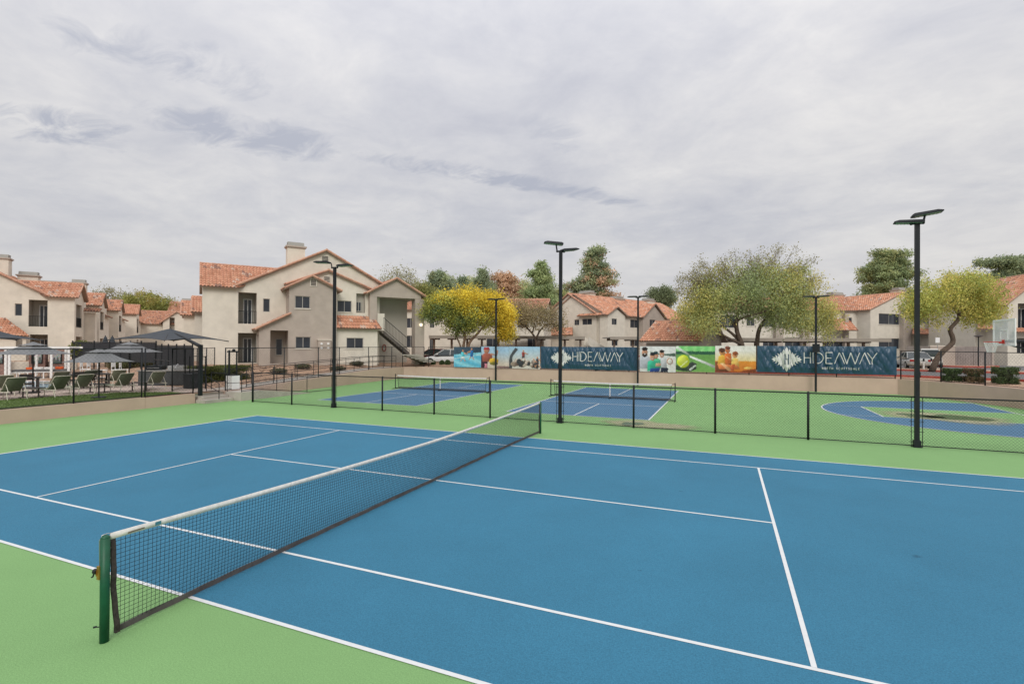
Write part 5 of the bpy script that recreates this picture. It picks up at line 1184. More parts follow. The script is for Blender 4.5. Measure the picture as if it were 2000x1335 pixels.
# ------------------------------------------------------------------ street, paving, lawns
ASPH = mat('asphalt', (.155, .150, .150), .95, .2, 20, .4, 120, big=.1)
PAVE = mat('pool_paving', (.52, .42, .355), .9, .16, 1.6, .25, 30, big=.1)
CURB = mat('curb_red', (.42, .085, .06), .8, .2, 4)
TAN = mat('tan_gravel', (.47, .34, .25), .95, .22, 14, .5, 60, big=.08)
mb = MB(); mb.poly([(x, y, 1.012) for x, y in [(-12, 33), (9, 30.4), (15, 31), (21.3, 28.6), (24, 18), (26, -10), (60, -10), (100, 60), (60, 120), (20, 66), (-3, 60), (-12, 55)]]); struct('street', mb, ASPH)
mb = MB(); pts = [(13.2, 30.2), (15.2, 30.7), (20.9, 28.3), (23.7, 18), (25.6, -10)]
for a, b in zip(pts[:-1], pts[1:]): line(mb, *a, *b, .15, 0)
def curb(P, w_, h, label=None, z=1.0):
    mb = MB(); Q = [np.array(p, float) for p in P]; n = len(Q); vs = []
    for i, q in enumerate(Q):
        d = Q[min(i+1, n-1)]-Q[max(i-1, 0)]; d /= np.linalg.norm(d); nr = np.array([-d[1], d[0]])*w_/2
        for s, zz in ((-1, z), (-1, z+h), (1, z+h), (1, z)): vs.append((*(q+nr*s), zz))
    mb.add(vs, [(i*4+k, i*4+(k+1) % 4, (i+1)*4+(k+1) % 4, (i+1)*4+k) for i in range(n-1) for k in range(4)]); return mb
struct('curb', curb([(2, 30.7), (9, 30.3), (15.2, 30.7), (21.2, 28.3), (23.9, 18), (25.8, -10)], .16, .13), CURB)
isl = [tuple(gz(u, v, 1.0)[:2]) for u, v in ((1700, 725), (1760, 724), (1850, 727), (1950, 729), (2080, 733))]
isb = [tuple(gz(u, v, 1.0)[:2]) for u, v in ((2080, 729.5), (1950, 725.5), (1850, 721), (1800, 719), (1745, 720), (1700, 721))]
struct('curb', curb(isl, .22, .15), CURB)
mb = MB(); mb.poly([(x, y, 1.10) for x, y in isl+isb]); struct('traffic_island', mb, TAN)
ic = gz(1868, 715.3, 1.0); el_ = [(ic[0]+3.0*math.cos(t), ic[1]+3.2*math.sin(t)) for t in np.linspace(0, 6.283, 25)]
struct('curb', curb(el_, .2, .15), CURB)
mb = MB(); mb.poly([(x, y, 1.13) for x, y in el_[:-1]]); struct('traffic_island', mb, mat('painted_island', (.44, .27, .20), .9, .15, 6))
a = gz(1925, 708.5, 1.0); b = gz(2060, 711, 1.0); struct('curb', curb([a[:2], b[:2]], .3, .18), CURB)
dk = [(-18.45, -14), (-18.45, 9.0), (-20.9, 9.2), (-24, 9.0), (-34, 13.0), (-44, 10.5), (-50, -14)]
mb = MB(); mb.poly([(x, y, .512) for x, y in dk[::-1]]); struct('pool_deck', mb, PAVE)
GR = mat('lawn', (.11, .165, .045), .95, .35, 30, .6, 90, detail=8)
lawn = [(-18.43, -14), (-18.43, 6.9), (-19.6, 7.0), (-21.5, 5.6), (-22.2, 2.2), (-22.0, -2), (-22, -14)]
mb = MB(); mb.poly([(x, y, .520) for x, y in lawn[::-1]]); struct('lawn', mb, GR)
pw = [gz(u, v, .53)[:2] for u, v in ((20, 757), (100, 758), (112, 745), (28, 743))]
mb = MB(); mb.poly([(x, y, .530) for x, y in pw]); struct('pool_coping', mb, mat('pool_coping', (.66, .65, .62), .7, .05, 3))
pc_ = np.mean(pw, 0); mb = MB(); mb.poly([(*(pc_+(p-pc_)*.86), .536) for p in pw]); struct('pool_water', mb, mat('pool_water', (.10, .34, .46), .08, .2, 2, spec=.6))
# grass blades
def blades(name, region_pts, n, hgt, colr, zf, label=None):
    r = np.random.default_rng(9); mb = MB(); P = np.array(region_pts); x0, y0 = P.min(0); x1, y1 = P.max(0); c = 0
    while c < n:
        x, y = r.uniform(x0, x1), r.uniform(y0, y1)
        if not inside(region_pts, x, y): continue
        c += 1; h = hgt*r.uniform(.5, 1.2); a = r.uniform(0, 6.28); w_ = .014; k = r.uniform(.7, 1.25); dx, dy = math.cos(a), math.sin(a); z = zf(x, y)
        mb.add([(x-dx*w_, y-dy*w_, z), (x+dx*w_, y+dy*w_, z), (x-dy*h*.4, y+dx*h*.4, z+h)], [(0, 1, 2)], tuple(q*k for q in colr))
    o = mb.build(name, LEAF); tag(o, label, 'grass', kind='stuff'); return o
blades('grass', [(x, y) for x, y in lawn if y > -6]+[(-22, -4), (-18.43, -4)], 9000, .05, (.14, .21, .06), lambda x, y: .52, 'short bright green turf under the sun loungers')

# concrete steps, landing and the ramps
mb = MB(); px0, px1 = -18.45, -17.2
mb.box((-18.75, 7.36, -.1), (-17.55, 8.9, .15)); mb.box((-18.75, 7.5, .15), (-17.95, 8.9, .30)); mb.box((-19.6, 7.36, .30), (-18.3, 8.9, .455)); st = mb.build('entrance_steps', CONC); tag(st, 'pale concrete steps leading up from the green court to the pool gate', 'steps')
mb = MB()
mb.prism([(-18.20, 8.92, -.1), (-18.20, 8.92, .44), (-18.20, 10.2, .44), (-18.20, 13.6, .02), (-18.20, 13.6, -.1)], (1.15, 0, 0)); rp = mb.build('ramp_slab', CONC); tag(rp, 'low concrete ramp sloping down to the court beside the steps', 'ramp')
mb = MB(); n = 30; vs = []
for i in range(n+1):
    y = 9.2+i*(27-9.2)/n; x = -18.45-(y-8.9)*.0951-.02; z = rampz(y)
    vs += [(x, y, z-.2), (x, y, z+.035), (x-1.35, y, z+.035), (x-1.35, y, z-.2)]
mb.add(vs, [(i*4+k, i*4+(k+1) % 4, (i+1)*4+(k+1) % 4, (i+1)*4+k) for i in range(n) for k in range(4)]+[(0, 1, 2, 3)]); struct('ramp_path', mb, CONC)
def railing(pts, label, hgt=.95, rails=(1.0, .55, .12), spacing=1.9, r=.019, name='handrail', ends=True):
    Q = [np.array(p, float) for p in pts]; s = [0]
    for a, b in zip(Q[:-1], Q[1:]): s.append(s[-1]+np.linalg.norm(b-a))
    def at(d):
        i = min(max(int(np.searchsorted(s, d, side='right')-1), 0), len(Q)-2); return Q[i]+(Q[i+1]-Q[i])*(d-s[i])/(s[i+1]-s[i])
    e = empty(name, Q[0], label, 'railing'); n = max(1, round(s[-1]/spacing))
    for i in range(n+1):
        p = at(min(s[-1]*i/n, s[-1]-1e-6)); mb = MB(); mb.tube([p, p+np.array([0, 0, hgt])], r, 6); mb.build('post', BLK, e, True)
    for k in rails:
        mb = MB(); mb.tube([q+np.array([0, 0, hgt*k]) for q in Q], r*.95, 6); mb.build('rail', BLK, e, True)
    return e
def rampline(dx, y0, y1, n=8): return [(-18.45-(y-8.9)*.0951-dx, y, rampz(y)+.035) for y in np.linspace(y0, y1, n)]
railing(rampline(.12, 10.6, 26.5), 'black two bar handrail along the court side of the rising ramp')
railing(rampline(1.3, 10.2, 26.5), 'black two bar handrail along the gravel side of the rising ramp')
railing([(-17.12, 9.0, .44), (-17.12, 10.2, .44), (-17.12, 13.6, .02), (-17.12, 15.6, .0)], 'low black railing on the edge of the ramp that meets the court', rails=(1.0, .06), spacing=2.1, hgt=.93)
railing([(-17.62, 8.13, .0), (-18.9, 8.13, .46), (-19.5, 8.13, .46)], 'sloping black handrail in the middle of the concrete steps', rails=(1.0, .55), spacing=1.0, hgt=.92)
railing([(-18.1, 8.95, .44), (-19.3, 8.95, .47)], 'short black handrail on the right edge of the concrete steps', rails=(1.0, .55), spacing=1.2, hgt=.92)
# gate posts / tall fence panels behind the steps
fence_run([(-19.9, 7.3), (-23.0, 10.8), (-26.5, 14.6)], 'black fence run from the entrance gate back toward the hedge', [0, 2.2, 4.6, 7.0, 9.4], zt=lambda x, y: .5, cell=.12, mr=.0019, off=0, top=2.62)
e = empty('entrance_gate', (-19.8, 8.9, .47), 'narrow black gate leaf standing open at the top of the steps', 'gate')
mb = MB(); g0 = np.array([-19.75, 8.95]); g1 = np.array([-21.5, 9.3])
for p in (g0, g1): mb.tube([(*p, .49), (*p, 2.25)], .03, 8)
for z in (.58, 1.45, 2.22): mb.tube([(*g0, z), (*g1, z)], .02, 6)
mb.build('gate_frame', BLK, e)
mb = MB(); chainlink(mb, g0, g1, .58, 2.22, .58, 2.22, .10, .0014); mb.build('wire_mesh', BLKM, e)
# pool lift: white base box with black mast
p = gz(456, 760, .47); e = empty('pool_lift', p, 'white box with a black twin mast standing on the landing beside the hedge', 'pool lift')
mb = MB(); mb.box((p[0]-.24, p[1]-.26, p[2]+.02), (p[0]+.22, p[1]+.20, p[2]+.34)); mb.box((p[0]-.24, p[1]-.26, p[2]+.37), (p[0]+.22, p[1]+.20, p[2]+.74)); mb.build('base_box', WHT, e)
mb = MB(); mb.box((p[0]-.22, p[1]-.24, p[2]+.34), (p[0]+.20, p[1]+.18, p[2]+.37)); mb.build('seam', BLK, e)
mb = MB(); mb.box((p[0]-.22, p[1]-.24, p[2]+.74), (p[0]+.20, p[1]+.18, p[2]+.79)); mb.tube([(p[0]-.15, p[1]-.15, p[2]+.79), (p[0]-.15, p[1]-.15, p[2]+2.1)], .05, 8); mb.tube([(p[0]+.10, p[1]+.1, p[2]+.79), (p[0]+.10, p[1]+.1, p[2]+2.05)], .04, 8); mb.tube([(p[0]-.3, p[1]-.15, p[2]+2.02), (p[0]+.25, p[1]+.1, p[2]+2.02)], .04, 8); mb.sphere((p[0]+.0, p[1], p[2]+2.08), .09, 8, 6); mb.build('mast', BLK, e)

# ------------------------------------------------------------------ pool furniture
SLING = mat('sling_olive', (.165, .185, .125), .85, .12, 60, .2, 300)
FRM = mat('lounger_frame', (.60, .57, .46), .45, .08, 4)
def make_lounger():
    e = empty('sun_lounger', (0, 0, 0), 'x', 'sun lounger', 'olive sling sun loungers on the turf', local=True)
    # feet toward -x, backrest raised toward +x; hinge at x=0; width along y
    w = .33; sh_ = .34; L1 = 1.25; th = R(52); bl = .74
    bx, bz = bl*math.cos(th), bl*math.sin(th)
    for s in (-1, 1):
        mb = MB(); mb.tube([(-L1, s*w, sh_), (.12, s*w, sh_), (.55, s*w, sh_)], .018, 6); mb.build('side_rail', FRM, e, True)
        mb = MB(); mb.tube([(-L1+.1, s*w, sh_), (-L1+.06, s*w, 0)], .017, 6); mb.build('leg', FRM, e); mb = MB(); mb.tube([(.42, s*w, sh_), (.50, s*w, 0)], .017, 6); mb.build('leg', FRM, e)
        mb = MB(); mb.tube([(bx*.62, s*(w-.03), sh_+bz*.62), (bx*.62+.20, s*(w-.03), sh_+.01)], .013, 6); mb.build('prop', FRM, e)
    mb = MB(); mb.tube([(0, -w, sh_), (bx, -w, sh_+bz), (bx+.02, -w+.03, sh_+bz+.015), (bx+.02, w-.03, sh_+bz+.015), (bx, w, sh_+bz), (0, w, sh_)], .018, 6); mb.build('back_frame', FRM, e, True)
    mb = MB(); mb.box((-L1+.02, -w+.015, sh_-.004), (-.02, w-.015, sh_+.004)); mb.build('seat', SLING, e)
    mb = MB(); n = 8
    for i in range(n):
        a, b = i/n, (i+1)/n; sg = lambda t: .03*math.sin(math.pi*t)
        P = lambda t, y, o: (bx*t+sg(t)+o, y, sh_+bz*t-sg(t)*.5)
        mb.add([P(a, -w+.012, 0), P(a, w-.012, 0), P(b, w-.012, 0), P(b, -w+.012, 0), P(a, -w+.012, .006), P(a, w-.012, .006), P(b, w-.012, .006), P(b, -w+.012, .006)], [(0, 1, 2, 3), (7, 6, 5, 4), (0, 3, 7, 4), (1, 5, 6, 2)])
    mb.build('backrest', SLING, e, True); return e
lz = .525; lg = [((20, 781), 'front olive lounger farthest left, cut by the left fence post'), ((-2, 774), 'olive lounger at the very left edge behind the front left one'), ((108, 776), 'olive lounger in front of the thick fence post, left neighbour of the wooden side table'),
      ((112, 762), 'olive lounger partly hidden directly behind the one left of the thick fence post'), ((155, 771), 'olive lounger just right of the thick fence post'), ((168, 758), 'olive lounger mostly hidden behind the one right of the thick fence post'),
      ((224, 757), 'olive lounger in the back row under the middle grey umbrella edge'), ((236, 767), 'olive lounger in the front row right of the grey umbrella pole'), ((300, 762), 'solitary olive lounger at the right end, next to the fence step')]
lo_ = make_lounger()
for i, ((u, v), lab) in enumerate(lg):
    p = gz(u, v-3.0, lz+.02); rz = R(random.uniform(-7, 7)+6)
    if i == 0: lo_.location = (p[0], p[1], lz-.02); lo_.rotation_euler.z = rz; lo_['label'] = lab
    else: dup(lo_, (p[0], p[1], lz-.02), rz, lab)
WOODD = mat('dark_wood', (.055, .045, .04), .6, .3, 8)
def side_table():
    e = empty('side_table', (0, 0, 0), 'x', 'side table', 'small dark tables between the loungers', local=True)
    mb = MB(); mb.box((-.45, -.25, .40), (.45, .25, .44)); mb.build('table_top', WOODD, e)
    for s in (-1, 1):
        mb = MB(); mb.box((s*.38-.02, -.02, 0), (s*.38+.02, .02, .40)); mb.box((s*.38-.02, -.2, 0), (s*.38+.02, .2, .03)); mb.build('leg', WOODD, e)
    return e
s_ = side_table(); 
for i, (u, v, lab) in enumerate([(60, 776, 'dark side table between the leftmost front lounger and the next one'), (190, 766, 'dark side table just left of the grey umbrella pole foot'), (272, 763, 'dark side table beside the solitary lounger at the right end')]):
    p = gz(u, v, .52)
    if i == 0: s_.location = tuple(p); s_['label'] = lab; s_.rotation_euler.z = .3
    else: dup(s_, p, .3, lab)
UMB = mat('umbrella_grey', (.18, .185, .19), .9, .08, 3)
DKF = mat('shade_charcoal', (.050, .058, .068), .85, .15, 3)
def umbrella(u, v, ztip, wd, label, rot=.25, z=.51, closed=False):
    p = gz(u, v, z); e = empty('patio_umbrella', p, label, 'umbrella', 'grey square patio umbrellas')
    mb = MB(); mb.tube([p, (p[0], p[1], ztip)], .03, 8); mb.build('pole', BLK, e); mb = MB(); mb.tube([p, (p[0], p[1], z+.06)], .28, 16); mb.build('base', BLK, e)
    def tier(h0, h1, r0, r1, sag, nm):
        mb = MB(); n = 32; vs = []
        for k in range(5):
            f = k/4; rr_ = r0+(r1-r0)*f; hh = h0+(h1-h0)*f
            for j in range(n):
                a = 2*math.pi*j/n; sq = 1/max(abs(math.cos(a)), abs(math.sin(a))); corner = (sq-1)/.414
                vs.append((p[0]+rr_*sq*math.cos(a+rot), p[1]+rr_*sq*math.sin(a+rot), hh-sag*math.sin(math.pi*f)*.5-.015*f*(1-abs(math.sin(4*a)))*1))
        fs = [(k*n+j, k*n+(j+1) % n, (k+1)*n+(j+1) % n, (k+1)*n+j) for k in range(4) for j in range(n)]
        o = len(vs); vs2 = [(x, y, z_-.012) for x, y, z_ in vs]
        mb.add(vs+vs2, fs+[tuple(i+o for i in f[::-1]) for f in fs]+[(4*n+j, 4*n+(j+1) % n, o+4*n+(j+1) % n, o+4*n+j) for j in range(n)]); return mb.build(nm, UMB, e, False)
    tier(ztip+.02, ztip-.13, .02, wd*.19, .04, 'vent'); tier(ztip-.17, ztip-.55, wd*.15, wd*.5, .10, 'canopy')
    mb = MB()
    for j in range(8):
        a = rot+math.pi*j/4; q = wd*.47*(1.35 if j % 2 else 1); mb.tube([(p[0], p[1], ztip-.62), (p[0]+q*.5*math.cos(a), p[1]+q*.5*math.sin(a), ztip-.40)], .010, 4)
    mb.build('ribs', BLK, e)
umbrella(64, 767, 2.93, 2.1, 'grey two tier umbrella at the left in front of the white pergola')
umbrella(193, 777, 2.66, 1.8, 'grey two tier umbrella whose pole rises between the front loungers, second from the left', rot=.1)
umbrella(252, 752, 2.96, 2.25, 'grey two tier umbrella farther back, under the tip of the dark square shade', rot=.3)
def cantilever(cu, cv, dep, half, zr_, za, rot, post, label):
    c = gd(cu, cv, dep); cx, cy = c[0], c[1]; e = empty('cantilever_shade', (cx, cy, .5), label, 'shade', 'dark square cantilever shades')
    cs = [(cx+half*1.414*math.cos(rot+math.pi/2*k), cy+half*1.414*math.sin(rot+math.pi/2*k), zr_) for k in range(4)]
    mb = MB(); n = 8; ap = np.array([cx, cy, za])
    for k in range(4):
        A, B_ = np.array(cs[k]), np.array(cs[(k+1) % 4]); G = []
        for i in range(n+1):
            f = i/n; row = []
            for j in range(n+1):
                g = j/n; q = ap+(A-ap)*f+(B_-A)*g*f; q = q.copy(); q[2] += .10*math.sin(math.pi*f)*-1*.6*(1-.5*math.sin(math.pi*g)); inn = .10*math.sin(math.pi*g)*f**4; q[:2] += (ap[:2]-q[:2])*inn; q[2] += .12*math.sin(math.pi*g)*f**3; row.append(q)
            G.append(row)
        vs = [q for row in G for q in row]; m_ = n+1; fs = [(i*m_+j, i*m_+j+1, (i+1)*m_+j+1, (i+1)*m_+j) for i in range(n) for j in range(n)]
        o = len(vs); mb.add(vs+[q-np.array([0, 0, .015]) for q in vs], fs+[tuple(t+o for t in f[::-1]) for f in fs]+[(n*m_+j, n*m_+j+1, o+n*m_+j+1, o+n*m_+j) for j in range(n)])
    mb.build('canopy', DKF, e, False)
    if post is not None:
        P = np.array([post[0], post[1]]); mb = MB(); mb.box((P[0]-.07, P[1]-.07, .48), (P[0]+.07, P[1]+.07, 2.86)); mb.build('post', BLK, e)
        mb = MB(); mb.tube([(*P, 2.78), (P[0]+(cx-P[0])*.5, P[1]+(cy-P[1])*.5, 3.18), (cx, cy, za-.12)], [.085, .07, .05], 8); mb.build('arm', BLK, e)
        mb = MB()
        for q in cs: mb.tube([(cx, cy, za-.1), (q[0], q[1], zr_-.03)], .022, 6)
        mb.build('spars', BLK, e)
pp = gz(391, 772, .48)
cantilever(331, 655, 25.6, 1.86, 3.06, 3.66, .92, pp[:2], 'large charcoal square shade on a leaning arm beside the entrance steps')
cantilever(-12, 650, 27.0, 1.5, 3.05, 3.60, .75, gz(-70, 765, .5)[:2], 'charcoal square shade cut by the left edge of the picture')
# closed umbrellas by the left house
for u, lab in ((205.5, 'closed dark umbrella left of its twin behind the middle grey umbrella'), (219, 'closed dark umbrella just right of its twin against the pale pier')):
    c = gd(u, 700, 38); zt_ = gd(u, 656, 38)[2]; e = empty('closed_umbrella', (c[0], c[1], 1.0), lab, 'umbrella', 'closed umbrellas by the left house'); mb = MB(); mb.tube([(c[0], c[1], .8), (c[0], c[1], zt_+.05)], .03, 6); mb.build('pole', BLK, e)
    mb = MB(); mb.tube([(c[0], c[1], zt_-1.15), (c[0], c[1], zt_-.9), (c[0], c[1], zt_-.5), (c[0], c[1], zt_-.1), (c[0], c[1], zt_)], [.10, .20, .19, .09, .02], 10); mb.build('folded_canopy', DKF, e)
# white pergola daybeds
PF = Fr(-6, 31.8, 62); F = PF; Tt = F.T; zd = .51
e = empty('pergola', F.W(2, 1, zd), 'white open pergola frame over the sofa with orange cushions', 'pergola'); ztop = F.tz(60, 677)[1]
for u in (19, 101, 135):
    t = Tt(u); mb = MB(); mb.box((t-.06, -.06, zd), (t+.06, .06, ztop-.16), F.W); mb.build('post', WHT, e)
for u in (12, 72, 129):
    t = Tt(u, 3); mb = MB(); mb.box((t-.06, 2.94, zd), (t+.06, 3.06, ztop-.16), F.W); mb.build('post', WHT, e)
tL, tR_ = Tt(-30), Tt(137); mb = MB(); mb.box((tL, -.08, ztop-.16), (tR_, .08, ztop), F.W); mb.build('beam', WHT, e); mb = MB(); mb.box((tL, 2.92, ztop-.16), (tR_, 3.08, ztop), F.W); mb.build('beam', WHT, e)
for i in range(8):
    t = tL+.2+(tR_-tL-.4)*i/7; mb = MB(); mb.box((t-.03, .085, ztop-.13), (t+.03, 2.915, ztop-.02), F.W); mb.build('slat', WHT, e)
t0, t1 = Tt(24, .3), Tt(132, .3); zc_ = F.tz(80, 735, .3)[1]
e = empty('outdoor_sofa', F.W((t0+t1)/2, .8, zd), 'long white framed outdoor sofa with grey seat under the pergola', 'sofa')
mb = MB()
for t in np.linspace(t0, t1, 8): mb.box((t-.03, .2, zd), (t+.03, .26, zd+.45), F.W); mb.box((t-.03, 1.1, zd), (t+.03, 1.16, zd+.45), F.W)
mb.box((t0-.04, .18, zd+.45), (t1+.04, 1.2, zd+.50), F.W); mb.box((t0-.04, .19, zd+.02), (t1+.04, .25, zd+.07), F.W); mb.build('frame', WHT, e)
mb = MB(); mb.box((t0, .2, zd+.502), (t1, 1.15, zd+.64), F.W); mb.build('seat_cushion', mat('cushion_grey', (.12, .12, .12), .9, .1, 6), e)
def cushion(u0, u1, v0, v1, w_, mt_, lab, nm='cushion'):
    a, z1_ = F.tz(u0, v0, w_); b, z0_ = F.tz(u1, v1, w_); mb = MB(); cx_, cz_ = (a+b)/2, (z0_+z1_)/2
    n = 10; vs = []
    for i in range(n+1):
        for j in range(n+1):
            x = -1+2*i/n; y = -1+2*j/n; th = (1-x**4)*(1-y**4)
            vs.append(F.W(cx_+x*(b-a)/2, w_-.10*th, cz_+y*(z1_-z0_)/2+.04*0))
    o = len(vs); fs = [(i*(n+1)+j, (i+1)*(n+1)+j, (i+1)*(n+1)+j+1, i*(n+1)+j+1) for i in range(n) for j in range(n)]
    vs2 = []
    for i in range(n+1):
        for j in range(n+1):
            x = -1+2*i/n; y = -1+2*j/n; th = (1-x**4)*(1-y**4); vs2.append(F.W(cx_+x*(b-a)/2, w_+.08*th, cz_+y*(z1_-z0_)/2))
    mb.add(vs+vs2, fs+[tuple(t+o for t in f[::-1]) for f in fs]); ob = mb.build(nm, mt_, None, True); tag(ob, lab, 'cushion', 'cushions on the outdoor sofa'); return ob
ORG = mat('cushion_orange', (.62, .10, .022), .85, .12, 9); CRM = mat('cushion_white', (.62, .60, .57), .85, .06, 9)
cushion(50.5, 64, 717, 725.5, .55, ORG, 'left orange cushion on the long outdoor sofa'); cushion(108, 124, 715.5, 724.5, .55, ORG, 'right orange cushion on the long outdoor sofa')
cushion(66, 85, 716.5, 725, .6, CRM, 'white cushion beside the left orange one'); cushion(86, 106.5, 716.5, 725, .6, CRM, 'white cushion beside the right orange one')
# brick piers with framed pictures behind the pergola
BRK = mat('brick', (.21, .095, .075), .9, .35, 9, .5, 40)
_m = BRK.node_tree; _n = _m.nodes; bt = _n.new('ShaderNodeTexBrick'); bt.inputs['Scale'].default_value = 1.0; bt.inputs['Brick Width'].default_value = .22; bt.inputs['Row Height'].default_value = .075; bt.inputs['Mortar Size'].default_value = .009
bt.inputs['Color1'].default_value = (.20, .085, .07, 1); bt.inputs['Color2'].default_value = (.27, .13, .10, 1); bt.inputs['Mortar'].default_value = (.38, .33, .29, 1)
_t = _n.new('ShaderNodeTexCoord'); _s = _n.new('ShaderNodeSeparateXYZ'); _c = _n.new('ShaderNodeCombineXYZ'); _a = _n.new('ShaderNodeMath'); _a.operation = 'ADD'
_m.links.new(_t.outputs['Object'], _s.inputs[0]); _m.links.new(_s.outputs[0], _a.inputs[0]); _m.links.new(_s.outputs[1], _a.inputs[1]); _m.links.new(_a.outputs[0], _c.inputs[0]); _m.links.new(_s.outputs[2], _c.inputs[1]); _m.links.new(_c.outputs[0], bt.inputs[0]); _m.links.new(bt.outputs[0], _n['Principled BSDF'].inputs['Base Color'])
def pier(u0, u1, lab, plab, seed):
    w_ = 4.0; a, b = Tt(u0, w_), Tt(u1, w_); zt_ = F.tz(u0, 681, w_)[1]; mb = MB(); mb.box((a, w_, .45), (b, w_+.6, zt_), F.W); o = mb.build('brick_pier', BRK); tag(o, lab, 'pier', 'brick piers behind the pergola')
    m0, m1 = a+(b-a)*.16, b-(b-a)*.16; zb0, zb1 = F.tz(u0, 710, w_)[1], F.tz(u0, 688, w_)[1]; e = empty('framed_picture', F.W(m0, w_, zb0), plab, 'picture', 'framed pictures on the brick piers')
    mb = MB(); k = .05
    for q in ((m0, m1, zb0, zb0+k), (m0, m1, zb1-k, zb1), (m0, m0+k, zb0+k, zb1-k), (m1-k, m1, zb0+k, zb1-k)): mb.box((q[0], w_-.06, q[2]), (q[1], w_-.003, q[3]), F.W)
    mb.build('frame', BLK, e); r = random.Random(seed); mb = MB(); n = 14
    for i in range(n):
        for j in range(n):
            x0, x1 = m0+k+(m1-m0-2*k)*i/n, m0+k+(m1-m0-2*k)*(i+1)/n; y0_, y1_ = zb0+k+(zb1-zb0-2*k)*j/n, zb0+k+(zb1-zb0-2*k)*(j+1)/n
            tr_ = j/n < .35+.22*math.sin(i*1.1+seed)+.1*r.random(); c_ = (.10, .13, .12) if tr_ else (.42, .42, .42); c_ = tuple(q*r.uniform(.7, 1.3) for q in c_)
            mb.poly([F.W(x0, w_-.03, y0_), F.W(x1, w_-.03, y0_), F.W(x1, w_-.03, y1_), F.W(x0, w_-.03, y1_)], c_)
    mb.build('print', PRINT, e)
pier(57, 89, 'brick pier under the left half of the pergola', 'framed grey landscape print on the left brick pier', 2)
pier(97, 126, 'brick pier under the right half of the pergola', 'framed grey tree print on the right brick pier', 5)
pier(-16, 12, 'brick pier cut by the left edge of the picture', 'framed blue grey print at the left edge', 8)
mb = MB(); w_ = 4.6; mb.box((Tt(-30, w_), w_, .4), (Tt(150, w_), w_+.3, F.tz(60, 706, w_)[1]), F.W); tag(mb.build('planter_wall', STUC), 'low stucco planter wall behind the brick piers', 'wall')
# dining table, chairs, high stools
def dtable():
    e = empty('dining_table', (0, 0, 0), 'x', 'table', 'dark patio tables', local=True); mb = MB(); mb.box((-.9, -.5, .70), (.9, .5, .75)); mb.build('table_top', WOODD, e)
    for sx in (-1, 1):
        for sy in (-1, 1): mb = MB(); mb.box((sx*.8-.04, sy*.4-.04, 0), (sx*.8+.04, sy*.4+.04, .70)); mb.build('leg', WOODD, e)
    return e
def pchair():
    e = empty('patio_chair', (0, 0, 0), 'x', 'chair', 'dark patio chairs', local=True); mb = MB(); mb.box((-.26, -.26, .40), (.26, .26, .46)); mb.build('seat', WOODD, e)
    mb = MB(); mb.box((-.26, .22, .60), (.26, .25, .88)); mb.box((-.26, .22, .46), (-.22, .25, .60)); mb.box((.22, .22, .46), (.26, .25, .60)); mb.build('backrest', WOODD, e)
    for sx in (-1, 1):
        for sy in (-1, 1): mb = MB(); mb.box((sx*.24-.02, sy*.24-.02, 0), (sx*.24+.02, sy*.24+.02, .40)); mb.build('leg', WOODD, e)
        mb = MB(); mb.box((sx*.27-.02, -.22, .62), (sx*.27+.02, .22, .65)); mb.build('armrest', WOODD, e)
    return e
dt = dtable(); pc = pchair(); k = 0
for i, (u, v, lab) in enumerate([(28, 768, 'dark patio table at the left behind the front loungers'), (173, 757, 'dark patio table between the two front umbrella poles')]):
    p = gz(u, v, .515)
    if i == 0: dt.location = tuple(p); dt['label'] = lab; dt.rotation_euler.z = 1.2
    else: dup(dt, p, 1.2, lab)
for (u, v, a, lab) in [(52, 767, 1.2, 'dark patio chair at the right end of the left patio table'), (8, 769, -1.9, 'dark patio chair at the left end of the left patio table'), (148, 758, -1.6, 'dark patio chair left of the middle patio table'), (192, 754, 1.4, 'dark patio chair right of the middle patio table'), (178, 750, .3, 'dark patio chair behind the middle patio table')]:
    p = gz(u, v, .515)
    if k == 0: pc.location = tuple(p); pc['label'] = lab; pc.rotation_euler.z = a
    else: dup(pc, p, a, lab)
    k += 1
def stool():
    e = empty('bar_stool', (0, 0, 0), 'x', 'bar stool', 'white high bar stools', local=True)
    for sx in (-1, 1):
        for sy in (-1, 1): mb = MB(); mb.tube([(sx*.25, sy*.25, 0), (sx*.2, sy*.2, .72)], .016, 6); mb.build('leg', WHT, e)
    mb = MB(); mb.box((-.23, -.23, .72), (.23, .23, .76)); mb.build('seat', WHT, e)
    mb = MB(); mb.box((-.23, .20, .92), (.23, .225, 1.18)); mb.box((-.22, .20, .76), (-.19, .225, .92)); mb.box((.19, .20, .76), (.22, .225, .92)); mb.build('backrest', WHT, e)
    mb = MB(); mb.tube([(-.23, -.23, .3), (.23, -.23, .3), (.23, .23, .3), (-.23, .23, .3), (-.23, -.23, .3)], .011, 5); mb.build('footrest', WHT, e); return e
bs = stool(); k = 0
for (u, v, a, lab) in [(167, 744, 2.4, 'white high stool, leftmost of the row behind the loungers'), (181, 744, 2.3, 'white high stool, second from the left of the row'), (200, 746, 2.5, 'white high stool nearest the black cabinet'), (229, 745, 2.2, 'white high stool, left one of the right hand pair'), (243, 745, 2.4, 'white high stool, right one of the right hand pair')]:
    p = gz(u, v, .515)
    if k == 0: bs.location = tuple(p); bs['label'] = lab; bs.rotation_euler.z = a
    else: dup(bs, p, a, lab)
    k += 1
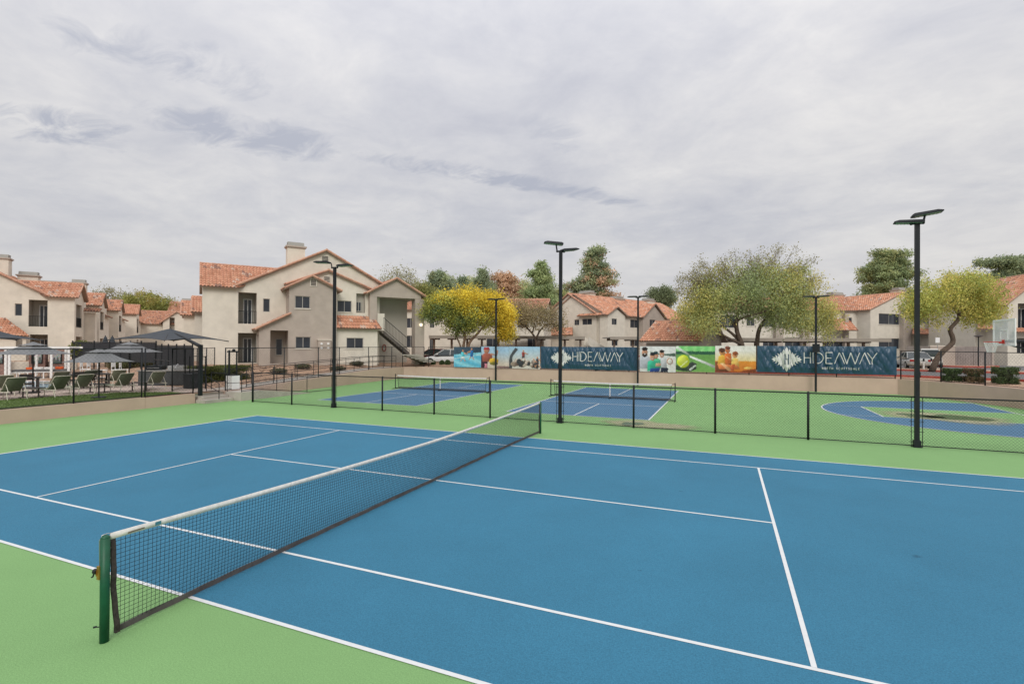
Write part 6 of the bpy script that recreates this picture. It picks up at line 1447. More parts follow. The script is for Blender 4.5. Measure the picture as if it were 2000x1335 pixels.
# grill counter and black cabinet near the gate
p = gz(345, 757, .51); e = empty('grill_counter', p, 'dark outdoor grill counter under the large charcoal shade', 'grill'); G = Fr(345, 29.0, 75)
mb = MB(); mb.box((-1.9, 0, .51), (1.1, .9, 1.32), G.W); mb.build('counter', mat('counter_dark', (.075, .08, .082), .8, .2, 5), e); mb = MB(); mb.box((-1.95, -.05, 1.32), (1.15, .95, 1.38), G.W); mb.build('counter_top', mat('counter_top', (.30, .29, .27), .5, .2, 8), e)
for i, x in enumerate((-1.2, -.1)):
    mb = MB(); mb.tube([G.W(x, .12, 1.45), G.W(x, .25, 1.62), G.W(x, .5, 1.68), G.W(x, .8, 1.5)], .04, 6)
    mb.box((x-.4, .15, 1.38), (x+.4, .8, 1.62), G.W); g = mb.build('grill_hood', CHROME if i else BLK, e); mb = MB(); mb.tube([G.W(x-.3, .08, 1.5), G.W(x+.3, .08, 1.5)], .015, 6); mb.build('handle', CHROME, g)
p = gz(376, 758, .51); mb = MB(); mb.box((p[0]-.3, p[1]-.3, .51), (p[0]+.25, p[1]+.25, 1.25)); mb.box((p[0]-.33, p[1]-.33, 1.25), (p[0]+.28, p[1]+.28, 1.3)); tag(mb.build('storage_cabinet', mat('cabinet_black', (.03, .033, .037), .6, .2, 4)), 'black storage cabinet directly behind the post of the large charcoal shade', 'cabinet')
# black screened fence at the back of the pool
SCR = mat('privacy_screen', (.030, .032, .036), .9, .2, 6)
def screen_fence(pts_uv, dep0, dep1, zlo, zhi, label):
    e = None; n = len(pts_uv)
    P = [gd(u, 672, dep0+(dep1-dep0)*i/(n-1)) for i, u in enumerate(pts_uv)]
    e = empty('screened_fence', (P[0][0], P[0][1], .5), label, 'fence')
    for p in P: mb = MB(); mb.tube([(p[0], p[1], .4), (p[0], p[1], zhi+.12)], .045, 8); mb.build('post', BLK, e)
    mb = MB(); mb.tube([(p[0], p[1], zhi) for p in P], .03, 6); mb.build('top_rail', BLK, e)
    mb = MB()
    for a, b in zip(P[:-1], P[1:]):
        nr = np.array([-(b-a)[1], (b-a)[0], 0]); nr = nr/np.linalg.norm(nr)*.012; mb.prism([(a[0], a[1], zlo), (b[0], b[1], zlo), (b[0], b[1], zhi-.04), (a[0], a[1], zhi-.04)], nr)
    mb.build('screen', SCR, e)
screen_fence([142, 184, 214, 236, 255, 276, 305], 38, 35, 1.55, 2.95, 'dark screened fence behind the white bar stools')
screen_fence([305, 316, 329, 345, 360, 376], 35, 33.5, 1.2, 2.75, 'dark screened fence behind the grill counter')
fence_run([gz(300, 745, .5)[:2], gz(374, 762, .5)[:2]], 'low black rail fence between the solitary lounger and the grill counter', [0, 1.6, 3.0, 4.4], mesh=False, zt=lambda x, y: .5, top=1.9, off=0)

# ------------------------------------------------------------------ basketball hoop
e = empty('basketball_hoop', (19.2, 18.0, 1.0), 'clear backboard with white border, red rim and white net on a black post', 'basketball hoop')
bx_, by_ = 16.3, HY; 
mb = MB(); mb.box((18.62, by_-.09, 0.0), (18.80, by_+.09, 2.9)); mb.build('post', BLK, e)
mb = MB(); mb.tube([(18.71, by_, 2.85), (18.1, by_, 3.05), (bx_+.06, by_, 3.08)], .075, 8); mb.tube([(18.71, by_, 2.2), (bx_+.1, by_, 2.95)], .04, 8); mb.build('arm', BLK, e)
GLS = bpy.data.materials.new('backboard_glass'); GLS.use_nodes = True; b_ = GLS.node_tree.nodes['Principled BSDF']; b_.inputs['Base Color'].default_value = (.75, .80, .82, 1); b_.inputs['Roughness'].default_value = .1; b_.inputs['Alpha'].default_value = .42
mb = MB(); mb.box((bx_-.012, by_-.88, 2.92), (bx_+.012, by_+.88, 3.96)); gl = mb.build('backboard', GLS, e)
mb = MB()
for q in ((-.91, .91, 2.88, 2.95), (-.91, .91, 3.93, 4.0), (-.91, -.85, 2.95, 3.93), (.85, .91, 2.95, 3.93)): mb.box((bx_-.022, by_+q[0], q[2]), (bx_+.022, by_+q[1], q[3]))
for q in ((-.31, .31, 3.12, 3.17), (-.31, .31, 3.52, 3.57), (-.31, -.26, 3.17, 3.52), (.26, .31, 3.17, 3.52)): mb.box((bx_-.018, by_+q[0], q[2]), (bx_+.018, by_+q[1], q[3]))
mb.build('border', WHT, gl)
RED = mat('rim_red', (.60, .035, .018), .45, .1, 5)
mb = MB(); rc = (bx_-.42, by_, 3.05); mb.tube([(rc[0]+.235*math.cos(a), rc[1]+.235*math.sin(a), 3.05) for a in np.linspace(0, 2*math.pi, 25)], .014, 6, False); mb.box((bx_-.20, by_-.07, 2.99), (bx_-.023, by_+.07, 3.06)); mb.box((bx_-.035, by_-.1, 2.97), (bx_-.0225, by_+.1, 3.14)); mb.build('rim', RED, e)
mb = MB(); n = 14
for sgn in (-1, 1):
    for i in range(n):
        pts = []
        for k in range(6):
            f = k/5; a = 2*math.pi*i/n+sgn*f*1.1; r_ = .225*(1-.45*f); pts.append((rc[0]+r_*math.cos(a), rc[1]+r_*math.sin(a), 3.03-.42*f))
        mb.tube(pts, .006, 4, False)
mb.build('hoop_net', WHT, e)
e.location.z += .12; e.location.x += .15

# ------------------------------------------------------------------ cars
PAINT = {}
def paint(name, c, metal=.3, rough=.3): return mat('car_paint_'+name, c, rough, .03, 1, metal=metal, spec=.6)
CARG = mat('car_glass', (.03, .045, .05), .08, .1, 2, spec=.8); TYRE = mat('tyre', (.02, .02, .02), .9, .1, 5); RIM = mat('alloy', (.4, .4, .4), .35, .1, 4, metal=.7)
TAIL = mat('tail_light', (.45, .015, .012), .25, .1, 4); LENSW = mat('head_light', (.6, .62, .62), .15, .05, 4)
def make_car(label, pm, suv=False):
    e = empty('parked_car', (0, 0, 0), label, 'car', 'cars parked behind the courts', local=True)
    Lh = 2.25; hw = .90; roof = 1.45 if not suv else 1.72; belt = .92 if not suv else 1.02
    # stations along x (nose at +x): (x, half width low, half width belt, z bottom, z belt)
    lowp = [(-Lh, .78, .74, .42, .80), (-Lh+.10, .86, .80, .30, belt+.05), (-1.55, .90, .84, .24, belt+.08), (-.6, .90, .86, .22, belt), (.5, .90, .86, .22, belt-.01), (1.2, .90, .84, .24, belt-.08), (1.9, .86, .78, .27, .78), (Lh, .72, .62, .38, .62)]
    if suv: lowp[1] = (-Lh+.06, .86, .82, .32, belt+.05)
    vs = []; nn_ = 8
    for x, a, b, z0, z1 in lowp:
        zm_ = z0+(z1-z0)*.55
        vs += [(x, -a*.92, z0), (x, -a, z0+.15), (x, -a*1.0, zm_), (x, -b, z1), (x, b, z1), (x, a*1.0, zm_), (x, a, z0+.15), (x, a*.92, z0)]
    fs = [(i*nn_+k, i*nn_+(k+1) % nn_, (i+1)*nn_+(k+1) % nn_, (i+1)*nn_+k) for i in range(len(lowp)-1) for k in range(nn_)]+[tuple(range(nn_))[::-1], tuple((len(lowp)-1)*nn_+k for k in range(nn_))]
    mb = MB(); mb.add(vs, fs)
    body = mb.build('body', pm, e, True); md = body.modifiers.new('bevel', 'SUBSURF'); md.levels = 1; md.render_levels = 2
    if not suv: cab = [(-1.75, belt+.02), (-1.05, roof-.05), (-.55, roof), (.15, roof-.03), (1.05, belt-.02)]
    else: cab = [(-2.1, belt+.02), (-1.85, roof-.08), (-1.2, roof), (.1, roof-.02), (.95, belt-.02)]
    mb = MB(); k = len(cab); top = lambda z: .84-(z-belt)*.36
    vs = [(x, -top(z), z) for x, z in cab]+[(x, top(z), z) for x, z in cab]
    mb.add(vs, [(i, i+1, k+i+1, k+i) for i in range(k-1)]+[tuple(range(k)), tuple(range(k, 2*k))[::-1], (0, k, 2*k-1, k-1)]); mb.build('cabin_glass', CARG, e)
    mb = MB(); a, b_ = 1, 3; z_ = .012
    mb.add([(cab[1][0]-.02, -top(roof)+.0, cab[1][1]+z_), (cab[2][0], -top(roof), roof+z_+.02), (cab[3][0]+.02, -top(roof), cab[3][1]+z_), (cab[1][0]-.02, top(roof), cab[1][1]+z_), (cab[2][0], top(roof), roof+z_+.02), (cab[3][0]+.02, top(roof), cab[3][1]+z_)]+[(cab[1][0]-.02, -top(roof)-.02, cab[1][1]-.05), (cab[3][0]+.02, -top(roof)-.02, cab[3][1]-.05), (cab[1][0]-.02, top(roof)+.02, cab[1][1]-.05), (cab[3][0]+.02, top(roof)+.02, cab[3][1]-.05)],
           [(0, 1, 4, 3), (1, 2, 5, 4), (0, 6, 7, 2, 1), (3, 4, 5, 9, 8)]); mb.build('roof', pm, e)
    mb = MB()
    for s in (-1, 1):
        for (xa, za), (xb, zb3) in ((cab[0], cab[1]), (cab[-2], cab[-1])): mb.tube([(xa, s*(top(za)+.005), za), (xb, s*(top(zb3)+.005), zb3)], .035, 6)
        mb.tube([(-.45, s*(top(belt)+.004), belt), (-.45, s*(top(roof)+.004), roof-.02)], .03, 6)
    mb.build('pillars', pm, e)
    for x in (-1.42, 1.38):
        for s in (-1, 1):
            mb = MB(); mb.tube([(x, s*.70, .33), (x, s*.905, .33)], .33, 20); w_ = mb.build('wheel', TYRE, e); mb = MB(); mb.tube([(x, s*.904, .33), (x, s*.915, .33)], .21, 14); mb.build('rim', RIM, w_)
    for s in (-1, 1):
        mb = MB(); mb.box((-Lh-.0, s*.62-.16, .68), (-Lh+.12, s*.62+.16, .84)); mb.build('tail_light', TAIL, e); mb = MB(); mb.box((Lh-.16, s*.55-.15, .55), (Lh-.02, s*.55+.15, .66)); mb.build('headlight', LENSW, e)
        mb = MB(); mb.sphere((.72, s*.98, 1.0), (.09, .11, .07), 8, 6); mb.build('mirror', pm, e)
    mb = MB(); mb.box((-Lh-.04, -.26, .56), (-Lh-.005, .26, .68)); mb.build('number_plate', WHT, e)
    return e
def place(car, u, dep, rz, z=1.02):
    p = gd(u, 700, dep); car.location = (p[0], p[1], z); car.rotation_euler.z = rz; return car
fwa = math.atan2(FW[1], FW[0])
place(make_car('silver car seen from behind, parked left of the grey enclosure', paint('silver', (.50, .51, .49), .2, .35)), 1783, 44.5, fwa-.42)
place(make_car('white pickup like car half hidden beyond the silver car, by the grey enclosure', paint('ivory', (.60, .585, .53), .1, .4), True), 1812, 47.5, fwa-.6)
place(make_car('dark red car parked beside the lower stair, front of it hidden', paint('red', (.16, .015, .018))), 846, 49.5, fwa+1.25)
place(make_car('white car standing under the carport behind the yellow tree trunk', paint('white', (.66, .66, .64), .05)), 873, 47.0, fwa+1.5)
place(make_car('black car whose roof shows above the two leftmost picture banners', paint('black', (.02, .022, .026)), True), 950, 52, fwa+.1)
place(make_car('black car whose roof shows above the hiker banner', paint('black', (.02, .022, .026)), True), 1022, 52, fwa+.1)
place(make_car('white car whose roof shows above the HIDEAWAY banner left of the outbuilding', paint('white', (.66, .66, .64), .05), True), 1205, 54, fwa+1.1)
place(make_car('dark blue car under the carport left of the big spreading tree', paint('blue', (.02, .03, .06)), True), 1456, 54, fwa+.3)

# small street things
c = gd(1911, 672, 48); zt_ = gd(1911, 658, 48)[2]; e = empty('pathway_lamp', (c[0], c[1], 1), 'short mushroom topped path lamp above the ribbed enclosure gates', 'path lamp')
mb = MB(); mb.tube([(c[0], c[1], 1), (c[0], c[1], zt_)], .05, 8); mb.build('pole', BLK, e); mb = MB(); mb.tube([(c[0], c[1], zt_), (c[0], c[1], zt_+.10), (c[0], c[1], zt_+.22)], [.12, .38, .06], 12); mb.build('lamp_cap', WOODD, e)
c = gd(1831, 672, 49); e = empty('parking_sign', (c[0], c[1], 1), 'small white parking sign on a thin pole in front of the low window', 'sign'); mb = MB(); mb.tube([(c[0], c[1], 1), (c[0], c[1], 3.2)], .03, 6); mb.build('pole', CHROME, e)
mb = MB(); q = Fr(1831, 48.9, 90); z_ = gd(1831, 664, 49)[2]; mb.box((-.2, -.02, z_-.25), (.2, .02, z_+.25), q.W); mb.build('sign_plate', WHT, e)
for u, lab in ((1804, 'white bollard left of the curved trunk behind the silver car'), (1819, 'white bollard touching the foot of the curved trunk')):
    c = gd(u, 712, 41.5); e = empty('bollard', (c[0], c[1], 1), lab, 'bollard', 'white bollards'); mb = MB(); mb.tube([(c[0], c[1], .95), (c[0], c[1], 1.75)], .06, 10); mb.build('post', WHT, e); mb = MB(); mb.tube([(c[0], c[1], 1.75), (c[0], c[1], 1.98)], .065, 10); mb.build('cap', BLK, e)

# ------------------------------------------------------------------ vegetation
def leaf_mesh(name, C_, size, cols, mt, parent=None, aspect=1.8, rng=RNG, droop=0.0):
    n = len(C_); a = rng.normal(size=(n, 3)); a[:, 2] -= droop; a /= np.linalg.norm(a, axis=1)[:, None]; h = rng.normal(size=(n, 3)); b = np.cross(a, h); b /= np.linalg.norm(b, axis=1)[:, None]+1e-9
    s = size*rng.uniform(.6, 1.35, size=(n, 1)); A = a*s*aspect/2; B_ = b*s/2
    V = np.empty((n, 4, 3)); V[:, 0] = C_-A; V[:, 1] = C_+B_; V[:, 2] = C_+A; V[:, 3] = C_-B_
    me = bpy.data.meshes.new(name); me.vertices.add(4*n); me.vertices.foreach_set('co', V.ravel().astype(np.float32)); me.loops.add(4*n); me.loops.foreach_set('vertex_index', np.arange(4*n, dtype=np.int32))
    me.polygons.add(n); me.polygons.foreach_set('loop_start', np.arange(0, 4*n, 4, dtype=np.int32)); me.update(calc_edges=True)
    at = me.attributes.new('col', 'FLOAT_COLOR', 'FACE'); cc = np.concatenate([cols, np.ones((n, 1))], 1).astype(np.float32); at.data.foreach_set('color', cc.ravel()); me.materials.append(mt)
    o = bpy.data.objects.new(name, me); COL.objects.link(o)
    if parent is not None: o.parent = parent; o.matrix_parent_inverse = Matrix.Translation(-Vector(parent.location))
    return o
def tree(name, label, base, trunk, lobes, ntw, lpt, leaf, cols, group=None, bark=None, sig=.32, shell=.55, twr=.012, cat='tree', trr=.16, aspect=1.8, droop=0.0, seed=0, vsq=1.0, hang=0.0, colfun=None, limb=1.0):
    """trunk: list of polylines [(points, r0, r1)], lobes: [(centre, (rx, ry, rz), weight)]; twigs reach points spread through the lobes, leaves cluster round twig ends"""
    rg = np.random.default_rng(seed+100); e = empty(name, base, label, cat, group); bk = bark or BARK
    nodes = []; rad = []; mb = MB()
    for pts, r0, r1 in trunk:
        P = [np.array(p, float) for p in pts]; Q = []
        for a, b in zip(P[:-1], P[1:]):
            k = max(2, int(np.linalg.norm(b-a)/.35)); Q += [a+(b-a)*i/k for i in range(k)]
        Q.append(P[-1]); Q = [q+rg.normal(size=3)*.02*(1 if 0 < i < len(Q)-1 else 0) for i, q in enumerate(Q)]
        # smooth
        for _ in range(2): Q = [Q[0]]+[(Q[i-1]+2*Q[i]+Q[i+1])/4 for i in range(1, len(Q)-1)]+[Q[-1]]
        rs = [r0+(r1-r0)*i/(len(Q)-1) for i in range(len(Q))]; mb.tube(Q, rs, 9)
        s_ = len(Q)//3; nodes += Q[s_:]; rad += rs[s_:]
    w = np.array([l[2] for l in lobes], float); w /= w.sum(); ends = []
    for _ in range(ntw):
        c, rr_, _w = lobes[rg.choice(len(lobes), p=w)]; d = rg.normal(size=3); d /= np.linalg.norm(d); q = shell+(1-shell)*rg.random()**.7 if rg.random() < .75 else rg.random()
        if rg.random() < .14: q *= rg.uniform(1.05, 1.32)
        ends.append(np.array(c)+d*np.array(rr_)*q)
    ends = np.array(ends); c0 = nodes[len(nodes)//2]; order = np.argsort(np.linalg.norm(ends-np.array(nodes).mean(0), axis=1)); ends = ends[order]
    NA = np.array(nodes); tw = MB(); rl = list(rad)
    for p in ends:
        dd = np.linalg.norm(NA-p, axis=1); i = int(np.argmin(dd)); q = NA[i]; dl = dd[i]; r0 = max(min(rl[i]*.75, twr*(1+limb*dl)), twr*.6)
        k = max(2, int(dl/.5)); mid = [q+(p-q)*t+np.array([0, 0, .12*dl*math.sin(math.pi*t)])+rg.normal(size=3)*.05*dl*(1 if 0 < t < 1 else 0) for t in np.linspace(0, 1, k+1)]
        tw.tube(mid, [r0+(twr*.45-r0)*t for t in np.linspace(0, 1, k+1)], 4, False); NA = np.vstack([NA, mid[1:]]); rl += [r0*.8]*(len(mid)-1)
    mb.build('trunk', bk, e, True); tw.build('branches', bk, e, True)
    n = len(ends)*lpt; C_ = np.repeat(ends, lpt, 0)+rg.normal(size=(n, 3))*np.array([sig, sig, sig*vsq])
    if hang: C_[:, 2] -= np.abs(rg.normal(size=n))*hang
    ck = np.array(cols); idx = rg.integers(0, len(ck), size=len(ends)); base_c = ck[idx]*rg.uniform(.75, 1.2, size=(len(ends), 1))
    if colfun is not None: base_c = np.array([colfun(p, c, rg) for p, c in zip(ends, base_c)])
    cc = np.repeat(base_c, lpt, 0)*rg.uniform(.7, 1.3, size=(n, 1))
    leaf_mesh('crown', C_, leaf, cc, LEAF, e, aspect, rg, droop); return e
def LB(u, v, dep, ru, rv, w=1.0, rd=None):
    s = dep/FPX; return (gd(u, v, dep), ((ru*s), (rd if rd else ru*s*.9), rv*s), w)
def gpt(u, v, dep): return gd(u, v, dep)
# yellow flowering palo verde
D = 46.0; b0 = gpt(907, 684, D); b0 = np.array([b0[0], b0[1], 1.0])
YEL = (.80, .63, .08); YG = (.50, .50, .12); GRN = (.22, .28, .11)
def ycol(p, c, rg):
    uu = (p-CAM)@RT/((p-CAM)@FW)*FPX+1000; vv = 667.5-(p-CAM)@UP/((p-CAM)@FW)*FPX
    k = .48+.36*min(max((uu-900)/80, -.8), 1)-.45*min(max((vv-605)/40, -1), 1); k += rg.normal()*.26
    if uu > 965: k += .3
    return (np.array(YEL) if k > .55 else np.array(YG) if k > .15 else np.array(GRN))*rg.uniform(.8, 1.15)
tree('palo_verde_tree', 'broad tree covered in bright yellow blossom behind the fence, with forked pale trunks', b0,
     [([b0, gpt(905, 668, D), gpt(912, 655, D), gpt(893, 636, D), gpt(880, 612, D)], .17, .06), ([b0+np.array([.2, 0, 0]), gpt(915, 668, D-.3), gpt(935, 650, D-.6), gpt(950, 628, D-.8), gpt(966, 606, D-.8)], .17, .05), ([gpt(893, 640, D), gpt(862, 618, D+.4), gpt(845, 606, D+.4)], .06, .03), ([b0, gpt(898, 668, D+.4), gpt(888, 655, D+.8), gpt(900, 630, D+1)], .10, .05)],
     [LB(865, 597, D, 45, 24, 1.3), LB(915, 590, D, 50, 25, 1.5), LB(965, 602, D, 38, 30, 1.2), LB(985, 628, D, 20, 30, .8), LB(850, 608, D, 32, 24, .7), LB(925, 618, D, 50, 26, 1.2), LB(897, 634, D+.8, 30, 18, .5), LB(993, 650, D, 8, 12, .16)], 420, 150, .085, [YEL, YG, GRN], bark=BARK2, sig=.30, colfun=ycol, seed=1, twr=.011)
# large mesquite
D = 41.0; b0 = gpt(1455, 690, D); b0 = np.array([b0[0], b0[1], 1.0]); b1 = gpt(1478, 690, D+.8); b1 = np.array([b1[0], b1[1], 1.0])
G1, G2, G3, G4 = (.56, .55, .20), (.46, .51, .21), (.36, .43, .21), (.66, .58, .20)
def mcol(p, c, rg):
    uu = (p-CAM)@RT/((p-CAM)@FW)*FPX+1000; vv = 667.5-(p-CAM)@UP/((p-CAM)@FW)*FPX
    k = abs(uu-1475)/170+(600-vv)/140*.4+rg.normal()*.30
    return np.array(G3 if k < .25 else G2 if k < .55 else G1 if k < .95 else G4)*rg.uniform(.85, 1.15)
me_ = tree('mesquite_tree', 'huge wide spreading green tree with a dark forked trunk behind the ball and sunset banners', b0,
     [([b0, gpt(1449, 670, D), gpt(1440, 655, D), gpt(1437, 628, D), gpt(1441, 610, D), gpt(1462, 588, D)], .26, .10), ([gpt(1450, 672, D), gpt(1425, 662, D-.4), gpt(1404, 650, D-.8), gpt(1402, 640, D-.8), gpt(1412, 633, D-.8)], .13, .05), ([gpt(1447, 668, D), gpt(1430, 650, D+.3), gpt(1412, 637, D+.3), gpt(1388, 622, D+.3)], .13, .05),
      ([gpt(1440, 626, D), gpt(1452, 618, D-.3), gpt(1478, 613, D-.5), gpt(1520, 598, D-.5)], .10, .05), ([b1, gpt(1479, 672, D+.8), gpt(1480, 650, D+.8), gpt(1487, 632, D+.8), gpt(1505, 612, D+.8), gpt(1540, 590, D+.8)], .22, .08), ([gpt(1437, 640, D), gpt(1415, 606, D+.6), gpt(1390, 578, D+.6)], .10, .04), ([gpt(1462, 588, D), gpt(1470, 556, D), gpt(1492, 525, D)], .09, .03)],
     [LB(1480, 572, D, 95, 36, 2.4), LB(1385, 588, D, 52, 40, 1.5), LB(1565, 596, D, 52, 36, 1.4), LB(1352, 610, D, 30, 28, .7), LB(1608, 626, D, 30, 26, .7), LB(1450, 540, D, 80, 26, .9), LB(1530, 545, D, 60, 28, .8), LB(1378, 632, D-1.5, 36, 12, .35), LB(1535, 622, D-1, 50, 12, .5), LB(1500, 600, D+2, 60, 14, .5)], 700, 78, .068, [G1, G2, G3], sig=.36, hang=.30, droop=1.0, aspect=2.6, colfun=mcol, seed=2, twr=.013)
# bare twiggy top of the same kind of tree
def twigs(parent, lobes, n, seed, origin):
    rg = np.random.default_rng(seed); mb = MB(); C_ = []
    for _ in range(n):
        c, rr_, w_ = lobes[rg.integers(len(lobes))]; d = rg.normal(size=3); d /= np.linalg.norm(d); p = np.array(c)+d*np.array(rr_)*rg.uniform(.5, 1.05); q = origin+(p-origin)*rg.uniform(.5, .72)+rg.normal(size=3)*.25
        m_ = (p+q)/2+rg.normal(size=3)*.15; mb.tube([q, m_, p], [.012, .009, .004], 3, False)
        for _k in range(3): s = m_+(p-m_)*rg.random(); mb.tube([s, s+rg.normal(size=3)*.22+np.array([0, 0, .1])], [.006, .003], 3, False)
        C_ += [p+rg.normal(size=3)*.18 for _ in range(22)]+[m_+rg.normal(size=3)*.2 for _ in range(8)]
    mb.build('bare_twigs', BARK, parent); C_ = np.array(C_); leaf_mesh('sparse_leaves', C_, .062, np.array([[.34, .31, .15]]*len(C_))*rg.uniform(.6, 1.3, size=(len(C_), 1)), LEAF, parent, 2.0, rg)
twigs(me_, [LB(1385, 530, D, 52, 30), LB(1450, 515, D, 55, 26), LB(1520, 515, D, 60, 38), LB(1560, 545, D, 45, 34), LB(1345, 555, D, 30, 28)], 300, 5, gpt(1465, 590, D))
# curved trunk tree on the island
D = 39.0; b0 = gpt(1820, 722, D); b0 = np.array([b0[0], b0[1], 1.05])
tree('mesquite_tree', 'tree with a bent snaking trunk and yellow green crown on the street island', b0,
     [([b0, gpt(1829, 700, D), gpt(1840, 684, D), gpt(1858, 674, D), gpt(1864, 664, D), gpt(1856, 650, D), gpt(1853, 641, D), gpt(1873, 626, D), gpt(1876, 612, D), gpt(1862, 595, D)], .22, .11), ([gpt(1874, 616, D), gpt(1862, 600, D), gpt(1845, 585, D+.4), gpt(1822, 572, D+.4)], .11, .04), ([gpt(1876, 616, D), gpt(1895, 596, D), gpt(1918, 582, D)], .10, .04), ([gpt(1858, 594, D), gpt(1852, 570, D), gpt(1856, 548, D)], .08, .03)],
     [LB(1857, 565, D, 58, 34, 2.0), LB(1800, 590, D, 38, 28, .8), LB(1915, 578, D, 40, 36, 1.3), LB(1935, 602, D, 22, 22, .5), LB(1775, 604, D, 18, 18, .25), LB(1820, 612, D, 30, 18, .35), LB(1890, 545, D, 34, 16, .5), LB(1900, 610, D, 30, 16, .4)], 330, 88, .066, [(.58, .58, .16), (.46, .52, .16), (.68, .60, .18)], sig=.30, hang=.26, droop=1.0, aspect=2.6, seed=3, twr=.011)
# bare brownish tree between the yellow tree and the middle house
D = 52; b0 = gpt(1048, 690, D); b0 = np.array([b0[0], b0[1], 1.0])
tree('bare_tree', 'thin brownish half bare tree beside the yellow tree in front of the carport', b0,
     [([b0, gpt(1047, 660, D), gpt(1030, 640, D), gpt(1012, 628, D)], .16, .06), ([gpt(1047, 662, D), gpt(1055, 642, D), gpt(1070, 630, D), gpt(1085, 633, D)], .11, .04), ([gpt(1040, 650, D), gpt(1045, 620, D)], .09, .03)],
     [LB(1035, 615, D, 42, 26, 1.3), LB(1075, 622, D, 30, 24, .8), LB(1010, 602, D, 25, 18, .5), LB(1095, 640, D, 10, 14, .15)], 300, 40, .08, [(.38, .30, .18), (.32, .28, .14), (.44, .36, .20)], sig=.34, seed=4, twr=.014)
PG = [(.27, .34, .22), (.34, .41, .24), (.42, .47, .26)]; PR = [(.70, .49, .33), (.60, .42, .27)]; PGY = [(.44, .49, .23), (.52, .53, .24)]
def pine(label, u, dep, vtop, vbase, halfw, cols, n, seed, base_v=700, lean=0, layers=7, lpt=70, leaf=.17, prof=None, cmix=None):
    b0 = gpt(u, 700, dep); b0 = np.array([b0[0], b0[1], .9]); top = gpt(u+lean, vtop+4, dep); rg = np.random.default_rng(seed); lob = []
    for i in range(layers):
        f = i/(layers-1); v = vbase+(vtop+8-vbase)*f; wv = halfw*((prof or (lambda q: (1-q)**.7*.9+.22))(f))
        for k in range(3):
            lob.append(LB(u+lean*f+rg.normal()*wv*.34*(1.15-.7*f), v+rg.normal()*3, dep, wv*rg.uniform(.38, .62), (vbase-vtop)/layers*.55*rg.uniform(.7, 1.1), wv, rd=wv*dep/FPX*.5))
    cf = None
    if cmix: cf = lambda p, c, r: np.array(PR[r.integers(2)] if r.random() < cmix(((p-CAM)@RT/((p-CAM)@FW)*FPX+1000), (667.5-(p-CAM)@UP/((p-CAM)@FW)*FPX)) else cols[r.integers(len(cols))])*r.uniform(.8, 1.2)
    return tree('pine_tree', label, b0, [([b0, gpt(u+lean*.3, 640, dep), top], .38, .05)], lob, n, lpt, leaf, cols, 'pines and other trees beyond the houses', sig=.42, shell=.3, twr=.03, seed=seed, aspect=2.2, colfun=cf, vsq=.75)
pine('tall pine with rusty orange right side, standing highest above the middle house', 1162, 88, 487, 590, 58, PG, 560, 11, layers=8, prof=lambda q: .55+.5*math.sin(math.pi*min(q*1.0+.12, 1)), cmix=lambda u, v: .10+.75*min(max((u-1150)/45, 0), 1)*min(max((v-520)/40, 0), 1)+(.3 if u < 1135 else 0)*.6)
pine('tall green pine just left of the middle pole', 1057, 84, 512, 650, 62, [(.38, .47, .22), (.33, .42, .22), (.44, .52, .25)], 560, 12, layers=10, prof=lambda q: (1-q)**.55*.95+.12)
pine('rusty orange tree in the row above the yellow tree', 992, 86, 536, 640, 50, PR, 330, 13, cmix=lambda u, v: .72, prof=lambda q: .7+.3*math.sin(math.pi*q))
pine('pointed dark pine left of the rusty tree', 942, 84, 526, 640, 50, PG, 360, 14)
pine('low bushy pine top at the left of the background row', 857, 80, 535, 630, 44, PG, 300, 15, prof=lambda q: .85+.2*math.sin(math.pi*q))
pine('small pine between the bushy one and the pointed one', 903, 85, 544, 640, 36, [(.33, .40, .25), (.28, .36, .23)], 280, 16)
pine('grey green tree right of the rusty orange tree', 1018, 92, 562, 650, 44, PGY, 320, 17, prof=lambda q: .9)
pine('broad dark pine behind the right hand house, left of the tallest pole', 1738, 90, 490, 600, 76, [(.30, .38, .20), (.38, .45, .22), (.48, .50, .24)], 820, 18, prof=lambda q: .62+.42*math.sin(math.pi*min(q+.05, 1)), layers=8)
pine('dark pine mass at the far right behind the roofs', 1962, 88, 506, 590, 60, PG, 420, 19, prof=lambda q: .95, layers=6)
pine('second dark pine at the far right edge', 2010, 92, 500, 590, 50, PG, 260, 20, prof=lambda q: .95, layers=6)
def roundtree(label, u, dep, v, ru, rv, cols, n, seed, leaf=.16, lpt=85, sig=.42, name='round_tree'):
    b0 = gpt(u, 700, dep); b0 = np.array([b0[0], b0[1], .9]); lob = [LB(u, v, dep, ru, rv, 2), LB(u-ru*.5, v+rv*.3, dep, ru*.6, rv*.7, 1), LB(u+ru*.5, v+rv*.25, dep, ru*.6, rv*.75, 1)]
    return tree(name, label, b0, [([b0, gpt(u, 660, dep), gpt(u+3, v+rv*.4, dep)], .3, .1)], lob, n, lpt, leaf, cols, 'pines and other trees beyond the houses', sig=sig, seed=seed, twr=.03)
roundtree('pale olive tree top peeping over the stair gable', 778, 66, 545, 34, 26, [(.44, .44, .28), (.38, .39, .22)], 130, 31, .11, 22, .4)
roundtree('yellow olive tree behind the stair gable and the yellow tree', 820, 72, 575, 26, 20, [(.36, .36, .13), (.28, .31, .11)], 120, 32, .15, 60)
roundtree('wide yellow green tree behind the balcony wings of the left house', 288, 92, 600, 50, 28, [(.38, .38, .11), (.29, .32, .10), (.45, .38, .12)], 300, 33)
roundtree('thin pale tree top above the first wing of the left house', 208, 95, 572, 20, 18, [(.36, .34, .19), (.30, .29, .16)], 60, 34, .16, 14, .4)
roundtree('pale tree top above the second wing of the left house', 250, 98, 582, 24, 14, [(.34, .32, .18)], 60, 35, .16, 14, .4)
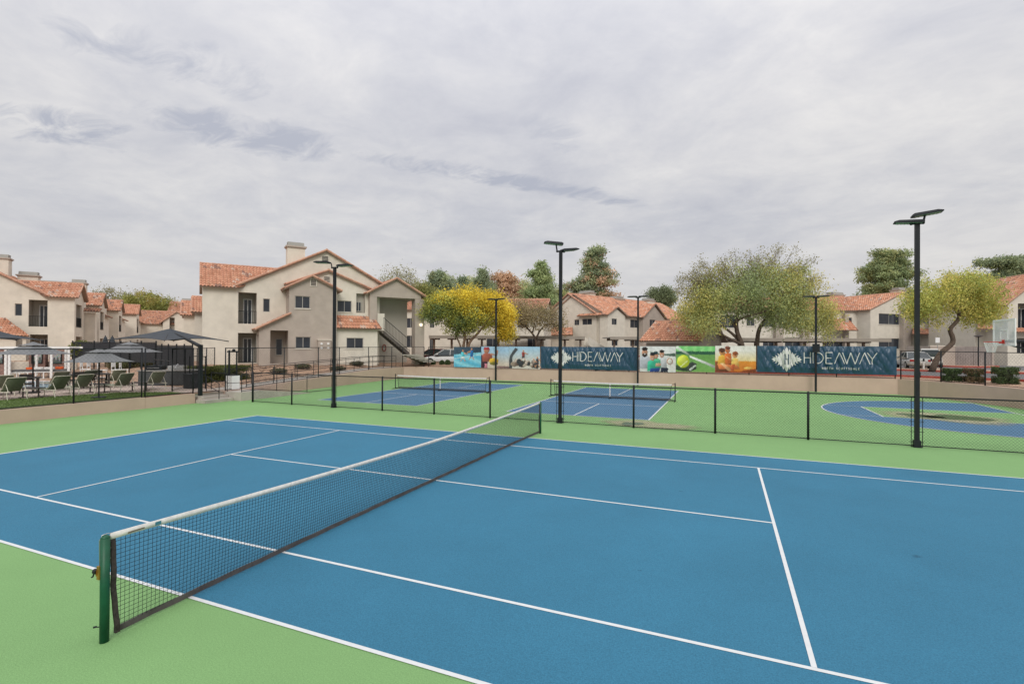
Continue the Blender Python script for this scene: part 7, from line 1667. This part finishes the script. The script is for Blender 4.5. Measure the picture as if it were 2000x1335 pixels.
roundtree('grey green tree between the middle house and the big spreading tree', 1293, 98, 580, 26, 20, [(.26, .31, .17), (.22, .27, .15)], 150, 36)
roundtree('small dark green tree behind the distant stepped roofs', 375, 96, 618, 26, 22, [(.17, .22, .10)], 90, 37)
roundtree('brown bushy tree behind the yellow tree crown on its right', 1005, 70, 612, 30, 26, [(.36, .31, .16), (.30, .28, .14)], 150, 38, .15, 60)

for i, (u, dep, v, ru, rv, cc_) in enumerate(((838, 97, 580, 34, 26, PGY), (882, 98, 572, 38, 24, PG), (925, 99, 568, 38, 26, PGY), (970, 98, 572, 38, 26, PG), (1012, 100, 576, 40, 28, PGY), (1052, 99, 580, 40, 30, PG), (1088, 101, 588, 34, 26, PGY))):
    roundtree(['yellow green crown filling the treeline at its left end', 'green crown between the low bushy pine and the small pine', 'olive crown below the tips of the pointed dark pine', 'green crown in front of the rusty orange tree foot', 'olive crown right of the rusty orange tree', 'green crown low behind the thin half bare tree', 'olive crown low behind the middle floodlight pole'][i], u, dep, v, ru, rv, cc_, 260, 60+i, .17, 60, .45)
# hedges and shrubs
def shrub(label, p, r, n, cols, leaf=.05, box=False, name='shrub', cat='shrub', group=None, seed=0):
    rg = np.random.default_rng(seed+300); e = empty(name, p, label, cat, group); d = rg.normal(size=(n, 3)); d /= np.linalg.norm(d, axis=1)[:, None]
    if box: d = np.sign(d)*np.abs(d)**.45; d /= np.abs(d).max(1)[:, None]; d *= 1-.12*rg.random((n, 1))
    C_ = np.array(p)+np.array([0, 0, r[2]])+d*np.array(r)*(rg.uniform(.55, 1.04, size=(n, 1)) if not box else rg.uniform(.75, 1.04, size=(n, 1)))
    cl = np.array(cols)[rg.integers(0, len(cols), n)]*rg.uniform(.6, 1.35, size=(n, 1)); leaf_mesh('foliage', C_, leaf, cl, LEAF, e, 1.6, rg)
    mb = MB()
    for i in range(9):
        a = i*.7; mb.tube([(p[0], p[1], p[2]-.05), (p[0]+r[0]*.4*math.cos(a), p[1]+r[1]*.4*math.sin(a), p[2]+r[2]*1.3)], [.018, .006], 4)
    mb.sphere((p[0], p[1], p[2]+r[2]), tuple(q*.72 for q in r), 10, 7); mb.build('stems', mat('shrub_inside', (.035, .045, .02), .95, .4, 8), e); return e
HG = [(.10, .15, .06), (.13, .18, .07), (.08, .12, .05)]
for u, v, w_, dry, lab in ((1852, 745, .36, 0, 'clipped dark green bush, left of three behind the curved wall'), (1895, 747, .38, 1, 'clipped half brown bush, middle of three behind the curved wall'), (1956, 750, .44, 0, 'clipped dark green bush, right of three beside the hoop post')):
    p = gz(u, v-1, 1.0); s = np.linalg.norm(p-CAM)/FPX; shrub(lab, p+np.array([.25, .25, 0]), (w_*1.05, w_, w_*1.0), 5200, HG if not dry else [(.22, .15, .09), (.14, .15, .06), (.28, .19, .12)], .042, box=True, seed=u, group='clipped bushes behind the curved wall')
p = gz(425, 746, .5); 
shrub('long clipped olive green hedge beside the entrance landing', gz(427, 744, .5), (1.0, 1.7, .50), 15000, [(.105, .125, .04), (.13, .14, .045), (.08, .10, .03)], .05, True, 'hedge', 'hedge', seed=1)
for i, (u, v, w_, lab) in enumerate(((787, 716, .28, 'small round bush nearest the end of the ramp railing'), (820, 716, .2, 'small round bush, second right of the ramp railing'), (843, 716, .22, 'small round bush, third right of the ramp railing'), (872, 715, .24, 'small round bush just left of the blue players banner'), (1166, 722, .30, 'small bush under the left HIDEAWAY banner, left of a pair'), (1191, 722, .30, 'small bush under the left HIDEAWAY banner, right of a pair'))):
    p = gz(u, v, 1.0); p[1] = max(p[1], BACK+.9); shrub(lab, np.array([p[0], BACK+1.0, .98]), (w_*1.1, w_, w_*1.25), 1500, HG, .05, seed=50+i, group='small bushes behind the back wall')
for i, (u, v, lab) in enumerate(((453, 716, 'low grey green plant under the lower balcony of the large beige house'), (545, 714, 'low grey green plant left of the entrance porch on the gravel'), (592, 712, 'low grey green plant below the taupe bay'), (660, 712, 'low sparse plant below the white lean-to wall'), (697, 709, 'small low plant near the foot of the outside stair'))):
    p = gz(u, v, 1.33); shrub(lab, np.array([p[0], p[1], H(p[0], p[1])-.02]), (.65, .55, .20), 800, [(.15, .14, .09), (.11, .12, .07), (.20, .15, .10)], .06, seed=70+i, group='low plants on the gravel', name='desert_plant', cat='plant')
p = gd(160, 686, 38.5); shrub('yellow green bush against the left house by the dark screen', np.array([p[0], p[1], 1.6]), (1.1, .8, .75), 2500, [(.22, .24, .04), (.14, .17, .04)], .08, seed=90)
for i, (u, lab) in enumerate(((282, 'dull green bush behind the dark screened fence, left'), (240, 'dull green bush behind the white stools'), (262, 'brown green bush behind the rightmost umbrella pole'))):
    p = gd(u, 700, 37); shrub(lab, np.array([p[0], p[1], .9]), (1.3, .9, .45), 1600, [(.15, .15, .07), (.10, .12, .05), (.22, .16, .10)], .08, seed=95+i)
# pebbles on the gravel slope
mb = MB(); rp = np.random.default_rng(4)
for _ in range(1500):
    x = rp.uniform(-27, -19.6); y = rp.uniform(10, 27)
    if x > -18.45-(y-8.9)*.0951-1.5: continue
    s = rp.uniform(.02, .07); z = H(x, y); k = rp.uniform(.6, 1.2); mb.box((x-s, y-s*.8, z-.01), (x+s, y+s*.8, z+s*.7), None, (.42*k, .30*k, .22*k))
tag(mb.build('pebbles', PRINT), 'loose pebbles scattered over the gravel slope', 'pebbles', kind='stuff')

# ------------------------------------------------------------------ thin air haze
